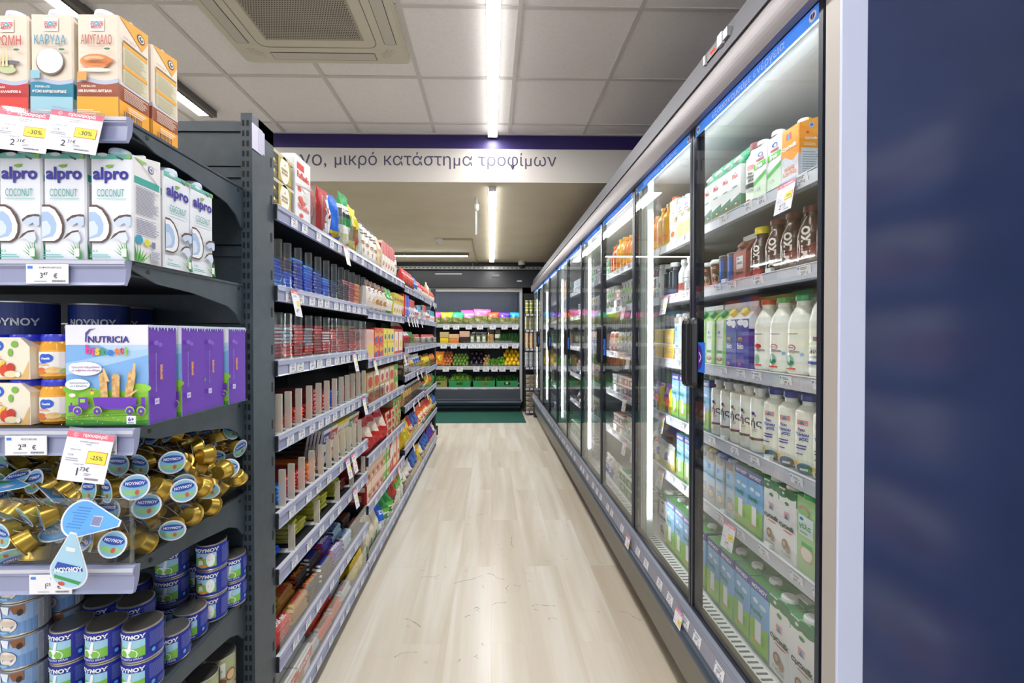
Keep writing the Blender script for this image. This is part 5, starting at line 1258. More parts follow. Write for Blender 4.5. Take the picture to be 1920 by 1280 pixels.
def cream_pack(seed, cards, ncup):
    R = random.Random(seed)
    t = empty('coffee_cream_pack')
    # a netted bundle: cups in two rows round a common axis
    for i in range(ncup):
        k = i // 2; s = -1 if i % 2 else 1
        T = Matrix.Translation((-0.042 + 0.028 * k * 1.25, s * 0.013, 0.022)) @ Matrix.Rotation(s * R.uniform(-2.7, -1.2), 4, 'X') @ Matrix.Rotation(R.uniform(-0.5, 0.5), 4, 'Y')
        m = cup_mb(T); lid_items(m, T); m.build('cream_portion', t)
    if cards:
        # tear-drop hang card
        m = MB(); pts = []
        for a in range(25):
            th = PI * (-0.62) + PI * 1.24 * a / 24; pts.append((0.031 * math.cos(th) * 1.1, 0.031 * math.sin(th)))
        pts = [(-0.075, 0.004)] + [(-0.075, -0.004)] + pts
        T = Matrix.Translation((-0.075, 0.0, 0.045)) @ Matrix.Rotation(R.uniform(-0.5, 0.5), 4, 'X') @ Matrix.Rotation(R.uniform(-0.4, 0.2), 4, 'Y')
        m.T = T
        m.prism(pts, -0.0004, 0.0004, '#e3e9f4', axis='z')
        F = Face((0, 0, 0.0005), (1, 0, 0), (0, 1, 0)); q = [(x * 0.93 - 0.001, y * 0.93) for x, y in pts]
        m.poly(F, q, '#4a9de0', 1); m.ell(F, 0.0, -0.0, 0.026, 0.024, '#6cb4ea', 2, 18); m.poly(F, [(-0.02, -0.018), (0.018, -0.022), (0.026, -0.01), (-0.02, -0.012)], '#3d8a4a', 3)
        m.text(F, 'ΝΟΥΝΟΥ', 0.004, 0.008, '#f2f5fc', w=0.044, k=4, bold=0.04); m.lines(F, -0.015, -0.008, 0.02, 0.002, 4, '#2f6fc0', 3); m.rect(F, -0.045, -0.005, -0.028, 0.006, '#c9d3e6', 3)
        m.T = None; m.build('hang_card', t)
    # netting: a few thin strands
    m = MB()
    for i in range(9):
        a = i / 9 * 2 * PI
        pts = []
        for k in range(9):
            u = -0.062 + 0.124 * k / 8; b2 = a + u * 9; r = 0.038 * math.sqrt(max(0.05, 1 - (u / 0.066) ** 2)); pts.append((u, r * math.cos(b2), 0.022 + r * 0.75 * math.sin(b2)))
        for k in range(8):
            p, q = pts[k], pts[k + 1]; m.add([p, q, (q[0], q[1] + 0.0006, q[2] + 0.0006), (p[0], p[1] + 0.0006, p[2] + 0.0006)], [(0, 1, 2, 3)], ('#cfd6de', 0.3))
    m.build('netting', t)
    return Kind(t, '', 'coffee cream pack', 0.13, 0.06, 0.05)
Ks = [cream_pack(1, True, 8), cream_pack(2, False, 8), cream_pack(3, True, 8)]
R = random.Random(11)
spots = []
# layers of the heap: lower ones first; the heap climbs towards the post
for (L_, zz_, ny_, x0, x1) in ((0, 0.004, 4, -1.16, -0.712), (1, 0.046, 4, -1.16, -0.712), (2, 0.086, 4, -1.14, -0.715), (3, 0.122, 3, -1.10, -0.735), (4, 0.152, 2, -1.02, -0.74)):
    for j in range(ny_):
        y = 0.893 + 0.085 * j + (0.085 if L_ >= 3 else 0) + (0.085 if L_ >= 4 else 0)
        n = 5 if L_ < 2 else 4
        for i in range(n):
            x = x0 + (x1 - x0) * (i + 0.15 + 0.7 * (0.5 if R.random() < 0.5 else R.random())) / n
            spots.append((x, y + R.uniform(-0.012, 0.012), z + zz_ + R.uniform(0, 0.008) + max(0, (x + 0.85)) * 0.12, (R.uniform(-0.4, 0.4) if j == 0 else R.uniform(-0.9, 0.9)) + (PI if R.random() < 0.4 else 0), L_))
cnt = {}
bins = {0: 'at the bottom', 1: 'in the second layer', 2: 'in the middle', 3: 'near the top', 4: 'on top'}
for i, (x, y, zz_, a, L_) in enumerate(spots):
    K = Ks[R.randrange(3)] if x < -0.86 else Ks[1]
    cnt[L_] = cnt.get(L_, 0) + 1
    K.put((x, y, zz_), a, 'netted gold coffee cream pack, ' + ORD[cnt[L_] - 1] + ' of those ' + bins[L_] + ' of the heap', 'netted coffee cream packs in the clear bin', look='', rx=R.uniform(-0.6, 0.6), ry=R.uniform(-0.25, 0.25), sc=1.2)
# two loose cards that hang out over the rail and lie on top
def big_card(name, pts_r, T, label, blue=False, top=False):
    t = empty(name)
    m = MB(); pts = []
    for a in range(29):
        th = PI * (-0.60) + PI * 1.20 * a / 28; pts.append((pts_r * math.cos(th) * 1.0, pts_r * math.sin(th)))
    pts = [(-pts_r * 2.35, pts_r * 0.16), (-pts_r * 2.35, -pts_r * 0.16)] + pts
    m.prism(pts, -0.0005, 0.0005, '#e6edf6', axis='z'); m.build('card', t)
    m = MB(); F = Face((0, 0, 0.0006), (1, 0, 0), (0, 1, 0)); m.poly(F, [(x * 0.94 - 0.0015, y * 0.92) for x, y in pts], '#5fa8ee' if blue else '#a9d4ee', 1)
    if blue:
        for i in range(8): m.lines(F, -pts_r*0.5 + i*0.001, -pts_r*0.6 + i * pts_r * 0.15, pts_r * 0.6, -pts_r*0.6 + i * pts_r * 0.15 + 0.004, 1, '#3f86d4', 2)
        m.rect(F, -pts_r * 1.3, -pts_r * 0.25, -pts_r * 0.75, pts_r * 0.3, '#c9d2ea', 2)
        for i in range(10): m.rect(F, -pts_r * 1.25 + i * pts_r * 0.05, -pts_r * 0.2, -pts_r * 1.25 + i * pts_r * 0.05 + pts_r * 0.025, pts_r * 0.25, '#4a3f8a', 3)
    else:
        m.text(F, 'ΝΟΥΝΟΥ', -pts_r * 0.18, 0.0, '#f6f8fd', w=pts_r * 1.5, k=4, bold=0.05, rot=PI / 2 + 0.25); 
        m.poly(F, [(-pts_r * 0.52, -pts_r * 0.62), (pts_r * 0.02, -pts_r * 0.8), (-0.02 + pts_r*0.4, pts_r * 0.75), (-pts_r * 0.45, pts_r * 0.68)], '#2a50b4', 2)
        m.poly(F, [(pts_r * 0.25, -pts_r * 0.75), (pts_r * 0.45, -pts_r * 0.7), (pts_r * 0.62, pts_r * 0.6), (pts_r * 0.42, pts_r * 0.72)], '#3d9a5a', 2)
        m.rect(F, -pts_r * 1.5, -pts_r * 0.25, -pts_r * 1.25, pts_r * 0.25, '#e9eef6', 3); m.ell(F, pts_r * 0.72, -pts_r * 0.3, 0.004, 0.006, '#c8574a', 3, 10)
    m.build('print', t)
    t.matrix_world = T
    tag(t, label, 'hang card')
big_card('hang_card', 0.033, Matrix.Translation((px_at(146, 0.795), 0.788, 1.33 - 435 / FPX * 0.795)) @ Matrix.Rotation(PI / 2 + 0.12, 4, 'X') @ Matrix.Rotation(-PI / 2 - 0.22, 4, 'Z'), 'pale blue teardrop card with white lettering hanging down over the price rail')
big_card('hang_card', 0.033, Matrix.Translation((px_at(158, 0.82), 0.822, 1.33 - 340 / FPX * 0.82)) @ Matrix.Rotation(PI / 2 - 0.35, 4, 'X') @ Matrix.Rotation(PI - 0.12, 4, 'Z'), 'bright blue teardrop card lying across the coffee cream heap, back side shown', True)

# ---- fifth and sixth shelves: evaporated milk cans
z5 = EZ[4] + 0.001
BL = '#1d2f9e'
def evap(variant):
    r, h_ = 0.0335, 0.0655
    base = [('r', 0, 0, 1, 1, BL)]
    if variant == 0:
        it = [('r', 0.33, 0.14, 0.60, 0.74, '#9fd0ea'), ('w', 0.33, 0.14, 0.60, 0.48, '#7cc04a', 0.03), ('e', 0.46, 0.26, 0.085, 0.055, '#f4f6fa', 16), ('p', [(0.475, 0.72), (0.50, 0.72), (0.485, 0.35), (0.455, 0.35)], '#f4f6fa'), ('w', 0.30, 0.0, 0.63, 0.16, BL, 0.01),
              ('t', 'ΝΟΥΝΟΥ', 0.47, 0.86, 0.27, '#f4f6fb', 0.05, 0, 0.15), ('t', 'όσο πρέπει γάλα', 0.47, 0.10, 0.22, '#dfe6f6', 0.02), ('e', 0.35, 0.5, 0.012, 0.03, '#c8574a', 8),
              ('l', 0.63, 0.4, 0.80, 0.92, 10, '#6a78c8'), ('e', 0.66, 0.24, 0.015, 0.02, '#5ab0e8', 10), ('l', 0.70, 0.12, 0.80, 0.3, 4, '#5a68c0'), ('r', 0.83, 0.5, 0.90, 0.95, '#c9d0ee'), ('l', 0.12, 0.3, 0.28, 0.9, 9, '#6a78c8')]
    elif variant == 1:
        it = [('r', 0.34, 0.12, 0.58, 0.72, '#a4d4ea'), ('w', 0.34, 0.12, 0.58, 0.5, '#7cc04a', 0.03), ('e', 0.52, 0.42, 0.045, 0.08, '#f4f6fa', 14), ('e', 0.42, 0.50, 0.018, 0.024, '#e8b48a', 10), ('e', 0.42, 0.53, 0.02, 0.014, '#8a4a2a', 10), ('p', [(0.385, 0.14), (0.455, 0.14), (0.44, 0.42), (0.40, 0.42)], '#f1eef0'), ('e', 0.44, 0.17, 0.05, 0.02, '#e89a3a', 10),
              ('t', 'ΝΟΥΝΟΥ', 0.47, 0.85, 0.27, '#f4f6fb', 0.05, 0, 0.16), ('r', 0.16, 0.1, 0.29, 0.8, '#4a8ab0'), ('e', 0.225, 0.8, 0.065, 0.03, '#9ac0dc', 12), ('l', 0.18, 0.2, 0.27, 0.65, 5, '#7ab06a'), ('l', 0.63, 0.2, 0.80, 0.92, 12, '#6a78c8')]
    else:
        it = [('r', 0, 0, 1, 1, '#8fb0dc'), ('w', 0.3, 0, 0.72, 0.45, '#6f98d0', 0.04), ('e', 0.47, 0.34, 0.085, 0.075, '#2f5a9a', 18), ('e', 0.47, 0.34, 0.08, 0.07, '#e9ddd0', 18), ('e', 0.47, 0.40, 0.07, 0.03, '#cfc2b4', 14), ('p', [(0.34, 0.99), (0.40, 0.99), (0.43, 0.5), (0.35, 0.5)], '#e4eaf4'), ('t', 'γάλα', 0.375, 0.72, 0.05, '#4a90d0'), ('p', [(0.50, 0.99), (0.60, 0.99), (0.60, 0.68), (0.53, 0.72)], '#8a5a3a'), ('e', 0.57, 0.75, 0.02, 0.03, '#3a2418', 8), ('p', [(0.42, 0.99), (0.50, 0.99), (0.49, 0.72), (0.45, 0.78)], '#dfe6f0'), ('r', 0.38, 0.08, 0.50, 0.17, '#2f9ad0'), ('t', 'ελαφρύ', 0.44, 0.125, 0.09, '#e9f4fc'), ('r', 0.68, 0, 0.9, 1, '#b4b8c4'), ('l', 0.69, 0.05, 0.85, 0.95, 14, '#8a8fa4')]
    m, l = can(r, h_, BL, base + it if variant < 2 else it)
    return kind(m, 'evaporated_milk_can', '', 'milk can', 2 * r, 2 * r, h_, [('lid', l)])
K_ev0, K_ev1, K_ev2 = evap(0), evap(1), evap(2)
CH = 0.0658
def cans(K, x, y, n, what, place, rz=0.0, z0=None):
    for l_ in range(n):
        lv = {1: [''], 2: ['lower one', 'upper one'], 3: ['lowest', 'middle one', 'topmost'], 4: ['lowest', 'second up', 'third up', 'topmost']}[n][l_]
        K.put((x, y, (z5 if z0 is None else z0) + l_ * CH), rz + 0.03 * l_, what + ' ' + place + (', ' + lv if lv else ''), 'evaporated milk cans', look='')
bc = 'blue evaporated milk can'
cans(K_ev0, -0.723, 0.915, 2, bc, 'in the front stack nearest the bracket', 0.10)
cans(K_ev0, -0.796, 0.915, 2, bc, 'in the front stack second from the bracket', 0.06)
cans(K_ev0, -0.867, 0.915, 2, bc, 'in the front stack third from the bracket', 0.02)
cans(K_ev0, -0.721, 0.993, 1, bc, 'alone directly behind the nearest front stack', 0.30)
cans(K_ev0, -0.729, 1.066, 1, bc, 'alone farther back, before the three-high stack', 0.35)
cans(K_ev1, -0.721, 1.135, 3, 'blue can with a milkmaid picture', 'in the three-high stack', 0.30)
cans(K_ev0, -0.706, 1.196, 2, bc, 'in the rearmost stack by the post', 0.5)
cans(K_ev0, -0.800, 0.993, 2, bc, 'in the hidden stack behind the second front stack', 0.2)
cans(K_ev0, -0.872, 0.993, 2, bc, 'in the hidden stack behind the third front stack', 0.2)
cans(K_ev0, -0.797, 1.10, 3, bc, 'in the shaded stack beside the three-high one', 0.3)
cans(K_ev0, -0.868, 1.07, 2, bc, 'in the shaded stack deep in the shelf', 0.2)
cans(K_ev0, -0.775, 1.172, 2, bc, 'in the shaded stack against the back panel', 0.4)
lc = 'pale blue light milk can'
cans(K_ev2, -0.947, 0.90, 4, lc, 'in the stack beside the blue cans', 0.10)
cans(K_ev2, -1.017, 0.90, 4, lc, 'in the stack cut by the picture edge', 0.05)
cans(K_ev2, -0.945, 0.972, 4, lc, 'in the stack behind the pale blue front stack', 0.2)
# lower shelf: tall green and brown cans with black lids
def tall_can():
    r, h_ = 0.036, 0.078
    m, l = can(r, h_, '#a9b08a', [('r', 0.3, 0, 0.72, 1, '#a3ad84'), ('r', 0.40, 0.35, 0.56, 0.88, '#dfe6e0'), ('e', 0.44, 0.74, 0.02, 0.03, '#2f7ac0'), ('t', 'γαλα', 0.48, 0.6, 0.1, '#3a9a8a'), ('e', 0.62, 0.35, 0.06, 0.07, '#8a5a3c', 14), ('e', 0.62, 0.35, 0.045, 0.055, '#d9b48a', 14), ('e', 0.52, 0.18, 0.05, 0.04, '#7a4a34', 12), ('r', 0.72, 0, 0.9, 1, '#6a4a3a')], lid='#0e0f11')
    return kind(m, 'drink_can', '', 'can', 2 * r, 2 * r, h_, [('lid', l)])
K_tc = tall_can(); z6 = EZ[5] + 0.001
for i, (x, y) in enumerate(((-0.722, 1.02), (-0.722, 1.095), (-0.722, 1.168))):
    for l_ in range(2):
        K_tc.put((x, y, z6 + 0.0785 * l_), 0.5, 'green and brown can with black lid, ' + ['lower', 'upper'][l_] + ' of the ' + ['front', 'middle', 'rear'][i] + ' pair on the low shelf', 'green and brown cans', look='')
# ---- promotion cards of the end shelving
Yc = 0.812
hang_promo((px_at(164, Yc), Yc, 1.33 + 407 / FPX * Yc), 0.12, 'pink-headed price card reading -30% under the almond drink carton', '-30%', '2', '31€', ('ΔΕΛΤΑ ΡΟΦΗΜΑ', 'ΑΜΥΓΔΑΛΟ 1LT'), 0.086, 0.076, rx=-0.14, ry=0.10)
hang_promo((px_at(73, Yc), Yc, 1.33 + 408 / FPX * Yc), 0.12, 'pink-headed price card reading -30% under the coconut drink carton', '-30%', '2', '31€', ('ΔΕΛΤΑ ΡΟΦΗΜΑ', 'ΚΑΡΥΔΑ 1LT'), 0.086, 0.076, rx=-0.14, ry=0.08)
hang_promo((px_at(-20, Yc), Yc, 1.33 + 409 / FPX * Yc), 0.12, 'pink-headed price card under the oat carton, cut by the picture edge', '-30%', '2', '31€', ('ΔΕΛΤΑ ΡΟΦΗΜΑ', 'ΒΡΩΜΗ 1LT'), 0.086, 0.076, rx=-0.14, ry=0.08)
hang_promo((px_at(184, Yc), Yc, 1.33 - 180 / FPX * Yc), 0.10, 'pink-headed price card reading -25% below the baby biscuit box', '-25%', '1', '73€', ('NUTRICIA BISKOTTI', '180GR'), 0.079, 0.089, rx=-0.10, ry=0.16)
# ================================================================ goods of the aisle shelving
def gbox(name, look, cat, w_, d_, h_, base, c2='#f2f0ea', c3='#c98a4a', word='', wc='#ffffff', side=None, style=0, top=None):
    """printed box with a title panel, a picture and side stripes"""
    if style == 0: fr = [('r', 0.06, 0.62, 0.94, 0.9, c2), ('e', 0.5, 0.32, 0.34, min(0.24, 0.24), c3)]
    elif style == 1: fr = [('r', 0, 0.55, 1, 1, c2), ('e', 0.55, 0.28, 0.3, 0.2, c3), ('e', 0.3, 0.2, 0.2, 0.12, c2)]
    elif style == 2: fr = [('p', [(0, 0.3), (1, 0.5), (1, 0.95), (0, 0.8)], c2), ('e', 0.35, 0.22, 0.22, 0.16, c3)]
    else: fr = [('r', 0.1, 0.1, 0.9, 0.9, c2), ('e', 0.5, 0.38, 0.26, 0.2, c3)]
    if word: fr.append(('t', word, 0.5, 0.75, 0.78, wc, 0.03))
    sp = [('r', 0.1, 0.66, 0.9, 0.9, c2), ('l', 0.15, 0.15, 0.85, 0.5, 4, c2)]
    m = carton_box(w_, d_, h_, base, fr, sp, side=side, top=top)
    return kind(m, name, look, cat, w_, d_, h_)
def gbag(name, look, cat, w_, d_, h_, bs, arts=(), seed=1, nx=10, ny=14, **kw):
    return kind(bag(w_, d_, h_, bands(*bs), seed, nx, ny, arts=arts, **kw), name, look, cat, w_, d_, h_)
def gbar(look, base, endc=None, h_=0.0105, w_=0.074, d_=0.165, stripe=None, name='chocolate_bar', word=None, wc='#f4f4f4', cat='chocolate bar', fc=None):
    fi = [('r', 0.0, 0.25, 0.32, 0.8, fc)] if fc else []
    ti = []
    if stripe: ti.append(('r', 0.0, 0.35, 1, 0.65, stripe))
    if word: ti.append(('t', word, 0.5, 0.5, 1.5, wc, 0.03, PI / 2))
    return kind(bar(w_, d_, h_, base, endc, topitems=ti, frontitems=fi), name, look, cat, w_, d_, h_)
SH = ['top shelf', 'second shelf', 'third shelf', 'fourth shelf', 'fifth shelf', 'sixth shelf', 'seventh shelf', 'bottom shelf']
BAYN = ['first bay', 'second bay', 'third bay', 'last bay']
ctr = {}
def seqn(key):
    ctr[key] = ctr.get(key, 0) + 1
    return ORD[ctr[key] - 1]
def ay(i, f): return GY0 + i * GL + f
def put_a(K, i, r, y, x=None, dz=0.0, rz=PI / 2, rx=0.0, ry=0.0, sc=1.0, row_=''):
    sn = SH[r] if r < len(GZ[i]) - 1 else 'bottom shelf'
    w_ = seqn((K.look, i, sn, row_)) + ' ' + (row_ + ' ' if row_ else '') + 'on the ' + sn + ', ' + BAYN[i]
    x = GX - 0.012 - K.d / 2 if x is None else x
    return K.put((x, y, GZ[i][r] + 0.0012 + dz), rz, w_, None, rx, ry, sc)
RW = random.Random(21)
def fill(i, r, y0, specs, gap=0.004, jit=0.003, tilt=0.0):
    """specs: (kind, how many, layers, rows deep)"""
    y = ay(i, y0)
    for K, n, lay, dp in specs:
        for k in range(n):
            y += K.w / 2 + gap / 2
            for q in range(dp):
                for l in range(lay):
                    put_a(K, i, r, y + RW.uniform(-jit, jit) * 0.5, GX - 0.014 - K.d / 2 - q * (K.d + 0.004) - abs(RW.uniform(0, jit)), l * (K.h + 0.0008), PI / 2 + RW.uniform(-0.03, 0.03), tilt, 0, 1.0, 'behind' if q else ('above' if l else ''))
            y += K.w / 2 + gap / 2
    return y - ay(i, 0)

# ---- bars stacked between dividers
B_blue = gbar('deep blue wrapped chocolate bar', '#1a5ae0', '#1f66f0', fc='#4a96ff')
B_sky = gbar('bright blue wrapped chocolate bar', '#2a8cf8', '#3a9fff', fc='#8accff')
B_navy = gbar('navy wrapped chocolate bar', '#1c30b0', '#2440cc', fc='#d9dcf0')
B_brn = gbar('brown and blue chocolate bar', '#3a2418', '#4a2c1c', fc='#e07a2a')
B_blk = gbar('black wrapped chocolate bar', '#17191c', '#23262a', fc='#4a5058')
B_mar = gbar('maroon wrapped chocolate bar', '#4a1420', '#5a1a28', fc='#8a2a3a')
B_pnk = gbar('pink-ended chocolate bar', '#c23a50', '#e86a80', fc='#f8d0d8')
B_ora = gbar('orange wrapped chocolate bar', '#ff861c', '#ff9a2c', h_=0.02)
B_red = gbar('bright red chocolate bar', '#d8261f', '#f0402c', fc='#f7d6d0')
B_drd = gbar('dark red chocolate bar', '#a0181c', '#c02022', fc='#c8403a')
B_wht = gbar('white-ended red chocolate bar', '#d0282e', '#d8dce6', fc='#e6e8f0')
B_slv = gbar('silver-wrapped chocolate bar', '#8f95a6', '#a9aebd', fc='#d0d4e0')
B_rb = gbar('red and brown chocolate bar', '#8c1a1a', '#6b2416', fc='#e6a04a')
B_grn = gbar('green wrapped chocolate bar', '#14532c', '#1b7a3c', fc='#e6e8e0')
B_yg = gbar('yellow-green gold wafer bar', '#b9b43a', '#cfc94e', h_=0.014, fc='#8a9a2a', name='wafer_bar')
B_prd = gbar('shiny pink-red chocolate bar', '#b8283c', '#d8485a', h_=0.015, fc='#f4c0c8')
def stack(K, r, slot, n, dz=0.0, yoff=0.0):
    y = ay(0, (DIVY[slot] + DIVY[slot + 1]) / 2 + yoff if slot + 1 < len(DIVY) else DIVY[-1] + 0.03)
    gw = DIVY[slot + 1] - DIVY[slot] if slot + 1 < len(DIVY) else 0.07
    s = min(1.0, (gw - 0.012) / K.w)
    for k in range(n):
        wh = ORD[k + int(dz / 0.011)] + ' up in divider slot ' + ORD[slot] + ', ' + SH[r]
        K.put((GX - 0.026 - K.d / 2 - RW.uniform(0, 0.006), y + RW.uniform(-0.002, 0.002), GZ[0][r] + 0.006 + dz + k * (K.h + 0.0006)), PI / 2 + RW.uniform(-0.04, 0.04), wh, None, 0, 0, (s, 1, 1))
    return dz + n * (K.h + 0.0006)
for sl, (K, n, K2, n2) in enumerate(((B_sky, 3, B_blue, 5), (B_blue, 5, B_brn, 4), (B_navy, 9, B_sky, 1), (B_blue, 6, B_sky, 3), (B_navy, 8, B_pnk, 0), (B_blue, 5, B_sky, 2), (B_blk, 7, B_blk, 0), (B_blk, 8, B_mar, 0), (B_mar, 7, B_pnk, 2), (B_pnk, 9, B_mar, 0), (B_ora, 5, B_pnk, 0))):
    h = stack(K, 1, sl, n)
    if n2: stack(K2, 1, sl, n2, h)
for sl, (K, n, K2, n2) in enumerate(((B_drd, 4, B_wht, 5), (B_red, 4, B_slv, 5), (B_drd, 4, B_red, 6), (B_red, 3, B_slv, 6), (B_drd, 6, B_red, 4), (B_red, 4, B_wht, 4), (B_drd, 5, B_red, 4), (B_red, 5, B_drd, 5), (B_drd, 4, B_rb, 5), (B_red, 3, B_drd, 6), (B_red, 4, B_rb, 4))):
    h = stack(K, 2, sl, n); stack(K2, 2, sl, n2, h)
for sl, (K, n) in enumerate(((B_red, 2), (B_drd, 3), (B_red, 4), (B_drd, 4), (B_prd, 6), (B_prd, 4), (B_blue, 6), (B_grn, 5), (B_drd, 6), (B_rb, 7), (B_rb, 6))):
    stack(K, 3, sl, n)
for sl, (K, n) in enumerate(((B_sky, 5), (B_red, 6), (B_prd, 4), (B_ora, 3))):
    stack(K, 4, sl, n, 0, 0.02)
# tablets standing on edge between the dividers of the fifth shelf
def tablet(look, base, c2, word, wc):
    m = MB(); m.box(-0.038, 0.038, -0.0055, 0.0055, 0, 0.155, base, 0.002)
    art(m, front(0.076, 0.011), 0.076, 0.155, [('r', 0, 0.6, 1, 0.9, c2), ('t', word, 0.5, 0.74, 0.7, wc, 0.03), ('e', 0.5, 0.3, 0.3, 0.15, c2)])
    return kind(m, 'chocolate_tablet', look, 'chocolate', 0.076, 0.012, 0.155)
T_y = tablet('yellow and white chocolate tablet', '#e8cf3a', '#f2eee0', 'ΓΑΛΑΚΤΟΣ', '#b02a2a'); T_w = tablet('cream and red chocolate tablet', '#eee8da', '#c8343a', 'ION', '#f4f0ea')
T_g = tablet('green and white chocolate tablet', '#d7dfc4', '#3f7a4a', 'ION', '#f4f4ee'); T_n = tablet('navy and white chocolate tablet', '#e6e4ea', '#2a2f9a', 'ION', '#f4f4f4')
def stand(K, r, y, n, xs=0.0):
    for k in range(n):
        wh = seqn((K.look, 'st', r)) + ' of those leaning on the ' + SH[r] + ', first bay'
        K.put((GX - 0.06 - k * 0.014 - xs, ay(0, y), GZ[0][r] + 0.006), PI / 2, wh, None, 0.18)
for y, K in ((0.48, T_n), (0.565, T_w), (0.645, T_y), (0.725, T_y), (0.80, T_g), (0.875, T_w)): stand(K, 4, y, 5)
# gold wafer bars and bags on the sixth shelf
for k, (y, K, n) in enumerate(((0.06, B_blue, 3), (0.19, B_yg, 4), (0.26, B_yg, 3), (0.39, B_yg, 5), (0.47, B_yg, 4), (0.62, B_yg, 6), (0.70, B_rb, 4), (0.83, B_drd, 5), (0.90, B_prd, 4))):
    for q in range(n):
        K.put((GX - 0.035 - K.d / 2 - RW.uniform(0, 0.01), ay(0, y) + RW.uniform(-0.004, 0.004), GZ[0][5] + 0.006 + q * (K.h + 0.001)), PI / 2 + RW.uniform(-0.12, 0.12), seqn((K.look, 's6')) + ' on the sixth shelf, first bay', None, 0, 0, (0.9, 1, 1))
# the two trays of single bars
def snack(look, base, word, wc, c2, w_=0.042, d_=0.125):
    m = MB(); h_ = 0.019
    pts = [(-w_/2, 0.005), (-w_*0.36, 0.0), (w_*0.36, 0.0), (w_/2, 0.005), (w_*0.42, h_*0.8), (w_*0.25, h_), (-w_*0.25, h_), (-w_*0.42, h_*0.8)]
    m.prism(pts, -d_/2 + 0.008, d_/2 - 0.008, base, axis='y')
    for s in (-1, 1):
        y0, y1 = s * (d_/2 - 0.008), s * d_/2
        m.add([(-w_*0.42, y0, h_*0.2), (w_*0.42, y0, h_*0.2), (w_*0.46, y1, h_*0.45), (-w_*0.46, y1, h_*0.45), (-w_*0.4, y0, h_*0.8), (w_*0.4, y0, h_*0.8), (w_*0.46, y1, h_*0.5), (-w_*0.46, y1, h_*0.5)], [(0, 1, 2, 3), (4, 5, 6, 7)], c2)
    F = Face((0, 0, h_ + 0.0002), (0, 1, 0), (-1, 0, 0))
    m.rect(F, -d_*0.40, -w_*0.22, -d_*0.28, w_*0.22, c2, 0); m.text(F, word, 0.004, 0.0, wc, w=d_*0.62, h=w_*0.50, k=2, bold=0.04)
    F2 = Face((w_*0.45, 0, h_*0.42), (0, 1, 0), (0, 0, 1)); m.text(F2, word, 0.0, 0.0, wc, w=d_*0.5, h=h_*0.5, k=2, bold=0.04)
    return kind(m, 'snack_bar', look, 'snack bar', w_, d_, h_)
S_twx = snack('gold snack bar with red lettering', '#a8782c', 'TWIX', '#c81e2a', '#d8b05a'); S_mar = snack('black snack bar with orange lettering', '#16110f', 'Mars', '#e8842a', '#b03a20')
S_snk = snack('brown snack bar with blue lettering', '#3a2016', 'SNICKERS', '#2a3fc0', '#eef0f6'); S_mlk = snack('violet snack bar with white lettering', '#4a35a8', 'Milka', '#f2eef8', '#c83a3a')
S_bty = snack('pale blue coconut snack bar', '#a9cbe4', 'BOUNTY', '#2a4fa0', '#3a2418'); S_blk = snack('dark brown snack bar', '#1c120e', 'ΣΟΚΟΦΡΕΤΑ', '#8a2a1c', '#2b1a14')
S_bue = snack('orange and silver snack bar', '#d9471c', 'bueno', '#3a2418', '#b9bcc4', 0.044); S_kit = snack('red snack bar with white lettering', '#c8141c', 'KitKat', '#f6eef0', '#d8b05a')
S_wht = snack('white and grey snack bar', '#c4c6cc', 'kinder', '#d8341c', '#e6e8ea')
def tray(r, seq_, x_list, lay=3, rz=0.0, y0=0.075, pitch=0.128):
    for k, K in enumerate(seq_):
        for j, x in enumerate(x_list):
            for l in range(lay):
                if l and j == 0 and l > lay - 2: continue
                yy = ay(0, y0 + k * pitch) + RW.uniform(-0.004, 0.004)
                K.put((x + RW.uniform(-0.003, 0.003), yy, GZ[0][r] + 0.002 + l * 0.0195 + j * 0.008), rz + RW.uniform(-0.07, 0.07), seqn((K.look, 'tray', r)) + ' in the ' + ('seventh-shelf' if r == 6 else 'bottom-shelf') + ' tray', None, 0, 0.12)
tray(6, [S_kit, S_twx, S_mar, S_snk, S_mlk, S_bty, S_blk], [GX - 0.045, GX - 0.092, GX - 0.139, GX - 0.186, GX - 0.233], 4)
tray(7, [S_wht, S_bue, S_bue, S_wht], [GX - 0.045, GX - 0.095, GX - 0.145], 3, y0=0.31)
K_cty = gbox('sweets_box', 'flat white children chocolate box', 'chocolate box', 0.12, 0.03, 0.085, '#e9e6e2', '#d8463a', '#b98a5a', 'kinder', '#f4f0ee', style=2)
for k in range(6): K_cty.put((GX - 0.03 - (k % 3) * 0.034, ay(0, 0.075 + 0.125 * (k // 3)), GZ[0][7] + 0.002), PI / 2, seqn('cty') + ' in the bottom-shelf tray', None, 0.12)
K_yel = gbag('biscuit_pack', 'shiny yellow biscuit pack', 'biscuit pack', 0.10, 0.05, 0.09, [(1, '#e8c21c')], seed=4, nx=8, ny=8)
for k in range(4): K_yel.put((GX - 0.05 - 0.05 * (k % 2), ay(0, 0.84 + 0.085 * (k // 2)), GZ[0][7] + 0.002), PI / 2, seqn('yel') + ' in the bottom-shelf tray', None, 0.1)

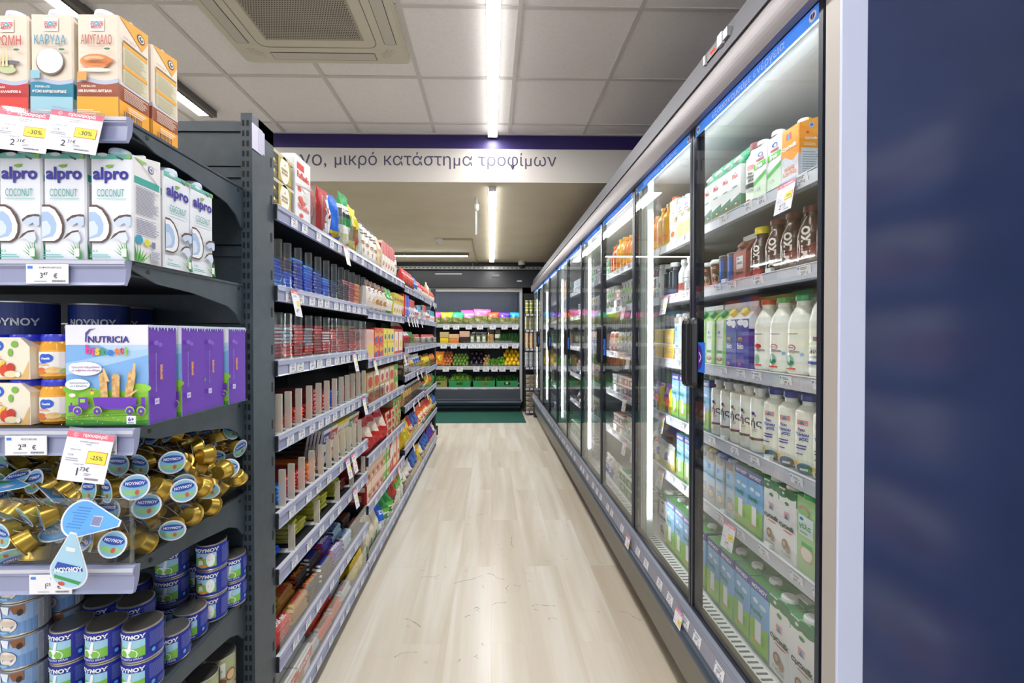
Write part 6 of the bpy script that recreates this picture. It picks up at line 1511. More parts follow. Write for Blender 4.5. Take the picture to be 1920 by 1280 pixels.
# ---- first bay, top shelf
def praline_box():
    m = MB(); w_, d_, h_ = 0.135, 0.125, 0.088
    m.box(-w_/2, w_/2, -d_/2, d_/2, 0, 0.004, '#4a3a2a'); 
    for (a, b2, c, d) in ((-w_/2, w_/2, -d_/2, -d_/2 + 0.0015), (-w_/2, -w_/2 + 0.0015, -d_/2, d_/2), (w_/2 - 0.0015, w_/2, -d_/2, d_/2)): m.box(a, b2, c, d, 0.004, h_ - 0.008, 'film')
    m.box(-w_/2 - 0.001, w_/2 + 0.001, -d_/2 - 0.001, d_/2 + 0.001, h_ - 0.010, h_, ('#cfc9a8', 0.25))
    art(m, front(w_, d_), w_, h_, [('r', 0.22, 0.05, 0.84, 0.93, '#b8a62a'), ('e', 0.53, 0.5, 0.24, 0.34 * 0.95, '#efe9d4', 20), ('e', 0.53, 0.5, 0.22, 0.315, '#f4f0e2', 20), ('t', 'FERRERO', 0.53, 0.5, 0.32, '#8a7420', 0.03), ('t', 'ROCHER', 0.53, 0.38, 0.3, '#8a7420', 0.03), ('p', [(0.49, 0.66), (0.57, 0.66), (0.53, 0.74)], '#c9a428')])
    b_ = MB()
    for i in range(4):
        for j in range(4):
            for l in range(2):
                c = (-0.050 + 0.033 * i, -0.046 + 0.031 * j, 0.021 + 0.034 * l); b_.lathe([(0.0, -0.0155), (0.010, -0.012), (0.0155, 0), (0.010, 0.012), (0, 0.0155)], ('#c9a23a', 0.3, 0.7), 10, c=c); b_.lathe([(0.0165, -0.016), (0.0135, -0.006)], '#3a2a1c', 10, c=c)
    return kind(m, 'praline_box', 'clear box of gold-wrapped pralines', 'praline box', w_, d_, h_, [('praline_filling', b_)])
K_pra = praline_box()
zt = GZ[0][0] + 0.001
for l in range(2): K_pra.put((GX - 0.08, ay(0, 0.085), zt + l * 0.0885), PI / 2, ['lower of the two by the end post', 'upper of the two by the end post'][l])
for l in range(2): K_pra.put((GX - 0.22, ay(0, 0.085), zt + l * 0.0885), PI / 2, ['lower one of the pair standing behind', 'upper one of the pair standing behind'][l])
def coco_box():
    w_, d_, h_ = 0.125, 0.25, 0.225
    fr = [('r', 0.1, 0.80, 0.55, 0.90, '#d8342c'), ('t', 'Raffaello', 0.5, 0.72, 0.8, '#d8342c', 0.03), ('e', 0.25, 0.5, 0.12, 0.07, '#d8342c'), ('e', 0.6, 0.55, 0.16, 0.09, '#f4f2f0'), ('e', 0.62, 0.4, 0.2, 0.12, '#dcd6cc'), ('e', 0.3, 0.35, 0.14, 0.08, '#e2482c'), ('t', 'Raffaello', 0.5, 0.24, 0.7, '#d8342c', 0.02), ('r', 0.3, 0.28, 0.6, 0.33, '#d8342c'), ('e', 0.35, 0.1, 0.12, 0.06, '#d8342c'), ('p', [(0.0, 0.55), (1, 0.62), (1, 0.60), (0, 0.53)], '#c9c6c4')]
    sp = [('r', 0.58, 0.88, 0.72, 0.94, '#d8342c'), ('t', 'Raffaello', 0.62, 0.80, 0.34, '#d8342c', 0.02), ('p', [(0.75, 0), (0.98, 0), (0.98, 0.95), (0.86, 0.9)], '#dfe4ea')]
    m = carton_box(w_, d_, h_, '#eceaec', fr, sp, sp, side='#f1f0f6')
    return kind(m, 'coconut_praline_box', 'tall white praline box with red ribbons', 'praline box', w_, d_, h_)
K_raf = coco_box(); K_raf.put((GX - 0.145, ay(0, 0.235), zt), PI / 2, 'standing beside the gold praline boxes')
K_rbg = gbag('sweets_bag', 'red sweets bag with clear window', 'sweets bag', 0.13, 0.09, 0.235, [(0.30, '#a8201c'), (0.62, '#b8281f'), (0.80, '#d2351f'), (0.90, '#e0402a'), (1.0, 'film')], [('e', 0.5, 0.45, 0.2, 0.13, '#4a2a1a'), ('e', 0.46, 0.2, 0.2, 0.12, '#5a3a2c'), ('p', [(0.75, 0.1), (0.95, 0.2), (0.85, 0.85), (0.7, 0.8)], '#e9e2e4'), ('e', 0.80, 0.35, 0.06, 0.05, '#2a6ac0')], seed=3, wr=0.007)
K_rbg.put((GX - 0.10, ay(0, 0.36), zt), PI / 2 + 0.1, 'leaning beside the white praline box', None, 0.12)
K_rbg.put((GX - 0.20, ay(0, 0.37), zt), PI / 2 + 0.05, 'hidden behind the first red bag')
K_lac = gbag('sweets_bag', 'crimson sweets bag with large white letters', 'sweets bag', 0.115, 0.07, 0.205, [(0.06, '#e8dede'), (0.93, '#b0141c'), (1.0, '#c8303a')], [('t', 'lacta', 0.5, 0.47, 1.3, '#f6eef0', 0.06, PI / 2)], seed=5, wr=0.004)
K_lac.put((GX - 0.07, ay(0, 0.485), zt), PI / 2, 'in front, on the top shelf', None, 0.1); K_lac.put((GX - 0.15, ay(0, 0.49), zt), PI / 2, 'second one, behind the front one', None, 0.1)
K_bbg = gbag('sweets_bag', 'glossy blue sweets bag', 'sweets bag', 0.10, 0.07, 0.21, [(0.2, '#2a55c0'), (0.3, '#d8c83a'), (1.0, '#1f6fe0')], [('e', 0.6, 0.75, 0.2, 0.2, '#e8f0fa'), ('e', 0.4, 0.2, 0.2, 0.1, '#c8a43a')], seed=6, wr=0.008)
K_bbg.put((GX - 0.07, ay(0, 0.60), zt), PI / 2, 'between the crimson and green bags', None, 0.1)
K_grn = gbag('sweets_bag', 'green and white sweets bag, taller', 'sweets bag', 0.125, 0.08, 0.26, [(0.28, '#c9c88a'), (0.45, '#e2e4dc'), (0.60, '#1e8a4a'), (0.74, '#23262a'), (0.80, '#e8ecdc'), (1.0, '#1e9a50')], [('t', 'PERNIGOTTI', 0.5, 0.67, 0.86, '#f4f4f2', 0.05), ('e', 0.4, 0.18, 0.24, 0.16, '#d8dccb'), ('e', 0.6, 0.1, 0.16, 0.08, '#c8a43a'), ('e', 0.3, 0.08, 0.1, 0.05, '#b8342c')], seed=7, wr=0.005)
K_grn.put((GX - 0.07, ay(0, 0.72), zt), PI / 2, 'on the top shelf', None, 0.1)
K_ylw = gbag('sweets_bag', 'yellow and clear sweets bag', 'sweets bag', 0.11, 0.08, 0.235, [(0.25, '#c8b84a'), (0.55, '#8a6a3a'), (0.75, '#e0d03a'), (1.0, '#f0d822')], [('e', 0.5, 0.3, 0.3, 0.2, '#b04a3a'), ('e', 0.6, 0.15, 0.2, 0.1, '#e8d45a')], seed=8, wr=0.008)
K_ylw.put((GX - 0.07, ay(0, 0.845), zt), PI / 2, 'on the top shelf', None, 0.1)
K_cok = gbag('cookie_bag', 'white cookie bag with brown cookies', 'cookie bag', 0.085, 0.06, 0.20, [(0.94, '#eceae6'), (1, '#26282c')], [('e', 0.5, 0.22, 0.32, 0.14, '#c08a4a'), ('e', 0.4, 0.42, 0.26, 0.12, '#a8703a'), ('l', 0.2, 0.65, 0.8, 0.8, 2, '#6a5a4a')], seed=9, wr=0.003)
fill(0, 0, 0.905, [(K_cok, 1, 1, 1)]); 
K_crk = gbag('cracker_bag', 'beige cracker bag', 'cracker bag', 0.09, 0.06, 0.19, [(0.9, '#dcc8a0'), (1, '#e8d8b8')], [('e', 0.5, 0.3, 0.3, 0.2, '#b07a3a'), ('r', 0.15, 0.6, 0.85, 0.8, '#f0e8d8')], seed=10)
K_stk = gbox('stick_box', 'slim white stick box with red lid', 'stick box', 0.065, 0.05, 0.185, '#e8e2da', '#c8242c', '#c08a4a', '', top='#b81c24', style=1)
K_ppd = gbag('biscuit_pack', 'red biscuit pack with white lettering', 'biscuit pack', 0.055, 0.05, 0.14, [(0.2, '#7a4a2a'), (0.85, '#c82020'), (1, '#b81818')], [('t', 'Caprice', 0.5, 0.7, 0.8, '#f4eef0', 0.04), ('r', 0.35, 0.05, 0.65, 0.5, '#a8683a')], seed=11, nx=6, ny=8)
K_blb = gbag('wafer_pack', 'blue wafer pack', 'wafer pack', 0.06, 0.05, 0.13, [(0.3, '#d8d4cc'), (1, '#2050b8')], [('e', 0.5, 0.55, 0.3, 0.1, '#f0f0f4')], seed=12, nx=6, ny=8)
fill(1, 0, 0.01, [(K_cok, 3, 1, 1), (K_crk, 1, 1, 1), (K_stk, 5, 1, 1), (K_cok, 1, 1, 1)])
K_rwb = gbag('biscuit_pack', 'red and white biscuit pack', 'biscuit pack', 0.08, 0.05, 0.12, [(0.45, '#e4dcd4'), (1, '#c42828')], [('e', 0.5, 0.25, 0.3, 0.12, '#b07a3a')], seed=13, nx=6, ny=8)
fill(2, 0, 0.02, [(K_ppd, 8, 1, 1), (K_blb, 3, 1, 1), (K_rwb, 3, 1, 1)])
fill(3, 0, 0.02, [(K_rwb, 4, 1, 2), (K_crk, 1, 1, 1), (K_rwb, 5, 1, 1)])
# ---- second bay
K_pch = gbag('cookie_pouch', 'white and purple cookie pouch', 'cookie pouch', 0.085, 0.06, 0.165, [(0.10, '#6a2f5a'), (0.80, '#efe9e2'), (1, '#5a3a2a')], [('e', 0.5, 0.68, 0.28, 0.12, '#6a3a7a'), ('t', 'soft', 0.5, 0.68, 0.4, '#f4f0f4', 0.04), ('e', 0.45, 0.35, 0.3, 0.16, '#c8924a')], seed=14)
K_pcb = gbag('cookie_pouch', 'white and brown cookie pouch', 'cookie pouch', 0.085, 0.06, 0.165, [(0.08, '#7a4a2c'), (0.82, '#efe6da'), (1, '#6a4228')], [('e', 0.5, 0.7, 0.3, 0.1, '#4a2c1a'), ('e', 0.45, 0.35, 0.32, 0.18, '#b87a3a')], seed=15)
K_pcg = gbag('cookie_pouch', 'white and green cookie pouch', 'cookie pouch', 0.085, 0.06, 0.165, [(0.12, '#3f9a3a'), (0.55, '#f0ece2'), (1, '#4fae4a')], [('e', 0.5, 0.7, 0.26, 0.12, '#f4f4f0'), ('e', 0.45, 0.32, 0.3, 0.16, '#d8a85a')], seed=16)
K_tst = gbox('rusk_box', 'yellow and white rusk box', 'rusk box', 0.075, 0.10, 0.155, '#ece6d6', '#e0c83a', '#c89a5a', 'ELITE', '#c8342c', side='#e0c43a', style=1)
K_rcr = gbox('crispbread_box', 'tall red crispbread box', 'crispbread box', 0.055, 0.12, 0.165, '#d0241f', '#e8463a', '#f0e0c0', '', style=3)
K_bcr = gbox('crispbread_box', 'tall blue crispbread box', 'crispbread box', 0.055, 0.12, 0.165, '#1f49b8', '#2f6ae0', '#f0e0c0', '', style=3)
K_wcr = gbox('cracker_box', 'white and red cracker box', 'cracker box', 0.08, 0.10, 0.145, '#dfdcdc', '#c83a34', '#8a9ac8', '', style=1)
fill(1, 1, 0.02, [(K_pch, 2, 1, 1), (K_pcb, 3, 1, 1), (K_pcg, 2, 1, 1), (K_tst, 4, 1, 1)], tilt=0.1)
fill(2, 1, 0.02, [(K_rcr, 2, 1, 1), (K_bcr, 2, 1, 1), (K_wcr, 3, 1, 1)])
K_jar2 = gbox('spread_pack', 'small white pack with blue top', 'spread pack', 0.07, 0.07, 0.12, '#e6e4e2', '#3f9ac0', '#d8a8a0', '', style=1)
K_mix = gbag('snack_bag', 'small pink and clear snack bag', 'snack bag', 0.085, 0.05, 0.10, [(0.5, '#d8b8b4'), (0.8, '#e4dcdc'), (1, '#c8c8d4')], [('e', 0.5, 0.4, 0.25, 0.15, '#c85a5a')], seed=17, nx=6, ny=8)
fill(2, 1, 0.52, [(K_mix, 2, 1, 1), (K_jar2, 2, 1, 2)]); fill(3, 1, 0.02, [(K_wcr, 2, 1, 1), (K_mix, 3, 1, 2), (K_jar2, 5, 1, 1), (K_mix, 1, 1, 1)])
K_pnkb = gbox('cake_box', 'pale pink cake box with yellow badge', 'cake box', 0.16, 0.12, 0.16, '#e2b8b0', '#e0a8a0', '#e8c83a', '', style=0)
K_mrd = gbox('cake_box', 'red box with yellow windows', 'cake box', 0.10, 0.14, 0.085, '#d0302a', '#e8a03a', '#3a5ab0', '7 days', '#c8242c', style=2)
K_myl = gbox('cake_box', 'yellow box with blue emblem', 'cake box', 0.095, 0.14, 0.085, '#e4c41c', '#e8dc5a', '#2a62b0', '', style=3)
K_rtl = gbox('cake_box', 'large red and white cake box', 'cake box', 0.14, 0.14, 0.17, '#c8281f', '#e4e0da', '#d8c83a', '', side='#b8241c', style=3)
fill(1, 2, 0.02, [(K_pnkb, 1, 1, 1), (K_mrd, 2, 2, 1), (K_myl, 3, 2, 1), (K_rtl, 2, 1, 1)])
for k in range(3): put_a(K_myl, 1, 2, ay(1, 0.07 + 0.1 * k), GX - 0.24, 0.095, row_='at the back')
K_rb1 = gbag('snack_bag', 'crumpled red snack bag', 'snack bag', 0.10, 0.06, 0.12, [(0.7, '#c82a34'), (1, '#e8e0e0')], [('e', 0.5, 0.4, 0.28, 0.16, '#f0d8d4')], seed=18, nx=8, ny=8, wr=0.008)
K_gb1 = gbag('snack_bag', 'crumpled green snack bag', 'snack bag', 0.10, 0.06, 0.12, [(0.3, '#e8ece4'), (1, '#1f9a4a')], [('e', 0.5, 0.4, 0.24, 0.14, '#e8d83a')], seed=19, nx=8, ny=8, wr=0.008)
K_wb1 = gbag('snack_bag', 'small white and red snack bag', 'snack bag', 0.09, 0.05, 0.10, [(0.5, '#c8c4cc'), (0.8, '#e8e6ea'), (1, '#b84a3a')], [('e', 0.5, 0.4, 0.24, 0.14, '#4a6ac0')], seed=20, nx=8, ny=8, wr=0.008)
K_yb1 = gbag('snack_bag', 'yellow snack bag', 'snack bag', 0.11, 0.06, 0.13, [(0.25, '#d8e0a0'), (1, '#e8c81c')], [('e', 0.5, 0.45, 0.28, 0.2, '#c8a020')], seed=22, nx=8, ny=8, wr=0.008)
K_ob1 = gbag('snack_bag', 'orange snack bag', 'snack bag', 0.11, 0.06, 0.13, [(0.3, '#e8d8c0'), (1, '#e8781c')], [('e', 0.5, 0.5, 0.26, 0.2, '#f4c06a')], seed=23, nx=8, ny=8, wr=0.008)
fill(2, 2, 0.02, [(K_rb1, 3, 1, 2), (K_gb1, 2, 1, 2), (K_wb1, 3, 1, 1)]); fill(3, 2, 0.02, [(K_wb1, 9, 1, 2)])
for k in range(3): put_a(K_rb1, 2, 2, ay(2, 0.08 + 0.1 * k), GX - 0.11, 0.075, row_='on top')
K_crt = gbox('toast_pack', 'brown paper toast pack', 'toast pack', 0.13, 0.10, 0.085, '#c89a5a', '#d8c4a0', '#c83a2a', '', style=0)
K_crw = gbox('toast_pack', 'toast pack with white panel', 'toast pack', 0.12, 0.10, 0.085, '#c29458', '#e8e0d4', '#b8342c', '', style=3)
K_crg = gbox('toast_pack', 'green and brown toast pack', 'toast pack', 0.13, 0.10, 0.085, '#b89450', '#4aa83a', '#d8c07a', '', style=1)
fill(1, 3, 0.03, [(K_crt, 2, 2, 1), (K_crw, 2, 2, 1), (K_crt, 1, 2, 1), (K_crg, 1, 2, 1)])
K_dkb = gbox('cookie_box', 'brown and cream cookie pack', 'cookie pack', 0.09, 0.07, 0.09, '#5a3a2a', '#d8c8b4', '#8a5a3a', '', style=1)
K_blub = gbag('snack_bag', 'blue and white snack bag', 'snack bag', 0.09, 0.05, 0.14, [(0.3, '#e0e4ec'), (0.8, '#2a52b8'), (1, '#e8e8ec')], [('e', 0.5, 0.45, 0.25, 0.2, '#e8d85a')], seed=24, nx=8, ny=8, wr=0.006)
K_orb = gbag('snack_bag', 'grey snack bag with orange print', 'snack bag', 0.09, 0.05, 0.15, [(1, '#b8b4bc')], [('e', 0.5, 0.5, 0.25, 0.4, '#e07a2a'), ('e', 0.5, 0.6, 0.15, 0.15, '#e8d83a')], seed=25, nx=8, ny=8, wr=0.005)
fill(2, 3, 0.02, [(K_dkb, 2, 2, 1), (K_orb, 2, 1, 1), (K_blub, 4, 1, 1)], tilt=0.06); fill(3, 3, 0.02, [(K_yb1, 4, 1, 2), (K_gb1, 1, 1, 1), (K_ob1, 3, 1, 2)])
K_rdp = gbag('chip_bag', 'glossy red biscuit bag', 'biscuit bag', 0.14, 0.09, 0.19, [(0.5, '#c01c20'), (0.8, '#d8bcb0'), (1, '#c8242a')], [('e', 0.45, 0.62, 0.3, 0.2, '#e8d8c8'), ('e', 0.5, 0.3, 0.25, 0.15, '#c8342c')], seed=26, wr=0.01)
K_wfr = gbox('wafer_pack', 'green-ended wafer pack', 'wafer pack', 0.11, 0.16, 0.05, '#d8c8a8', '#7ac04a', '#c8342c', '', side='#cdb88e', style=1)
K_wfd = gbox('wafer_pack', 'red-ended wafer pack', 'wafer pack', 0.11, 0.16, 0.05, '#c8242a', '#d8b890', '#8a1a1c', '', side='#b82024', style=1)
fill(1, 4, 0.03, [(K_rdp, 3, 1, 1), (K_wfd, 2, 3, 1), (K_wfr, 2, 4, 1)], jit=0.01)
K_pep = gbag('cookie_bag', 'dark cookie bag with hanging header', 'cookie bag', 0.07, 0.045, 0.14, [(0.72, '#8a6a3a'), (0.82, '#3a2a20'), (1, '#c8c4c4')], [('e', 0.5, 0.3, 0.3, 0.3, '#6a4420')], seed=27, nx=6, ny=8)
K_pec = gbag('cookie_bag', 'tan cookie bag with hanging header', 'cookie bag', 0.07, 0.045, 0.14, [(0.72, '#c89a50'), (0.82, '#4a3a2c'), (1, '#cfc8c4')], [('e', 0.5, 0.3, 0.3, 0.3, '#a8742c')], seed=28, nx=6, ny=8)
fill(2, 4, 0.02, [(K_pec, 5, 1, 1), (K_pep, 7, 1, 1)]); fill(3, 4, 0.02, [(K_wb1, 2, 1, 1), (K_yb1, 2, 1, 1), (K_ob1, 2, 1, 2), (K_gb1, 2, 1, 1)])
for k in range(2): put_a(K_ob1, 3, 4, ay(3, 0.45 + 0.12 * k), GX - 0.1, 0.09, row_='on top')
K_ctn = gbox('cereal_bar_box', 'pink and tan cereal bar box', 'cereal bar box', 0.085, 0.11, 0.10, '#d8a890', '#e8cdb8', '#a8583a', '', side='#9a1c1c', style=1)
K_ctg = gbox('cereal_bar_box', 'green and cream cereal bar box', 'cereal bar box', 0.085, 0.11, 0.10, '#7ab84a', '#e0dcc0', '#b8844a', '', style=1)
K_ctr = gbox('cereal_bar_box', 'red and white cereal bar box', 'cereal bar box', 0.10, 0.12, 0.20, '#c8343a', '#ece4dc', '#d88a4a', '', style=2)
K_cto = gbox('cereal_bar_box', 'tall orange oat box', 'oat box', 0.10, 0.12, 0.205, '#e0803a', '#f0d8c0', '#c84a2a', '', style=3)
fill(1, 5, 0.02, [(K_ctn, 4, 2, 1), (K_ctg, 2, 2, 1), (K_ctr, 1, 1, 1), (K_cto, 2, 1, 1)])
K_rchip = gbag('chip_bag', 'red and yellow crisp bag', 'crisp bag', 0.14, 0.08, 0.19, [(0.3, '#e8c82a'), (1, '#c8242a')], [('e', 0.5, 0.5, 0.28, 0.2, '#e8d8b0')], seed=29, nx=8, ny=10, wr=0.01)
K_ochip = gbag('chip_bag', 'orange crisp bag', 'crisp bag', 0.14, 0.08, 0.20, [(0.3, '#f0dcc0'), (1, '#ee6a22')], [('e', 0.5, 0.55, 0.26, 0.2, '#f8e8c8')], seed=30, nx=8, ny=10, wr=0.01)
K_ychip = gbag('chip_bag', 'yellow crisp bag', 'crisp bag', 0.14, 0.08, 0.19, [(1, '#f0c41c')], [('e', 0.5, 0.5, 0.28, 0.2, '#4aa83a')], seed=31, nx=8, ny=10, wr=0.01)
K_bchip = gbag('chip_bag', 'blue and tan crisp bag', 'crisp bag', 0.13, 0.08, 0.18, [(0.4, '#d8b880'), (1, '#2a5ab0')], [('e', 0.5, 0.35, 0.3, 0.2, '#e8d8b0')], seed=32, nx=8, ny=10, wr=0.01)
K_vchip = gbag('chip_bag', 'violet and orange crisp bag', 'crisp bag', 0.13, 0.08, 0.18, [(0.3, '#e0602a'), (1, '#4a2a9a')], [('e', 0.5, 0.45, 0.28, 0.2, '#d8442a')], seed=33, nx=8, ny=10, wr=0.01)
K_wchip = gbag('chip_bag', 'white and brown crisp bag', 'crisp bag', 0.13, 0.08, 0.17, [(0.5, '#7a4a34'), (1, '#e4dcd4')], [('e', 0.5, 0.35, 0.3, 0.2, '#c89a6a')], seed=34, nx=8, ny=10, wr=0.01)
fill(2, 5, 0.02, [(K_ychip, 2, 1, 1), (K_rchip, 1, 1, 1), (K_bchip, 2, 1, 1), (K_ochip, 2, 1, 1)], jit=0.01); fill(3, 5, 0.02, [(K_ochip, 2, 1, 1), (K_rchip, 2, 1, 1), (K_ychip, 1, 1, 1), (K_bchip, 2, 1, 1)], jit=0.01)
# bottom shelves
K_rcak = gbag('rice_cake_pack', 'clear stack of rice cakes', 'rice cakes', 0.095, 0.09, 0.20, [(0.25, '#b8bcae'), (0.95, '#d6cfb8'), (1, '#dfe6d8')], [('r', 0.2, 0.05, 0.5, 0.35, '#4a6a3a'), ('r', 0.6, 0.05, 0.85, 0.2, '#e8e6dc')], seed=35, wr=0.002)
K_bch2 = gbag('snack_bag', 'bright blue chip pouch', 'chip pouch', 0.10, 0.08, 0.19, [(0.35, '#dfe6ec'), (1, '#1c5fd8')], [('e', 0.45, 0.65, 0.2, 0.14, '#f0f4fa')], seed=36, wr=0.009)
K_gch2 = gbag('snack_bag', 'green chip pouch', 'chip pouch', 0.11, 0.08, 0.20, [(0.4, '#e0e8d8'), (0.6, '#7ac04a'), (1, '#1c8a3a')], [('e', 0.5, 0.3, 0.25, 0.14, '#3a7a4a')], seed=37, wr=0.009)
K_och2 = gbag('snack_bag', 'red-brown chip pouch', 'chip pouch', 0.13, 0.08, 0.22, [(0.25, '#e6dfd4'), (0.5, '#8a3a24'), (1, '#b8382c')], [('e', 0.5, 0.4, 0.25, 0.14, '#4a2a1c')], seed=38, wr=0.009)
K_wch2 = gbag('snack_bag', 'white and green chip pouch', 'chip pouch', 0.12, 0.08, 0.20, [(0.55, '#e8e6de'), (0.75, '#6ab04a'), (1, '#e0802a')], [('e', 0.5, 0.35, 0.2, 0.2, '#3a8a4a')], seed=39, wr=0.009)
fill(1, 6, 0.01, [(K_rcak, 3, 1, 1), (K_bch2, 1, 1, 1), (K_gch2, 2, 1, 1), (K_och2, 1, 1, 1), (K_wch2, 2, 1, 1)], jit=0.01)
fill(2, 6, 0.02, [(K_wchip, 3, 1, 1), (K_bchip, 2, 1, 1), (K_ychip, 1, 1, 1), (K_wchip, 1, 1, 1)], jit=0.01); fill(3, 6, 0.02, [(K_bchip, 3, 1, 1), (K_vchip, 3, 1, 1), (K_wchip, 1, 1, 1)], jit=0.01)
for k in range(4): put_a(K_vchip, 3, 6, ay(3, 0.45 + 0.13 * k), GX - 0.11, 0.15, row_='on top')
# hanging price cards on the aisle shelving
def promo_a(i, r, y, lab, big='2', small='29€', s=0.9):
    hang_promo((GX + 0.006, ay(i, y), GZ[i][r] - 0.004), PI / 2, lab, '-20%', big, small, ('', ''), 0.055 * s, 0.098 * s, rx=-0.22, ry=0.05, detail=False)
promo_a(0, 0, 0.60, 'price card hanging from the top rail below the green sweets bag')
promo_a(0, 1, 0.10, 'price card hanging from the second rail, closest to the end post', '4', '68')
promo_a(0, 2, 0.72, 'price card hanging from the third rail near its far joint'); promo_a(1, 2, 0.10, 'price card on the third rail below the pale pink cake box'); promo_a(1, 2, 0.92, 'price card on the third rail below the large red cake box')
promo_a(0, 3, 0.87, 'price card hanging from the fourth rail at the end of the first bay')
promo_a(0, 4, 0.62, 'price card on the fifth rail, first of the adjoining pair'); promo_a(0, 4, 0.70, 'price card on the fifth rail, second of the adjoining pair')
promo_a(0, 5, 0.72, 'price card hanging from the sixth rail above the dark snack bars'); promo_a(1, 5, 0.72, 'price card on the sixth rail of the bay with biscuit boxes')
for k, yy in enumerate((0.08, 0.24, 0.36, 0.48, 0.72)): promo_a(2, 1, yy, 'price card on the second rail of the third bay, ' + ORD[k] + ' of five', s=0.8)
for k, (i_, r_, yy) in enumerate(((2, 3, 0.5), (2, 3, 0.7), (3, 3, 0.05), (2, 4, 0.3), (2, 4, 0.55), (3, 4, 0.1), (2, 5, 0.3), (3, 0, 0.3), (3, 0, 0.6))): promo_a(i_, r_, yy, 'small price card on a far aisle rail, ' + ORD[k] + ' of nine from the top rows down', s=0.8)
# ================================================================ goods of the refrigerated cases
FSH = ['top shelf', 'second shelf', 'third shelf', 'fourth shelf', 'fifth shelf', 'floor deck']
CASE = ['first case', 'second case', 'third case', 'fourth case', 'last case']
def case_of(Y): return max(0, min(4, int((Y - DY[0]) / (2 * 0.6165))))
def put_f(K, r, Y, x=None, dz=0.0, rz=-PI / 2, rx=0.0, row_='', sc=1.0, ry=0.0):
    z = (FZ[r] if r < 5 else ZDECK + 0.012) + 0.001
    x = (XS if r < 5 else 0.802) + 0.010 + K.d / 2 if x is None else x
    i = case_of(Y)
    return K.put((x, Y, z + dz), rz, seqn((K.look, 'f', i, r, row_)) + ' ' + (row_ + ' ' if row_ else '') + 'on the ' + FSH[r] + ', ' + CASE[i], None, rx, ry, sc)
def ffill(r, Y0, specs, gap=0.004, jit=0.004, tilt=0.0):
    y = Y0
    for K, n, lay, dp in specs:
        if K is None: y += n; continue
        for k in range(n):
            y += K.w / 2 + gap / 2
            b_ = DY[2 * (case_of(y) + 1)]
            for q in range(dp):
                for l in range(lay):
                    xb = (XS if r < 5 else 0.802) + 0.012 + K.d / 2 + q * (K.d + 0.004) + abs(RW.uniform(0, jit))
                    put_f(K, r, y, xb, l * (K.h + 0.0008), -PI / 2 + getattr(K, 'turn', 0.0) + RW.uniform(-0.04, 0.04), tilt, 'behind' if q else ('above' if l else ''))
            y += K.w / 2 + gap / 2
    return y
dm = delta_mark
# bottles
def fbottle(name, look, cat, r, h, body, capc, items=(), clear_neck=False, shoulder=0.62, neck=0.42, lab_y=0.0, lab_h=None, cap_h=0.016, rib=False, n=20, cap_rr=None):
    m = MB(); zs = h * shoulder; zn = h - cap_h - 0.012; nr = r * neck
    prof = [(r * 0.86, 0), (r * 0.98, 0.005), (r, 0.012)]
    if rib:
        for k in range(7): prof += [(r, 0.02 + k * 0.012), (r * 0.975, 0.026 + k * 0.012)]
    prof += [(r, zs * 0.9), (r * 0.97, zs), (r * 0.80, zs + (zn - zs) * 0.45), (nr * 1.15, zn - (zn - zs) * 0.12), (nr, zn), (nr, h - cap_h)]
    prof = [p for k, p in enumerate(prof) if k < 3 or p[1] > prof[2][1]]
    m.lathe(prof, body, n)
    F = Tube(r * 1.002, lab_y); art(m, F, 2 * PI * r, lab_h or zs * 0.9, items)
    c = MB(); cr = cap_rr or nr * 1.18
    c.lathe([(cr, h - cap_h), (cr, h - 0.002), (cr * 0.92, h), (0, h)], capc, 16)
    return kind(m, name, look, cat, 2 * r, 2 * r, h, [('cap', c)])
MILKW = ('#eef0e6', 0.25)
K_mb = fbottle('milk_bottle', 'white milk bottle with green cap', 'milk bottle', 0.038, 0.222, MILKW, ('#3fa06a', 0.35), [('l', 0.40, 0.86, 0.56, 0.89, 1, '#4a5a5a'), ('e', 0.48, 0.58, 0.055, 0.035, '#d8342c', 16), ('e', 0.48, 0.575, 0.047, 0.026, '#e8eef6', 16), ('t', 'άριστο', 0.48, 0.575, 0.07, '#2a3a9a', 0.03), ('t', 'αλόγατο', 0.50, 0.49, 0.15, '#3a4a4a', 0.02), ('e', 0.60, 0.44, 0.02, 0.022, '#8ab0d8', 10), ('e', 0.47, 0.30, 0.045, 0.07, '#8ac0a4', 14), ('e', 0.47, 0.26, 0.05, 0.03, '#3f8a5a', 14), ('e', 0.46, 0.33, 0.015, 0.04, '#e4ecf4', 10), ('r', 0.40, 0.12, 0.54, 0.155, '#d8443c')], shoulder=0.66, neck=0.44)
K_mbr = fbottle('milk_bottle', 'white milk bottle with red cap', 'milk bottle', 0.038, 0.222, MILKW, ('#c83a3a', 0.35), [('l', 0.40, 0.86, 0.56, 0.89, 1, '#4a5a5a'), ('e', 0.48, 0.58, 0.055, 0.035, '#d8342c', 16), ('t', 'αλόγατο', 0.50, 0.49, 0.15, '#3a4a4a', 0.02), ('e', 0.47, 0.28, 0.045, 0.06, '#8ac0a4', 14), ('r', 0.40, 0.12, 0.54, 0.155, '#d8443c')], shoulder=0.66, neck=0.44)
K_fr = fbottle('milk_bottle', 'ribbed white milk bottle with blue band', 'milk bottle', 0.040, 0.245, MILKW, ('#2a6ac8', 0.35), [('r', 0.43, 0.70, 0.48, 0.78, '#d8353c'), ('p', [(0.435, 0.70), (0.475, 0.70), (0.455, 0.77)], '#2795bf'), ('t', 'ΦΡΕΣΚΟ', 0.50, 0.50, 0.22, '#3a4468', 0.02), ('l', 0.44, 0.38, 0.56, 0.44, 2, '#8a92b0'), ('r', 0.3, 0.26, 0.72, 0.31, '#2f4ab0')], rib=True, shoulder=0.62, neck=0.42)
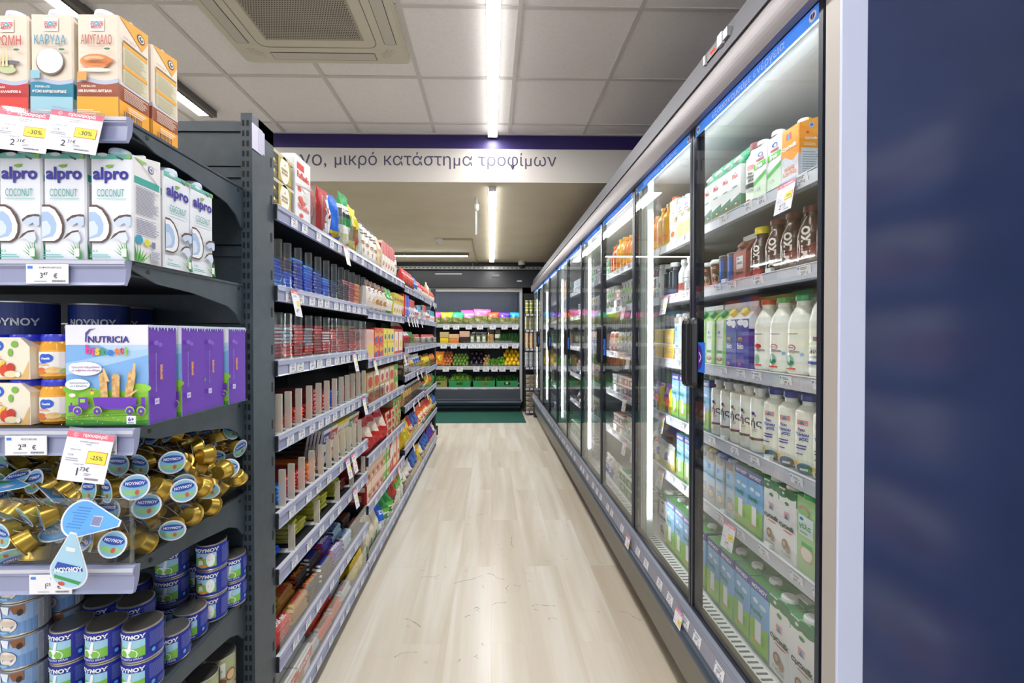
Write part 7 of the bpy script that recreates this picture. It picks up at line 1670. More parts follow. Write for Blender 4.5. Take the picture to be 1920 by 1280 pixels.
def topou(look, tc, capc, sc_):
    return fbottle('milk_bottle', look, 'milk bottle', 0.034, 0.212, MILKW, (capc, 0.35), [('r', 0.42, 0.86, 0.56, 0.97, '#f0dcdc')] + [('r', 0.425, 0.95 - 0.022 * i, 0.555, 0.96 - 0.022 * i, '#d8353c') for i in range(4)] + [('p', [(0.455, 0.885), (0.525, 0.885), (0.49, 0.96)], '#2795bf'), ('t', 'Του', 0.48, 0.79, 0.085, tc, 0.045), ('t', 'Τόπου', 0.49, 0.705, 0.15, tc, 0.045), ('t', 'μας', 0.51, 0.62, 0.1, tc, 0.045), ('l', 0.42, 0.44, 0.56, 0.54, 2, tc), ('l', 0.42, 0.34, 0.54, 0.38, 1, tc), ('e', 0.42, 0.18, 0.03, 0.03, '#f0c43a', 12), ('e', 0.52, 0.10, 0.085, 0.065, sc_, 18), ('e', 0.50, 0.12, 0.03, 0.03, '#3a6a9a', 10), ('e', 0.56, 0.08, 0.028, 0.026, '#6a9a4a', 10), ('r', 0.48, 0.06, 0.56, 0.10, '#e8ecf4')], shoulder=0.78, neck=0.52, cap_h=0.018, cap_rr=0.021)
K_tb = topou('round white milk bottle with blue lettering', '#2b2f9a', '#2a2a8a', '#4a7a8a'); K_tg = topou('round white milk bottle with green lettering', '#3f8a3a', '#2f7a4a', '#5a9a4a')
K_tt = fbottle('milk_bottle', 'white bottle with brown cap and black lettering', 'milk bottle', 0.033, 0.20, MILKW, ('#7a2a22', 0.35), [('r', 0.42, 0.82, 0.56, 0.94, '#e8a0a0'), ('t', 'Του', 0.48, 0.74, 0.085, '#2a2c30', 0.045), ('t', 'Τόπου', 0.49, 0.66, 0.15, '#2a2c30', 0.045), ('t', 'μας', 0.51, 0.57, 0.1, '#2a2c30', 0.045), ('r', 0.38, 0.40, 0.62, 0.50, '#3a3e44'), ('l', 0.42, 0.3, 0.56, 0.37, 2, '#9a9e9a'), ('e', 0.46, 0.07, 0.05, 0.03, '#8a4a34', 12), ('e', 0.56, 0.06, 0.03, 0.03, '#4a8a4a', 12)], shoulder=0.74, neck=0.6, cap_rr=0.022, cap_h=0.022)
K_sl = fbottle('milk_bottle', 'slender white bottle with mauve stripe', 'milk bottle', 0.0300, 0.205, MILKW, ('#e4e8ea', 0.35), [('e', 0.46, 0.80, 0.035, 0.03, '#4a4a9a', 12), ('e', 0.50, 0.76, 0.02, 0.02, '#d88a4a', 10), ('t', 'ής', 0.51, 0.60, 0.18, '#3a4468', 0.02), ('l', 0.45, 0.44, 0.56, 0.5, 2, '#9a9cb0'), ('r', 0.30, 0.26, 0.72, 0.31, '#6a4a7a'), ('e', 0.45, 0.28, 0.03, 0.03, '#4a5a3a', 10)], shoulder=0.84, neck=0.5, cap_rr=0.019)
K_mk = fbottle('chocolate_milk_bottle', 'brown milk bottle with white letters', 'milk bottle', 0.034, 0.165, ('#4a2a20', 0.2), ('#7a3a2c', 0.35), [('t', 'MILKO', 0.46, 0.80, 0.40, '#f0ece8', 0.05, PI / 2, None), ('p', [(0.36, 0.2), (0.38, 0.6), (0.36, 0.9), (0.375, 0.9), (0.395, 0.6), (0.375, 0.2)], '#f0ece8'), ('e', 0.56, 0.5, 0.08, 0.1, '#6b4030', 14), ('l', 0.5, 0.2, 0.62, 0.4, 3, '#8a5a44')], shoulder=0.55, neck=0.5)
K_mky = fbottle('chocolate_milk_bottle', 'brown milk bottle with yellow cap', 'milk bottle', 0.034, 0.16, ('#3c241c', 0.2), ('#f0dc28', 0.35), [('t', 'MILKO', 0.46, 0.72, 0.36, '#f0ece8', 0.05, PI / 2), ('e', 0.47, 0.2, 0.06, 0.05, '#b8342c', 12)], shoulder=0.6, neck=0.55, cap_h=0.022)
def cup(name, look, base, c2, lidc, word=''):
    m = MB(); h = 0.098; m.lathe([(0.026, 0), (0.0275, 0.004), (0.034, h - 0.012)], base, 20)
    F = Fn(lambda x, y, k: Vector(((0.0265 + 0.0075 * y / h + 0.0003 * k) * math.sin(x / 0.03), -(0.0265 + 0.0075 * y / h + 0.0003 * k) * math.cos(x / 0.03), y)))
    art(m, F, 2 * PI * 0.030, h - 0.012, [('r', 0.36, 0.35, 0.66, 0.68, '#1f6a4a'), ('e', 0.50, 0.32, 0.09, 0.10, c2, 16), ('e', 0.48, 0.50, 0.03, 0.035, '#e8efe8', 12), ('l', 0.40, 0.78, 0.56, 0.9, 2, '#f0e8dc')])
    l = MB(); l.lathe([(0.0355, h - 0.014), (0.037, h - 0.010), (0.0355, h - 0.004), (0.032, h), (0.030, h + 0.004), (0, h + 0.004)], lidc, 20)
    return kind(m, name, look, 'coffee cup', 0.072, 0.072, h, [('lid', l)])
K_c1 = cup('coffee_cup', 'orange and green iced coffee cup', '#c87a2c', '#e8b83a', '#e6eaea'); K_c2 = cup('coffee_cup', 'brown and green iced coffee cup', '#7a4a2c', '#e0a880', '#e6eaea')
K_dot = fbottle('milk_bottle', 'white bottle with black specks', 'milk bottle', 0.028, 0.150, '#e4e6e8', '#e8eaec', [('e', (0.34 + 0.037 * ((i * 7) % 9)), 0.06 + 0.05 * (i % 12), 0.011, 0.009, '#2a2c30', 8) for i in range(40)] + [('l', 0.4, 0.72, 0.6, 0.78, 1, '#3a3c40')], shoulder=0.62, neck=0.55, cap_h=0.02)
K_rdw = fbottle('milk_bottle', 'clear bottle with red sleeve', 'milk bottle', 0.028, 0.15, '#d8dcdc', '#e8eaec', [('r', 0.3, 0.05, 0.7, 0.55, '#b8241f'), ('r', 0.3, 0.05, 0.7, 0.18, '#e4e4e4')], shoulder=0.62, neck=0.55, cap_h=0.02)
K_blu = fbottle('drink_bottle', 'dark bottle with white cap and blue foot', 'drink bottle', 0.029, 0.155, ('#3a4048', 0.2), '#eceeee', [('r', 0.3, 0.05, 0.7, 0.3, '#1f4a8a'), ('e', 0.42, 0.55, 0.06, 0.09, '#e8ecec', 12)], shoulder=0.72, neck=0.7, cap_rr=0.024, cap_h=0.02)
K_whb = fbottle('drink_bottle', 'tall white bottle with dark dot', 'drink bottle', 0.029, 0.165, '#dfe5e4', '#eceeee', [('e', 0.46, 0.5, 0.07, 0.08, '#2a3a6a', 14), ('l', 0.42, 0.15, 0.56, 0.3, 3, '#9aa4a4')], shoulder=0.85, neck=0.75, cap_rr=0.026, cap_h=0.02)
K_ojb = fbottle('juice_bottle', 'orange juice bottle', 'juice bottle', 0.033, 0.19, ('#f08a1c', 0.2), ('#f0a83a', 0.3), [('r', 0.3, 0.25, 0.7, 0.55, '#f8b84a'), ('e', 0.5, 0.62, 0.07, 0.05, '#6ab03a')], shoulder=0.62, neck=0.45)
K_yjb = fbottle('juice_bottle', 'yellow juice bottle with fruit print', 'juice bottle', 0.036, 0.21, ('#f4b41c', 0.2), ('#f0a01c', 0.3), [('e', 0.45, 0.2, 0.09, 0.09, '#6ab03a', 14), ('e', 0.55, 0.35, 0.08, 0.08, '#f07a1c', 14), ('e', 0.42, 0.45, 0.05, 0.05, '#d8442c', 12)], shoulder=0.7, neck=0.45)
K_rjb = fbottle('juice_bottle', 'orange-red juice bottle', 'juice bottle', 0.031, 0.19, ('#e0501c', 0.2), ('#e86a2a', 0.3), [('r', 0.3, 0.3, 0.7, 0.6, '#f4a04a')], shoulder=0.55, neck=0.42)
K_mrj = fbottle('juice_bottle', 'maroon juice bottle with yellow fruit', 'juice bottle', 0.029, 0.175, ('#5a1630', 0.2), ('#3a3c40', 0.3), [('e', 0.46, 0.78, 0.06, 0.05, '#e4ecd8', 14), ('e', 0.46, 0.30, 0.06, 0.08, '#f0dc2a', 14), ('e', 0.52, 0.42, 0.05, 0.05, '#e87a3a', 12)], shoulder=0.86, neck=0.4)
# cartons
def pmk(look, name='milk_carton'):
    m, c = gable(0.064, 0.07, 0.150, '#eef0ec', [('p', [(0, 0), (1, 0), (1, 0.36), (0, 0.26)], '#3f7a6a'), ('p', [(0, 0), (1, 0), (1, 0.2), (0.5, 0.24), (0, 0.15)], '#4a5a34'), ('e', 0.55, 0.17, 0.1, 0.05, '#e8d8b0'), ('t', 'Plus', 0.45, 0.80, 0.5, '#d83a3c', 0.03), ('e', 0.5, 0.86, 0.07, 0.03, '#2f7a3a'), ('l', 0.2, 0.55, 0.75, 0.6, 1, '#5a8a7a')], [('p', [(0, 0), (1, 0), (1, 0.3), (0, 0.34)], '#4a7a5a')], topc='#2f9a6a', cap='#eceeee', fin='#2f9a6a')
    return kind(m, name, look, 'milk carton', 0.064, 0.07, 0.2, [('cap', c)])
K_plus = pmk('white milk carton with green hill print')
def free(look, c1, c2, lo):
    m, c = brick(0.064, 0.068, 0.163, '#eef1ee', [('r', 0, 0, 1, 0.42, lo), ('p', [(0, 0.36), (1, 0.50), (1, 0.42), (0, 0.28)], c2), ('p', [(0, 0.50), (1, 0.62), (1, 0.5), (0, 0.38)], '#eef1ee'), ('r', 0.04, 0.60, 0.98, 0.70, c1), ('t', 'free', 0.45, 0.65, 0.55, '#eef6ea', 0.04), ('e', 0.55, 0.84, 0.2, 0.1, '#2f52c0'), ('e', 0.6, 0.83, 0.11, 0.06, '#e8eef8'), ('r', 0.25, 0.74, 0.85, 0.77, '#d84a5a'), ('t', '1.5%', 0.4, 0.2, 0.35, '#5a7a6a')], [('r', 0, 0, 1, 0.42, lo), ('l', 0.1, 0.5, 0.9, 0.9, 8, '#b0b8b4')], slant=0.016, cap='#eceeee', cap_r=0.018)
    return kind(m, 'milk_carton', look, 'milk carton', 0.064, 0.068, 0.2, [('cap', c)])
K_free = free('white milk carton with green band', '#5cc02c', '#4ac04a', '#c8dcc4'); K_frol = free('olive-green milk carton with white cap', '#8a9a4a', '#b8c47a', '#b4b878')
def orange_c():
    m, c = brick(0.066, 0.07, 0.155, '#f39a1f', [('w', 0, 0, 1, 0.46, '#d3d6e2', 0.05), ('r', 0.3, 0.80, 0.6, 0.92, '#d8453c'), ('p', [(0.34, 0.81), (0.56, 0.81), (0.45, 0.91)], '#2795bf'), ('t', 'αμαmilk', 0.5, 0.66, 0.85, '#fdf4e4', 0.05), ('t', 'χωρίς', 0.5, 0.28, 0.6, '#e58a3a', 0.03), ('t', 'λακτόζη', 0.5, 0.19, 0.8, '#e58a3a', 0.03)],
                 [('w', 0, 0, 1, 0.45, '#c9cede', 0.02), ('r', 0.1, 0.10, 0.9, 0.56, '#dadde8'), ('l', 0.15, 0.14, 0.85, 0.52, 9, '#9a9eb4'), ('t', 'αμαmilk', 0.5, 0.73, 0.5, '#fdf4e4', 0.04), ('e', 0.35, 0.83, 0.06, 0.05, '#d8453c'), ('l', 0.2, 0.6, 0.8, 0.66, 2, '#fbe3bc'), ('e', 0.5, 0.96, 0.11, 0.1, '#e8eef8', 18), ('e', 0.5, 0.96, 0.08, 0.075, '#3f7ac8', 18), ('r', 0.1, 0.01, 0.3, 0.08, '#4a9ab8')], slant=0.022, flap='#f7a733', cap='#eceef0', cap_at=0.1)
    return kind(m, 'milk_carton', 'orange lactose-free milk carton', 'milk carton', 0.066, 0.07, 0.2, [('cap', c)])
K_oc = orange_c()
def gcart(look, base, fr, w_=0.066, d_=0.066, h_=0.165, topc=None, cap='#1f9a5a', sp=()):
    m, c = gable(w_, d_, h_, base, fr, sp, topc=topc, cap=cap)
    return kind(m, 'milk_carton', look, 'milk carton', w_, d_, h_ + 0.05, [('cap', c)])
K_gnt = gcart('light green nut drink carton', '#e2e9e0', [('p', [(0.6, 0), (1, 0), (1, 1), (0.75, 1)], '#8ac04a'), ('e', 0.35, 0.14, 0.3, 0.12, '#a8643a', 18), ('e', 0.3, 0.16, 0.18, 0.08, '#d8a878'), ('r', 0.1, 0.27, 0.6, 0.33, '#3a8a4a'), ('t', 'γάλα', 0.4, 0.62, 0.5, '#3a9a7a', 0.02), ('r', 0.25, 0.7, 0.4, 0.76, '#4a8ac8'), ('r', 0, 0, 1, 0.04, '#8ac04a')], topc='#9ccf5a', sp=[('r', 0, 0, 1, 1, '#9acb5a')])
K_pur = gcart('indigo milk carton with white splash', '#2f2a9a', [('e', 0.35, 0.93, 0.3, 0.16, '#eef0f6'), ('e', 0.75, 0.9, 0.22, 0.2, '#eef0f6'), ('e', 0.3, 0.6, 0.18, 0.07, '#d88a3a'), ('e', 0.35, 0.57, 0.18, 0.06, '#3a8a4a'), ('t', 'bio', 0.35, 0.45, 0.5, '#eef0f8', 0.03), ('e', 0.5, 0.22, 0.14, 0.1, '#5a5ad0'), ('e', 0.5, 0.22, 0.1, 0.07, '#2f2a9a'), ('e', 0.3, 0.08, 0.14, 0.08, '#c03a8a')], topc='#e6e8ee', cap='#f0cc1c', sp=[('r', 0, 0, 1, 0.8, '#3a329a'), ('r', 0, 0.8, 1, 1, '#e6e8ee')])
def noy(look, w_=0.075, h_=0.198, d_=0.07):
    m, c = brick(w_, d_, h_, '#7fb6e6', [('r', 0, 0.86, 1, 1, '#3f3f96'), ('t', 'ΝΟΥΝΟΥ', 0.5, 0.92, 0.8, '#e8ecf6', 0.05), ('e', 0.3, 0.72, 0.14, 0.08, '#e8f0f8'), ('e', 0.7, 0.70, 0.18, 0.08, '#d4e4f4'), ('w', 0, 0, 1, 0.42, '#8ac43a', 0.03), ('t', 'Family', 0.38, 0.56, 0.62, '#1f8a5a', 0.04), ('r', 0.30, 0.16, 0.62, 0.46, '#eef0f2'), ('e', 0.72, 0.24, 0.1, 0.22, '#6ab02a'), ('e', 0.3, 0.14, 0.2, 0.06, '#d89a5a'), ('r', 0, 0, 1, 0.05, '#4a9a4a')], [('r', 0, 0.86, 1, 1, '#4a4aa0'), ('w', 0, 0, 1, 0.4, '#9aca5a', 0.02), ('l', 0.1, 0.45, 0.9, 0.8, 8, '#d8e4f0')], top='#4a9a54', slant=0.004, cap='#eceef0', cap_at=0.1, cap_r=0.017)
    return kind(m, 'milk_carton', look, 'milk carton', w_, d_, h_, [('cap', c)])
K_noy = noy('sky-blue family milk carton')
def treec(look, w_=0.072, h_=0.20, d_=0.07):
    m, c = brick(w_, d_, h_, '#e8e9ea', [('e', 0.2, 0.92, 0.34, 0.16, '#2f7a4a'), ('e', 0.7, 0.95, 0.36, 0.2, '#2a7244'), ('e', 0.5, 0.80, 0.12, 0.07, '#3a8a54'), ('e', 0.3, 0.93, 0.07, 0.05, '#e8e9ea'), ('r', 0.36, 0.58, 0.62, 0.68, '#e0a4a4'), ('p', [(0.4, 0.585), (0.58, 0.585), (0.49, 0.66)], '#2795bf'), ('t', 'αμαmilk', 0.52, 0.47, 0.86, '#2a4a3a', 0.05), ('e', 0.58, 0.41, 0.26, 0.03, '#d8584a'), ('e', 0.57, 0.43, 0.24, 0.03, '#e8e9ea'), ('e', 0.42, 0.22, 0.17, 0.2, '#8a6a54', 16), ('e', 0.40, 0.23, 0.09, 0.1, '#c8ac94', 12), ('e', 0.62, 0.17, 0.12, 0.14, '#a88468', 14), ('t', 'Γνήσιο', 0.5, 0.08, 0.5, '#6a8a7a', 0.02)], [('r', 0, 0.8, 1, 1, '#3a8a54'), ('l', 0.1, 0.1, 0.9, 0.7, 14, '#b8bcba')], top='#3f9a5c', slant=0.004, cap='#f0f2f2', cap_at=-0.15, cap_r=0.021)
    m.box(-w_ * 0.2, w_ * 0.3, d_ * 0.2, d_ * 0.42, h_ + 0.002, h_ + 0.008, '#e8eaea'); m.box(-w_ * 0.15, w_ * 0.2, -d_ * 0.47, -d_ * 0.38, h_ + 0.0008, h_ + 0.0012, '#8ac49a')
    return kind(m, 'milk_carton', look, 'milk carton', w_, d_, h_, [('cap', c)])
K_tree = treec('white milk carton with green leaves and almonds'); K_treeL = treec('large white carton with green top and almonds', 0.090, 0.218, 0.088); K_noyL = noy('large sky-blue family milk carton', 0.088, 0.214, 0.086)
K_gal = kind(*(lambda mc: (mc[0], 'milk_carton', 'pale green milk carton with nut picture', 'milk carton', 0.076, 0.07, 0.205, [('cap', mc[1])]))(brick(0.076, 0.07, 0.202, '#a9cf96', [('e', 0.4, 0.82, 0.3, 0.2, '#b89a80', 18), ('e', 0.4, 0.80, 0.22, 0.14, '#8ac07a', 16), ('r', 0.12, 0.50, 0.85, 0.76, '#dce8e6'), ('e', 0.28, 0.71, 0.1, 0.06, '#2a8ac8'), ('t', 'γάλα', 0.45, 0.62, 0.6, '#2a9a4a', 0.03), ('l', 0.2, 0.53, 0.7, 0.57, 1, '#9ab0a8'), ('e', 0.55, 0.28, 0.34, 0.3, '#c8b098', 20), ('e', 0.55, 0.28, 0.27, 0.24, '#e8dccc', 20), ('r', 0.3, 0.36, 0.85, 0.42, '#4ab05a')], slant=0.006, cap='#5ab06a')))
K_cls = kind(*(lambda mc: (mc[0], 'milk_carton', 'pale blue milk carton with beige picture', 'milk carton', 0.062, 0.066, 0.2, [('cap', mc[1])]))(brick(0.062, 0.066, 0.19, '#c2c8ca', [('r', 0.1, 0.42, 0.9, 0.82, '#a4c8e4'), ('r', 0.2, 0.68, 0.45, 0.77, '#3a8ad0'), ('t', 'γάλα', 0.5, 0.55, 0.6, '#4a9ad0', 0.02), ('e', 0.55, 0.2, 0.34, 0.26, '#b89a84', 18), ('e', 0.55, 0.2, 0.28, 0.2, '#dccfc2', 18), ('r', 0.3, 0.3, 0.75, 0.35, '#5aa0dc'), ('r', 0.2, 0.86, 0.8, 1, '#8a7a70')], slant=0.006, cap='#c8ccd0')))
K_choc = gcart('pink-brown chocolate milk carton', '#a85448', [('r', 0.25, 0.42, 0.8, 0.86, '#e2dfe0'), ('e', 0.4, 0.78, 0.1, 0.05, '#2a8ac8'), ('t', 'γάλα', 0.52, 0.62, 0.42, '#b03a30', 0.03), ('r', 0.25, 0.22, 0.8, 0.32, '#6a2a20'), ('r', 0, 0, 1, 0.12, '#c0837a')], 0.075, 0.07, 0.095, '#7a4034', '#8a5a4a')
K_can1 = fbottle('drink_can', 'tall slim can with blue stripe', 'drink can', 0.027, 0.105, ('#6a5a64', 0.3), ('#8a8c90', 0.3), [('r', 0.46, 0.1, 0.60, 0.95, '#3a6ac0'), ('e', 0.42, 0.3, 0.05, 0.1, '#3a9a5a'), ('l', 0.35, 0.4, 0.45, 0.9, 6, '#c8c4cc')], shoulder=0.97, neck=0.9, cap_h=0.004)
K_ami = kind(*(lambda mc: (mc[0], 'juice_carton', 'white juice carton with orange disc', 'juice carton', 0.07, 0.066, 0.2, [('cap', mc[1])]))(brick(0.07, 0.066, 0.195, '#e9ebe4', [('e', 0.45, 0.20, 0.3, 0.2, '#ea5a22', 20), ('t', 'fruit', 0.52, 0.66, 0.4, '#2f9a3a', 0.05, PI / 2.3), ('e', 0.85, 0.5, 0.16, 0.2, '#f08a2a'), ('p', [(0, 0.85), (1, 0.7), (1, 1), (0, 1)], '#cfe4c8')], slant=0.01, cap='#e8602a')))
K_amj = fbottle('jar', 'amber jar with brown label', 'jar', 0.034, 0.12, ('#b86a2a', 0.2), ('#b0702c', 0.3), [('r', 0.3, 0.15, 0.7, 0.75, '#c8a070')], shoulder=0.86, neck=0.9, cap_h=0.014)
K_yog = fbottle('yogurt_cup', 'small white dessert cup', 'yogurt cup', 0.030, 0.075, '#e2e8e0', '#c8ccd0', [('r', 0.35, 0.1, 0.65, 0.45, '#8ab86a'), ('e', 0.5, 0.7, 0.06, 0.1, '#8a5a4a')], shoulder=0.95, neck=0.98, cap_h=0.003, n=14)
def tub(look, base, c2, lidc, w_=0.11, d_=0.09, h_=0.055, cat='food tub'):
    m = MB(); m.prism([(-w_*0.43, 0), (w_*0.43, 0), (w_*0.5, h_*0.86), (-w_*0.5, h_*0.86)], -d_/2, d_/2, base, axis='y')
    art(m, Face((0, -d_/2, 0), (1, 0, 0), (0, 0, 1)), w_, h_, [('r', 0.1, 0.1, 0.9, 0.8, c2), ('e', 0.5, 0.45, 0.2, 0.12, base)])
    l = MB(); l.box(-w_/2 - 0.002, w_/2 + 0.002, -d_/2 - 0.002, d_/2 + 0.002, h_*0.86, h_, lidc, 0.002); art(l, Face((0, -d_/2, h_ + 0.0002), (1, 0, 0), (0, 1, 0)), w_, d_, [('r', 0.1, 0.15, 0.9, 0.85, c2)])
    return kind(m, 'food_tub', look, cat, w_, d_, h_, [('lid', l)])
K_tr = tub('red and white cheese tub', '#e4e2e0', '#d8483c', '#ece8e4'); K_tw = tub('white cream cheese tub', '#dfe3e6', '#8a9ab8', '#eceeee'); K_ty = tub('yellow and white cheese tub', '#e0d890', '#e8d03a', '#e8e6dc'); K_tgn = tub('green and clear salad tub', '#b8ccb0', '#2f9a5a', '#dfe8e0', 0.13, 0.1, 0.06); K_tbr = tub('clear tub with brown filling', '#8a6a4a', '#e2c8a0', '#c8c4bc', 0.12, 0.1, 0.06)
def sach(look, bs, arts, seed, w_=0.10, h_=0.135, cat='cheese pack'): return gbag('cold_pack', look, cat, w_, 0.04, h_, bs, arts, seed=seed, nx=8, ny=8, wr=0.004)
K_sw = sach('silver-white sliced cheese pack', [(0.5, '#d4d6d4'), (1, '#e2e4e4')], [('e', 0.5, 0.4, 0.2, 0.15, '#8a6a4a'), ('r', 0.2, 0.6, 0.8, 0.8, '#c8b45a')], 41, 0.075, 0.13)
K_sr = sach('white and red cold-cut pack', [(0.4, '#d8a8a0'), (1, '#e6e2e2')], [('e', 0.5, 0.35, 0.25, 0.15, '#c84a44'), ('r', 0.1, 0.7, 0.9, 0.9, '#d83a34')], 42)
K_sp = sach('purple and yellow cheese pack', [(1, '#7a3a9a')], [('r', 0.62, 0.0, 1.0, 1, '#f0dc1c'), ('e', 0.5, 0.4, 0.25, 0.2, '#e0502a'), ('r', 0.1, 0.65, 0.6, 0.85, '#b890d0')], 43, 0.11, 0.14)
K_sy = sach('yellow and white cheese pack', [(0.3, '#e8d81c'), (1, '#e4e4e0')], [('e', 0.4, 0.5, 0.2, 0.2, '#2a3a9a'), ('p', [(0.6, 0), (1, 0), (1, 0.9)], '#f0e01c')], 44, 0.105, 0.115)
K_sb = sach('blue and white cold pack', [(0.5, '#3a6ac0'), (1, '#e0e4ea')], [('e', 0.5, 0.35, 0.25, 0.15, '#e8ecf4'), ('r', 0.1, 0.75, 0.5, 0.9, '#d8442c')], 45)
K_so = sach('orange and yellow cold pack', [(1, '#e8822a')], [('e', 0.5, 0.5, 0.3, 0.25, '#e8d83a')], 46, 0.10, 0.08)
K_sm = sach('clear pack of dark sausages', [(1, '#8a4a3a')], [('e', 0.5, 0.5, 0.3, 0.3, '#b86a54'), ('r', 0.2, 0.7, 0.8, 0.9, '#e0dcd8')], 47, 0.12, 0.09)
K_eg = tub('clear pack of yellow pastries', '#c8b890', '#e8b83a', '#dfc880', 0.12, 0.1, 0.07, 'pastry pack')
# ---- first case
for K_, t_ in ((K_mk, 0.75), (K_mky, 0.75), (K_tb, 0.45), (K_tg, 0.45), (K_tt, 0.4), (K_sl, 0.45), (K_mb, 0.25), (K_mbr, 0.25), (K_fr, 0.5), (K_dot, 0.5), (K_c1, 0.4), (K_c2, 0.4)): K_.turn = t_
ffill(0, 1.178, [(K_oc, 1, 1, 2), (K_free, 2, 1, 2), (K_tt, 1, 1, 1), (K_plus, 4, 1, 1), (None, 0.05, 0, 0), (K_frol, 3, 1, 1), (K_ami, 1, 1, 1)], gap=0.002)
for k in range(3): put_f(K_free, 0, 1.10 + 0.067 * k, 0.955, row_='rear')
ffill(1, 1.062, [(K_mk, 4, 1, 1), (K_mky, 1, 1, 1), (K_choc, 1, 1, 1), (K_can1, 2, 1, 1), (K_c2, 2, 1, 1), (K_c1, 1, 1, 1), (K_dot, 1, 1, 1), (K_rdw, 1, 1, 1), (None, 0.05, 0, 0), (K_blu, 2, 1, 1), (K_whb, 1, 1, 1), (K_mrj, 2, 1, 1), (K_amj, 2, 1, 1)], gap=0.003)
for k in range(5): put_f([K_mk, K_mky][k % 2], 1, 1.13 + 0.08 * k, 0.955, row_='rear')
ffill(2, 1.080, [(K_fr, 1, 1, 1), (K_mb, 2, 1, 1), (K_mbr, 1, 1, 1), (K_pur, 2, 1, 1), (K_gnt, 4, 1, 1), (None, 0.03, 0, 0), (K_cls, 2, 1, 1)], gap=0.003)
for k in range(5): put_f([K_mb, K_mb, K_mbr, K_pur, K_sb][k], 2, 1.17 + 0.085 * k, 0.955, row_='rear')
ffill(3, 1.068, [(K_tg, 1, 1, 1), (K_tb, 3, 1, 1), (K_sl, 5, 1, 1), (K_noy, 2, 1, 1), (None, 0.03, 0, 0), (K_noy, 2, 1, 1)], gap=0.002)
for k in range(5): put_f([K_tg, K_tb, K_tb, K_tb, K_sl][k], 3, 1.09 + 0.07 * k, 0.945, row_='rear')
ffill(4, 1.095, [(K_gal, 1, 1, 1), (K_tree, 2, 1, 1), (K_noy, 2, 1, 1), (K_cls, 5, 1, 1), (K_noy, 2, 1, 1)], gap=0.002)
for k in range(3): put_f([K_tree, K_gal, K_noy][k], 4, 1.14 + 0.09 * k, 0.94, row_='rear')
ffill(5, 0.985, [(K_treeL, 3, 1, 2), (K_noyL, 4, 1, 2), (None, 0.02, 0, 0), (K_noyL, 4, 1, 1), (K_treeL, 1, 1, 1)], gap=0.003)
# second door of the first case, farther products
ffill(0, 1.995, [(K_yjb, 3, 1, 1), (K_ojb, 2, 1, 1)], gap=0.002)
ffill(2, 1.975, [(K_eg, 3, 2, 1)]); ffill(3, 2.00, [(K_sp, 2, 1, 1), (K_sm, 1, 1, 1)]); ffill(4, 2.00, [(K_sy, 2, 1, 1), (K_tbr, 1, 2, 1)])
# ---- the other cases
ffill(0, 2.36, [(K_ojb, 6, 1, 1), (K_yjb, 2, 1, 1), (K_rjb, 2, 1, 1), (K_tgn, 1, 2, 1), (None, 0.1, 0, 0), (K_tw, 2, 2, 1)])
ffill(1, 2.18, [(K_tw, 1, 2, 1), (K_yog, 8, 2, 1), (K_tr, 1, 2, 1), (K_yog, 4, 2, 1), (K_tw, 1, 1, 1)])
ffill(2, 2.18, [(K_sw, 9, 1, 1), (K_sr, 2, 1, 1)]); 
for k in range(5): put_f(K_so, 2, 2.25 + 0.11 * k, 0.96, 0.12 if False else 0.0, row_='rear')
ffill(3, 2.18, [(K_tw, 1, 2, 1), (K_ty, 2, 2, 1), (K_tr, 3, 2, 1), (K_tw, 1, 2, 1)])
ffill(4, 2.18, [(K_sr, 3, 1, 1), (K_sw, 3, 1, 1), (K_tr, 2, 2, 1)])
ffill(5, 2.36, [(K_tgn, 3, 2, 1), (K_sw, 2, 1, 1), (K_sb, 2, 1, 1)])
for (Y0, sets) in ((3.40, ((K_tgn, K_tw), (K_sw, K_tw), (K_sb, K_sw), (K_sr, K_sb), (K_sw, K_sm), (K_tw, K_tgn))), (4.64, ((K_yog, K_ojb), (K_tw, K_sr), (K_sw, K_sb), (K_sb, K_tgn), (K_sr, K_sw), (K_tgn, K_tw))), (5.87, ((K_tw, K_rjb), (K_sw, K_sb), (K_tgn, K_sw), (K_ty, K_sr), (K_sw, K_tw), (K_tw, K_tr)))):
    for r in range(6):
        a_, b_ = sets[r]
        la = 2 if a_.h < 0.09 else 1; lb = 2 if b_.h < 0.09 else 1
        ffill(r, Y0 + 0.02, [(a_, 4, la, 1), (b_, 4, lb, 1)])
# hanging price cards of the cases
def promo_f(r, Y, lab, big='2', small='01€', xo=0.0, w_=0.07, h_=0.085):
    z = (FZ[r] if r < 5 else ZD0 - 0.02) - 0.004
    x = (XS if r < 5 else 0.667) - 0.010 + xo
    hang_promo((x, Y, z), -PI / 2, lab, '-20%', big, small, ('ΔΕΛΤΑ', 'ΓΑΛΑ 1LT'), w_, h_, rx=-0.20, ry=-0.05, detail=True)
promo_f(0, 1.185, 'pink-headed price card hanging below the orange lactose-free carton'); promo_f(1, 2.02, 'price card under the maroon bottles behind the second door')
promo_f(4, 1.46, 'price card above the large milk cartons on the deck, first door', '1', '48€'); promo_f(4, 2.06, 'price card above the deck behind the second door', '1', '48€'); promo_f(3, 2.05, 'white price card on the fourth rail behind the second door')
promo_f(5, 1.505, 'pink-headed price card on the sill rail below the meeting doors', '2', '69€', 0.0, 0.055, 0.075); promo_f(5, 2.07, 'pink-headed price card on the sill rail at the joint of the first cases', '2', '79€', 0.0, 0.055, 0.075)
for k, (r, Y) in enumerate(((1, 2.45), (1, 2.65), (2, 2.3), (2, 2.42), (2, 2.55), (3, 2.4), (3, 2.62), (4, 2.28), (4, 2.45), (4, 2.62))): promo_f(r, Y, 'price card behind the third and fourth doors, ' + ORD[k] + ' of ten counted downwards', '1', '99€')

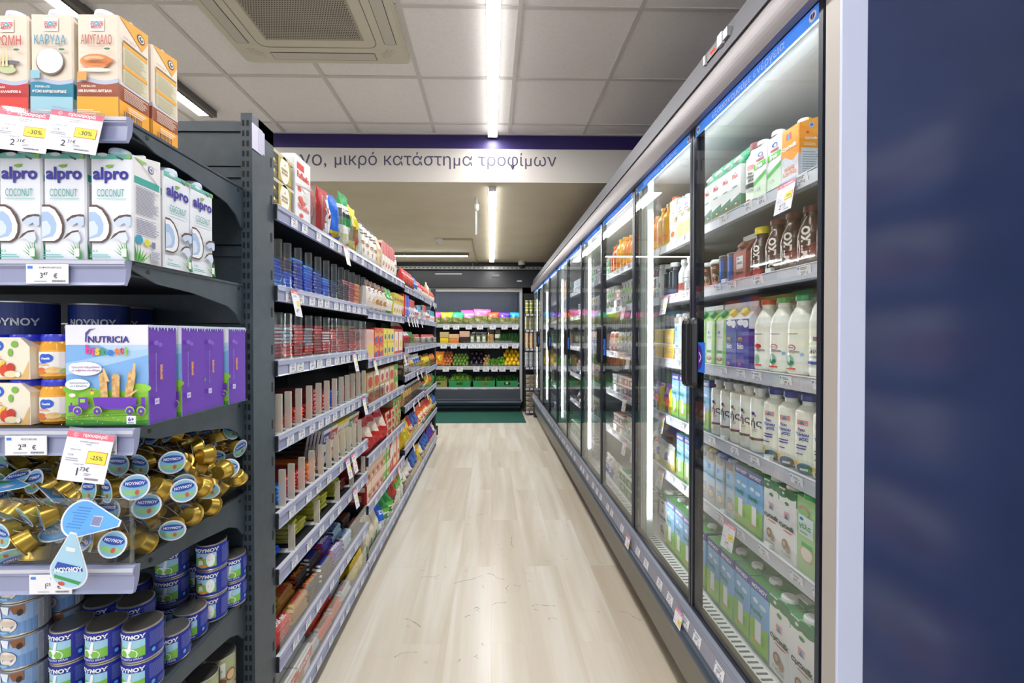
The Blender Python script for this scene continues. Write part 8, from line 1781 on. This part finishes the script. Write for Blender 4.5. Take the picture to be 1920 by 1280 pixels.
# ================================================================ goods at the end of the aisle
def put_r(K, r, x, yy, dz=0.0, rz=0.0, where='', rx=0.0, sc=1.0): return K.put((x, RY + yy, RZ[r] + 0.001 + dz), rz, where, None, rx, 0, sc)
def sal(look, top, seed, low='salad', w_=0.215): return gbag('salad_bag', look, 'salad bag', w_, 0.10, 0.225, [(0.55, low), (1, top)], [('r', 0.2, 0.25, 0.55, 0.6, '#a08a62'), ('e', 0.3, 0.72, 0.08, 0.07, '#e8ecf4')], seed=seed, nx=10, ny=10, wr=0.008)
for k, (px, look, top, low) in enumerate(((838, 'yellow-topped salad bag', '#c8d81c', 'salad'), (858.5, 'mint-green-topped salad bag', '#2fc88a', 'salad'), (880, 'lilac-topped salad bag', '#c88ae0', 'salad'), (902, 'large pink-topped salad bag', '#f07ab8', 'salad'), (924.5, 'orange-topped salad bag', '#f0683c', 'salad'), (946, 'violet-topped salad bag', '#6a3ac8', 'salad'), (967, 'turquoise-topped salad bag', '#1fb0d8', 'salad'))):
    K = sal(look, top, 60 + k, low); put_r(K, 0, px_at(px, RY + 0.15), 0.17, where='on the top shelf of the fruit refrigerator', rx=0.1, sc=1.22 if k == 3 else (0.98, 1, 0.98))
K_pk2 = sal('pink salad bag at the back', '#e85aa8', 70)
put_r(K_pk2, 0, px_at(876, RY + 0.3), 0.30, 0.04, where='behind the lilac-topped one', rx=0.1); put_r(K_pk2, 0, px_at(909, RY + 0.3), 0.30, 0.05, where='behind the large pink-topped one', rx=0.1)
for k in range(4): put_r(K_pk2, 0, -0.98 - 0.24 * k, 0.20, where='hidden by the aisle shelving, ' + ORD[k] + ' of four')
def vbox(look, c, topc, w_, h_): 
    m = MB(); m.box(-w_/2, w_/2, -0.06, 0.06, 0, h_ * 0.5, c); m.box(-w_/2 - 0.005, w_/2 + 0.005, -0.065, 0.065, h_ * 0.52, h_, topc, 0.006); return kind(m, 'vegetable_pack', look, 'vegetable pack', w_, 0.12, h_)
yy = 0.14; X_ = lambda px: px_at(px, RY + yy)
put_r(vbox('yellow sweetcorn pack, stacked two high', '#e8c818', '#b8a878', 0.145, 0.20), 1, X_(834), yy, where='second shelf')
put_r(vbox('orange carrot pack, stacked two high', 'carrot', '#d8b088', 0.165, 0.165), 1, X_(852), yy, where='second shelf')
put_r(vbox('dark beetroot pack with pale lid', '#2a1418', '#d0a890', 0.165, 0.215), 1, X_(871.5), yy, where='second shelf')
K_hb = gbag('herb_pack', 'clear herb pack with white label', 'herb pack', 0.10, 0.07, 0.20, [(0.8, '#6a7a5a'), (1, 'film')], [('r', 0.25, 0.15, 0.75, 0.62, '#dfe4d4'), ('l', 0.3, 0.3, 0.7, 0.4, 2, '#7a8a6a')], seed=75, nx=8, ny=8)
for k, px in enumerate((885.5, 897, 907.5)): put_r(K_hb, 1, X_(px), yy, where=ORD[k] + ' of three on the second shelf')
put_r(gbag('nut_bag', 'clear bag of brown nuts with twisted top', 'nut bag', 0.12, 0.09, 0.27, [(0.6, 'ginger'), (1, 'film')], seed=76, nx=8, ny=10, wr=0.01), 1, X_(920), yy, where='second shelf')
put_r(gbag('herb_pack', 'dark green pack with white band', 'herb pack', 0.11, 0.08, 0.26, [(0.4, '#4a5a34'), (0.62, '#d8e0d4'), (1, '#2a3424')], seed=77, nx=8, ny=8), 1, X_(933.5), yy, where='second shelf')
def bunch(name, look, cat, n, rad, hh, mat, seed, spread=0.5, w_=0.012):
    m = MB(); R = random.Random(seed)
    for i in range(n):
        x, y = R.uniform(-rad, rad), R.uniform(-0.06, 0.06); a = R.uniform(0, 6.28); tx, ty = x + spread * R.uniform(-0.1, 0.1), y + R.uniform(-0.05, 0.05); z1 = hh * R.uniform(0.6, 1)
        ux, uy = math.cos(a) * w_, math.sin(a) * w_
        m.add([(x - ux, y - uy, 0), (x + ux, y + uy, 0), ((x + tx) / 2 + ux * 1.4, (y + ty) / 2 + uy * 1.4, z1 * 0.6), (tx, ty, z1), ((x + tx) / 2 - ux * 1.4, (y + ty) / 2 - uy * 1.4, z1 * 0.6)], [(0, 1, 2, 3, 4)], mat)
    return kind(m, name, look, cat, 2 * rad, 0.12, hh)
K_par = bunch('herb_bunch', 'dark green bunch of herbs', 'herbs', 130, 0.06, 0.20, 'leafdark', 5)
for k, px in enumerate((944, 955, 966, 975)): put_r(K_par, 1, X_(px), yy + 0.02 * (k % 2), where=ORD[k] + ' from the nut bag, second shelf')
def sphere(r, mat, n=12, sz=1.0, stem=None):
    m = MB(); m.lathe([(r * math.sin(PI * k / 8) if 0 < k < 8 else 0.0001, r - r * sz * math.cos(PI * k / 8) - r + r * sz) for k in range(9)], mat, n)
    if stem: m.box(-r * 0.1, r * 0.1, -r * 0.1, r * 0.1, 2 * r * sz - 0.002, 2 * r * sz + 0.004, stem)
    return m
def heap(K, r, x0, x1, y0, y1, d, rows_, where, seed, dz=0.0):
    R = random.Random(seed); c = 0
    for l in range(rows_):
        ny = max(1, int((y1 - y0) / d) - 0); nx = int((x1 - x0) / d + 0.3) - (l % 2) * (1 if x1 - x0 > 3.2 * d else 0)
        for j in range(l, ny):
            for i in range(nx):
                c += 1
                put_r(K, r, x0 + d * (0.5 + i + 0.5 * (l % 2)) + R.uniform(-0.004, 0.004), y0 + d * (j + 0.5) + R.uniform(-0.004, 0.004), dz + l * d * 0.74 + j * d * 0.22 + (ny - j) * 0.0, R.uniform(0, 6), where=where, sc=R.uniform(0.92, 1.03))
K_lem = kind(sphere(0.037, 'lemon', sz=1.1), 'lemon', 'ripe yellow lemon', 'lemon', 0.074, 0.074, 0.08)
K_lim = kind(sphere(0.029, '#5aa01c'), 'lime', 'small bright green lime', 'lime', 0.06, 0.06, 0.06)
K_oni = kind(sphere(0.027, 'onion', stem='#c8a060'), 'onion', 'orange-brown onion', 'onion', 0.054, 0.054, 0.054)
K_avo = kind(sphere(0.028, 'greenfruit', sz=1.15), 'avocado', 'green speckled avocado', 'avocado', 0.056, 0.056, 0.06)
K_aub = kind(sphere(0.042, 'aubergine', sz=1.2, stem='#2f5a2a'), 'aubergine', 'glossy black aubergine', 'aubergine', 0.084, 0.084, 0.1)
K_gin = kind(sphere(0.024, 'ginger', n=7, sz=1.3), 'ginger_root', 'knobbly tan ginger root', 'ginger', 0.05, 0.05, 0.06)
yl = RY + 0.1
heap(K_oni, 2, px_at(829, yl), px_at(847, yl), 0.05, 0.32, 0.054, 5, 'in the heap at the shelving end, third shelf', 1)
heap(K_avo, 2, px_at(848, yl), px_at(878, yl), 0.05, 0.32, 0.057, 4, 'in the heap beside the onions, third shelf', 2)
heap(K_aub, 2, px_at(880, yl), px_at(905, yl), 0.07, 0.36, 0.085, 3, 'in the dark heap of the third shelf', 3)
heap(K_gin, 2, px_at(906, yl), px_at(918, yl), 0.05, 0.28, 0.048, 4, 'in the small tan heap, third shelf', 4)
heap(K_lim, 2, px_at(933, yl), px_at(946, yl), 0.05, 0.28, 0.058, 3, 'in the heap beside the lemons, third shelf', 5)
heap(K_lem, 2, px_at(944.5, yl), px_at(976, yl), 0.05, 0.45, 0.075, 4, 'in the heap at the frame, third shelf', 6)
K_art = bunch('artichoke', 'spiky green artichoke', 'artichoke', 60, 0.05, 0.15, 'leaf', 8, 0.2, 0.018)
for k in range(2): put_r(K_art, 2, px_at(921 + 8 * k, yl), 0.12 + 0.03 * k, where=ORD[k] + ' between ginger and limes, third shelf')
K_net = gbag('fruit_net', 'orange net of fruit', 'fruit net', 0.16, 0.12, 0.26, [(1, '#e8902a')], [('r', 0.3, 0.4, 0.7, 0.7, '#e8d83a')], seed=78, nx=8, ny=10, wr=0.012)
put_r(K_net, 2, px_at(824, yl), 0.15, where='half hidden by the aisle shelving')
# green crates
def crate(look, c='#148a4c', w_=0.37, h_=0.145, d_=0.40, front_h=0.115):
    m = MB(); t = 0.008
    m.box(-w_/2, w_/2, -d_/2, d_/2, 0, t, c); m.box(-w_/2, -w_/2 + t, -d_/2, d_/2, t, h_, c); m.box(w_/2 - t, w_/2, -d_/2, d_/2, t, h_, c); m.box(-w_/2 + t, w_/2 - t, d_/2 - t, d_/2, t, h_, c)
    y0, y1 = -d_/2, -d_/2 + t
    m.box(-w_/2 + t, w_/2 - t, y0, y1, t, front_h * 0.42, c); m.box(-w_/2 + t, w_/2 - t, y0, y1, front_h * 0.78, front_h, c)
    m.box(-w_/2 + t, -w_ * 0.14, y0, y1, front_h * 0.42, front_h * 0.78, c); m.box(w_ * 0.14, w_/2 - t, y0, y1, front_h * 0.42, front_h * 0.78, c)
    m.box(-w_/2 + t, w_/2 - t, y0 - 0.003, y0, front_h * 0.2, front_h * 0.26, c)
    return m.build('vegetable_crate')
for k, (px, lab) in enumerate(((862, 'green plastic crate holding leafy lettuce'), (907.5, 'green plastic crate holding leeks and spring onions'), (951, 'green plastic crate holding dark leafy greens'))):
    o = crate(lab); o.location = (px_at(px, RY - 0.02), RY + 0.175, RZ[3] + 0.001); tag(o, lab, 'crate')
o = crate('', '#8a8448', 0.28); o.location = (px_at(823, RY), RY + 0.175, RZ[3] + 0.001); tag(o, 'olive green crate half hidden by the aisle shelving', 'crate')
K_let = bunch('lettuce', 'leafy green lettuce head', 'lettuce', 90, 0.075, 0.19, 'leaf', 9, 0.8, 0.028)
for k in range(4): put_r(K_let, 3, px_at(853 + 14 * (k % 2), RY) + 0.02, 0.10 + 0.16 * (k // 2), 0.014 + 0.03 * (k // 2), k, where=ORD[k] + ' in the lettuce crate')
K_lee = bunch('leek_bunch', 'white-rooted bunch of spring onions', 'spring onions', 60, 0.08, 0.10, 'ginger', 10, 0.3, 0.012); K_leg = bunch('leek_bunch', 'green-topped bunch of leeks', 'leeks', 60, 0.08, 0.17, 'leaf', 11, 0.8, 0.010)
for k in range(2): put_r(K_lee, 3, px_at(898 + 19 * k, RY), 0.09, 0.014, where=ORD[k] + ' in front in the middle crate'); put_r(K_leg, 3, px_at(898 + 19 * k, RY), 0.22, 0.02, where=ORD[k] + ' behind in the middle crate')
for k in range(3): put_r(K_par, 3, px_at(938 + 13 * k, RY), 0.16, 0.014, where=ORD[k] + ' in the crate by the frame')
K_mus = kind(sphere(0.03, '#d8c8a8'), 'turnip', 'pale round turnip', 'turnip', 0.06, 0.06, 0.06)
for k, px in enumerate((951, 971)): put_r(K_mus, 3, px_at(px, RY), 0.05, 0.03, where=ORD[k] + ' at the front of the last crate')
put_r(K_let, 3, px_at(821, RY), 0.12, 0.012, where='in the olive crate')
# narrow stand: jars, cups and egg boxes
def put_s(K, r, x, y, dz, where): return K.put((SX0 + x, SY + y, SZ[r] + 0.001 + dz), 0, where)
K_sj1 = fbottle('jar', 'pale green jar', 'jar', 0.028, 0.11, ('#a8b04a', 0.2), '#d8d8cc', [('r', 0.3, 0.5, 0.7, 0.8, '#e4e4d0')], shoulder=0.9, neck=0.95, cap_h=0.012, n=12)
K_sj2 = fbottle('jar', 'white jar with silver lid', 'jar', 0.034, 0.075, ('#d8d4c0', 0.2), '#b8b4a4', [('e', 0.5, 0.5, 0.1, 0.3, '#8a8a5a')], shoulder=0.85, neck=0.85, cap_h=0.01, n=12)
K_sj3 = fbottle('jar', 'amber jar with gold lid', 'jar', 0.034, 0.085, ('#c8842c', 0.2), '#d8b04a', [('e', 0.5, 0.5, 0.1, 0.3, '#e8e0d0')], shoulder=0.85, neck=0.85, cap_h=0.01, n=12)
K_sj4 = fbottle('jar', 'pale blue and orange jar', 'jar', 0.034, 0.082, ('#c8ccd0', 0.2), '#b8b4a4', [('r', 0.3, 0.2, 0.7, 0.8, '#9ab4cc'), ('r', 0.3, 0.5, 0.7, 0.6, '#d87a3a')], shoulder=0.85, neck=0.85, cap_h=0.01, n=12)
K_egg = gbox('egg_box', 'grey cardboard egg box', 'egg box', 0.15, 0.12, 0.06, '#a89a84', '#c4c8cc', '#8a7a64', '', top='#b8ae9c', style=0)
for r, K, lay in ((0, K_sj1, 2), (1, K_sj2, 3), (2, K_sj3, 3), (3, K_sj4, 3)):
    for i in range(3):
        for l in range(lay): put_s(K, r, 0.036 + i * 0.07, 0.055, l * (K.h + 0.001), ORD[l] + ' up in pile ' + ORD[i] + ' of the narrow stand')
for r, n in ((4, 3), (5, 4)):
    for l in range(n): put_s(K_egg, r, 0.10, 0.08, l * 0.075 if r == 4 else l * 0.085, ORD[l] + ' up on the ' + ['fifth', 'lowest'][r - 4] + ' shelf of the narrow stand')
# goods of the shelving behind the camera: boxes seen only as blurred reflections
K_bk = [gbox('carton_box', 'red carton behind the camera', 'box', 0.16, 0.15, 0.2, '#b83a30', style=1), gbox('carton_box', 'pale carton behind the camera', 'box', 0.16, 0.15, 0.2, '#c8c4c0', style=3), gbox('carton_box', 'brown carton behind the camera', 'box', 0.16, 0.15, 0.2, '#7a4a3a', style=2)]
for q, zq in enumerate((0.15, 0.55, 0.9, 1.22, 1.54, 1.86)):
    for k in range(5): K_bk[(q * 2 + k) % 3].put((1.60, 0.20 - k * 0.17, zq + 0.001), -PI / 2, ORD[k] + ' along the ' + ORD[q] + ' level', None)
bpy.data.scenes.remove(TSC)
print('LONG', LONG)
print('KINDS', sum(len(v) for v in used_labels.values()), 'DUP', [k for k, v in used_labels.items() if len(v) > 1][:12])
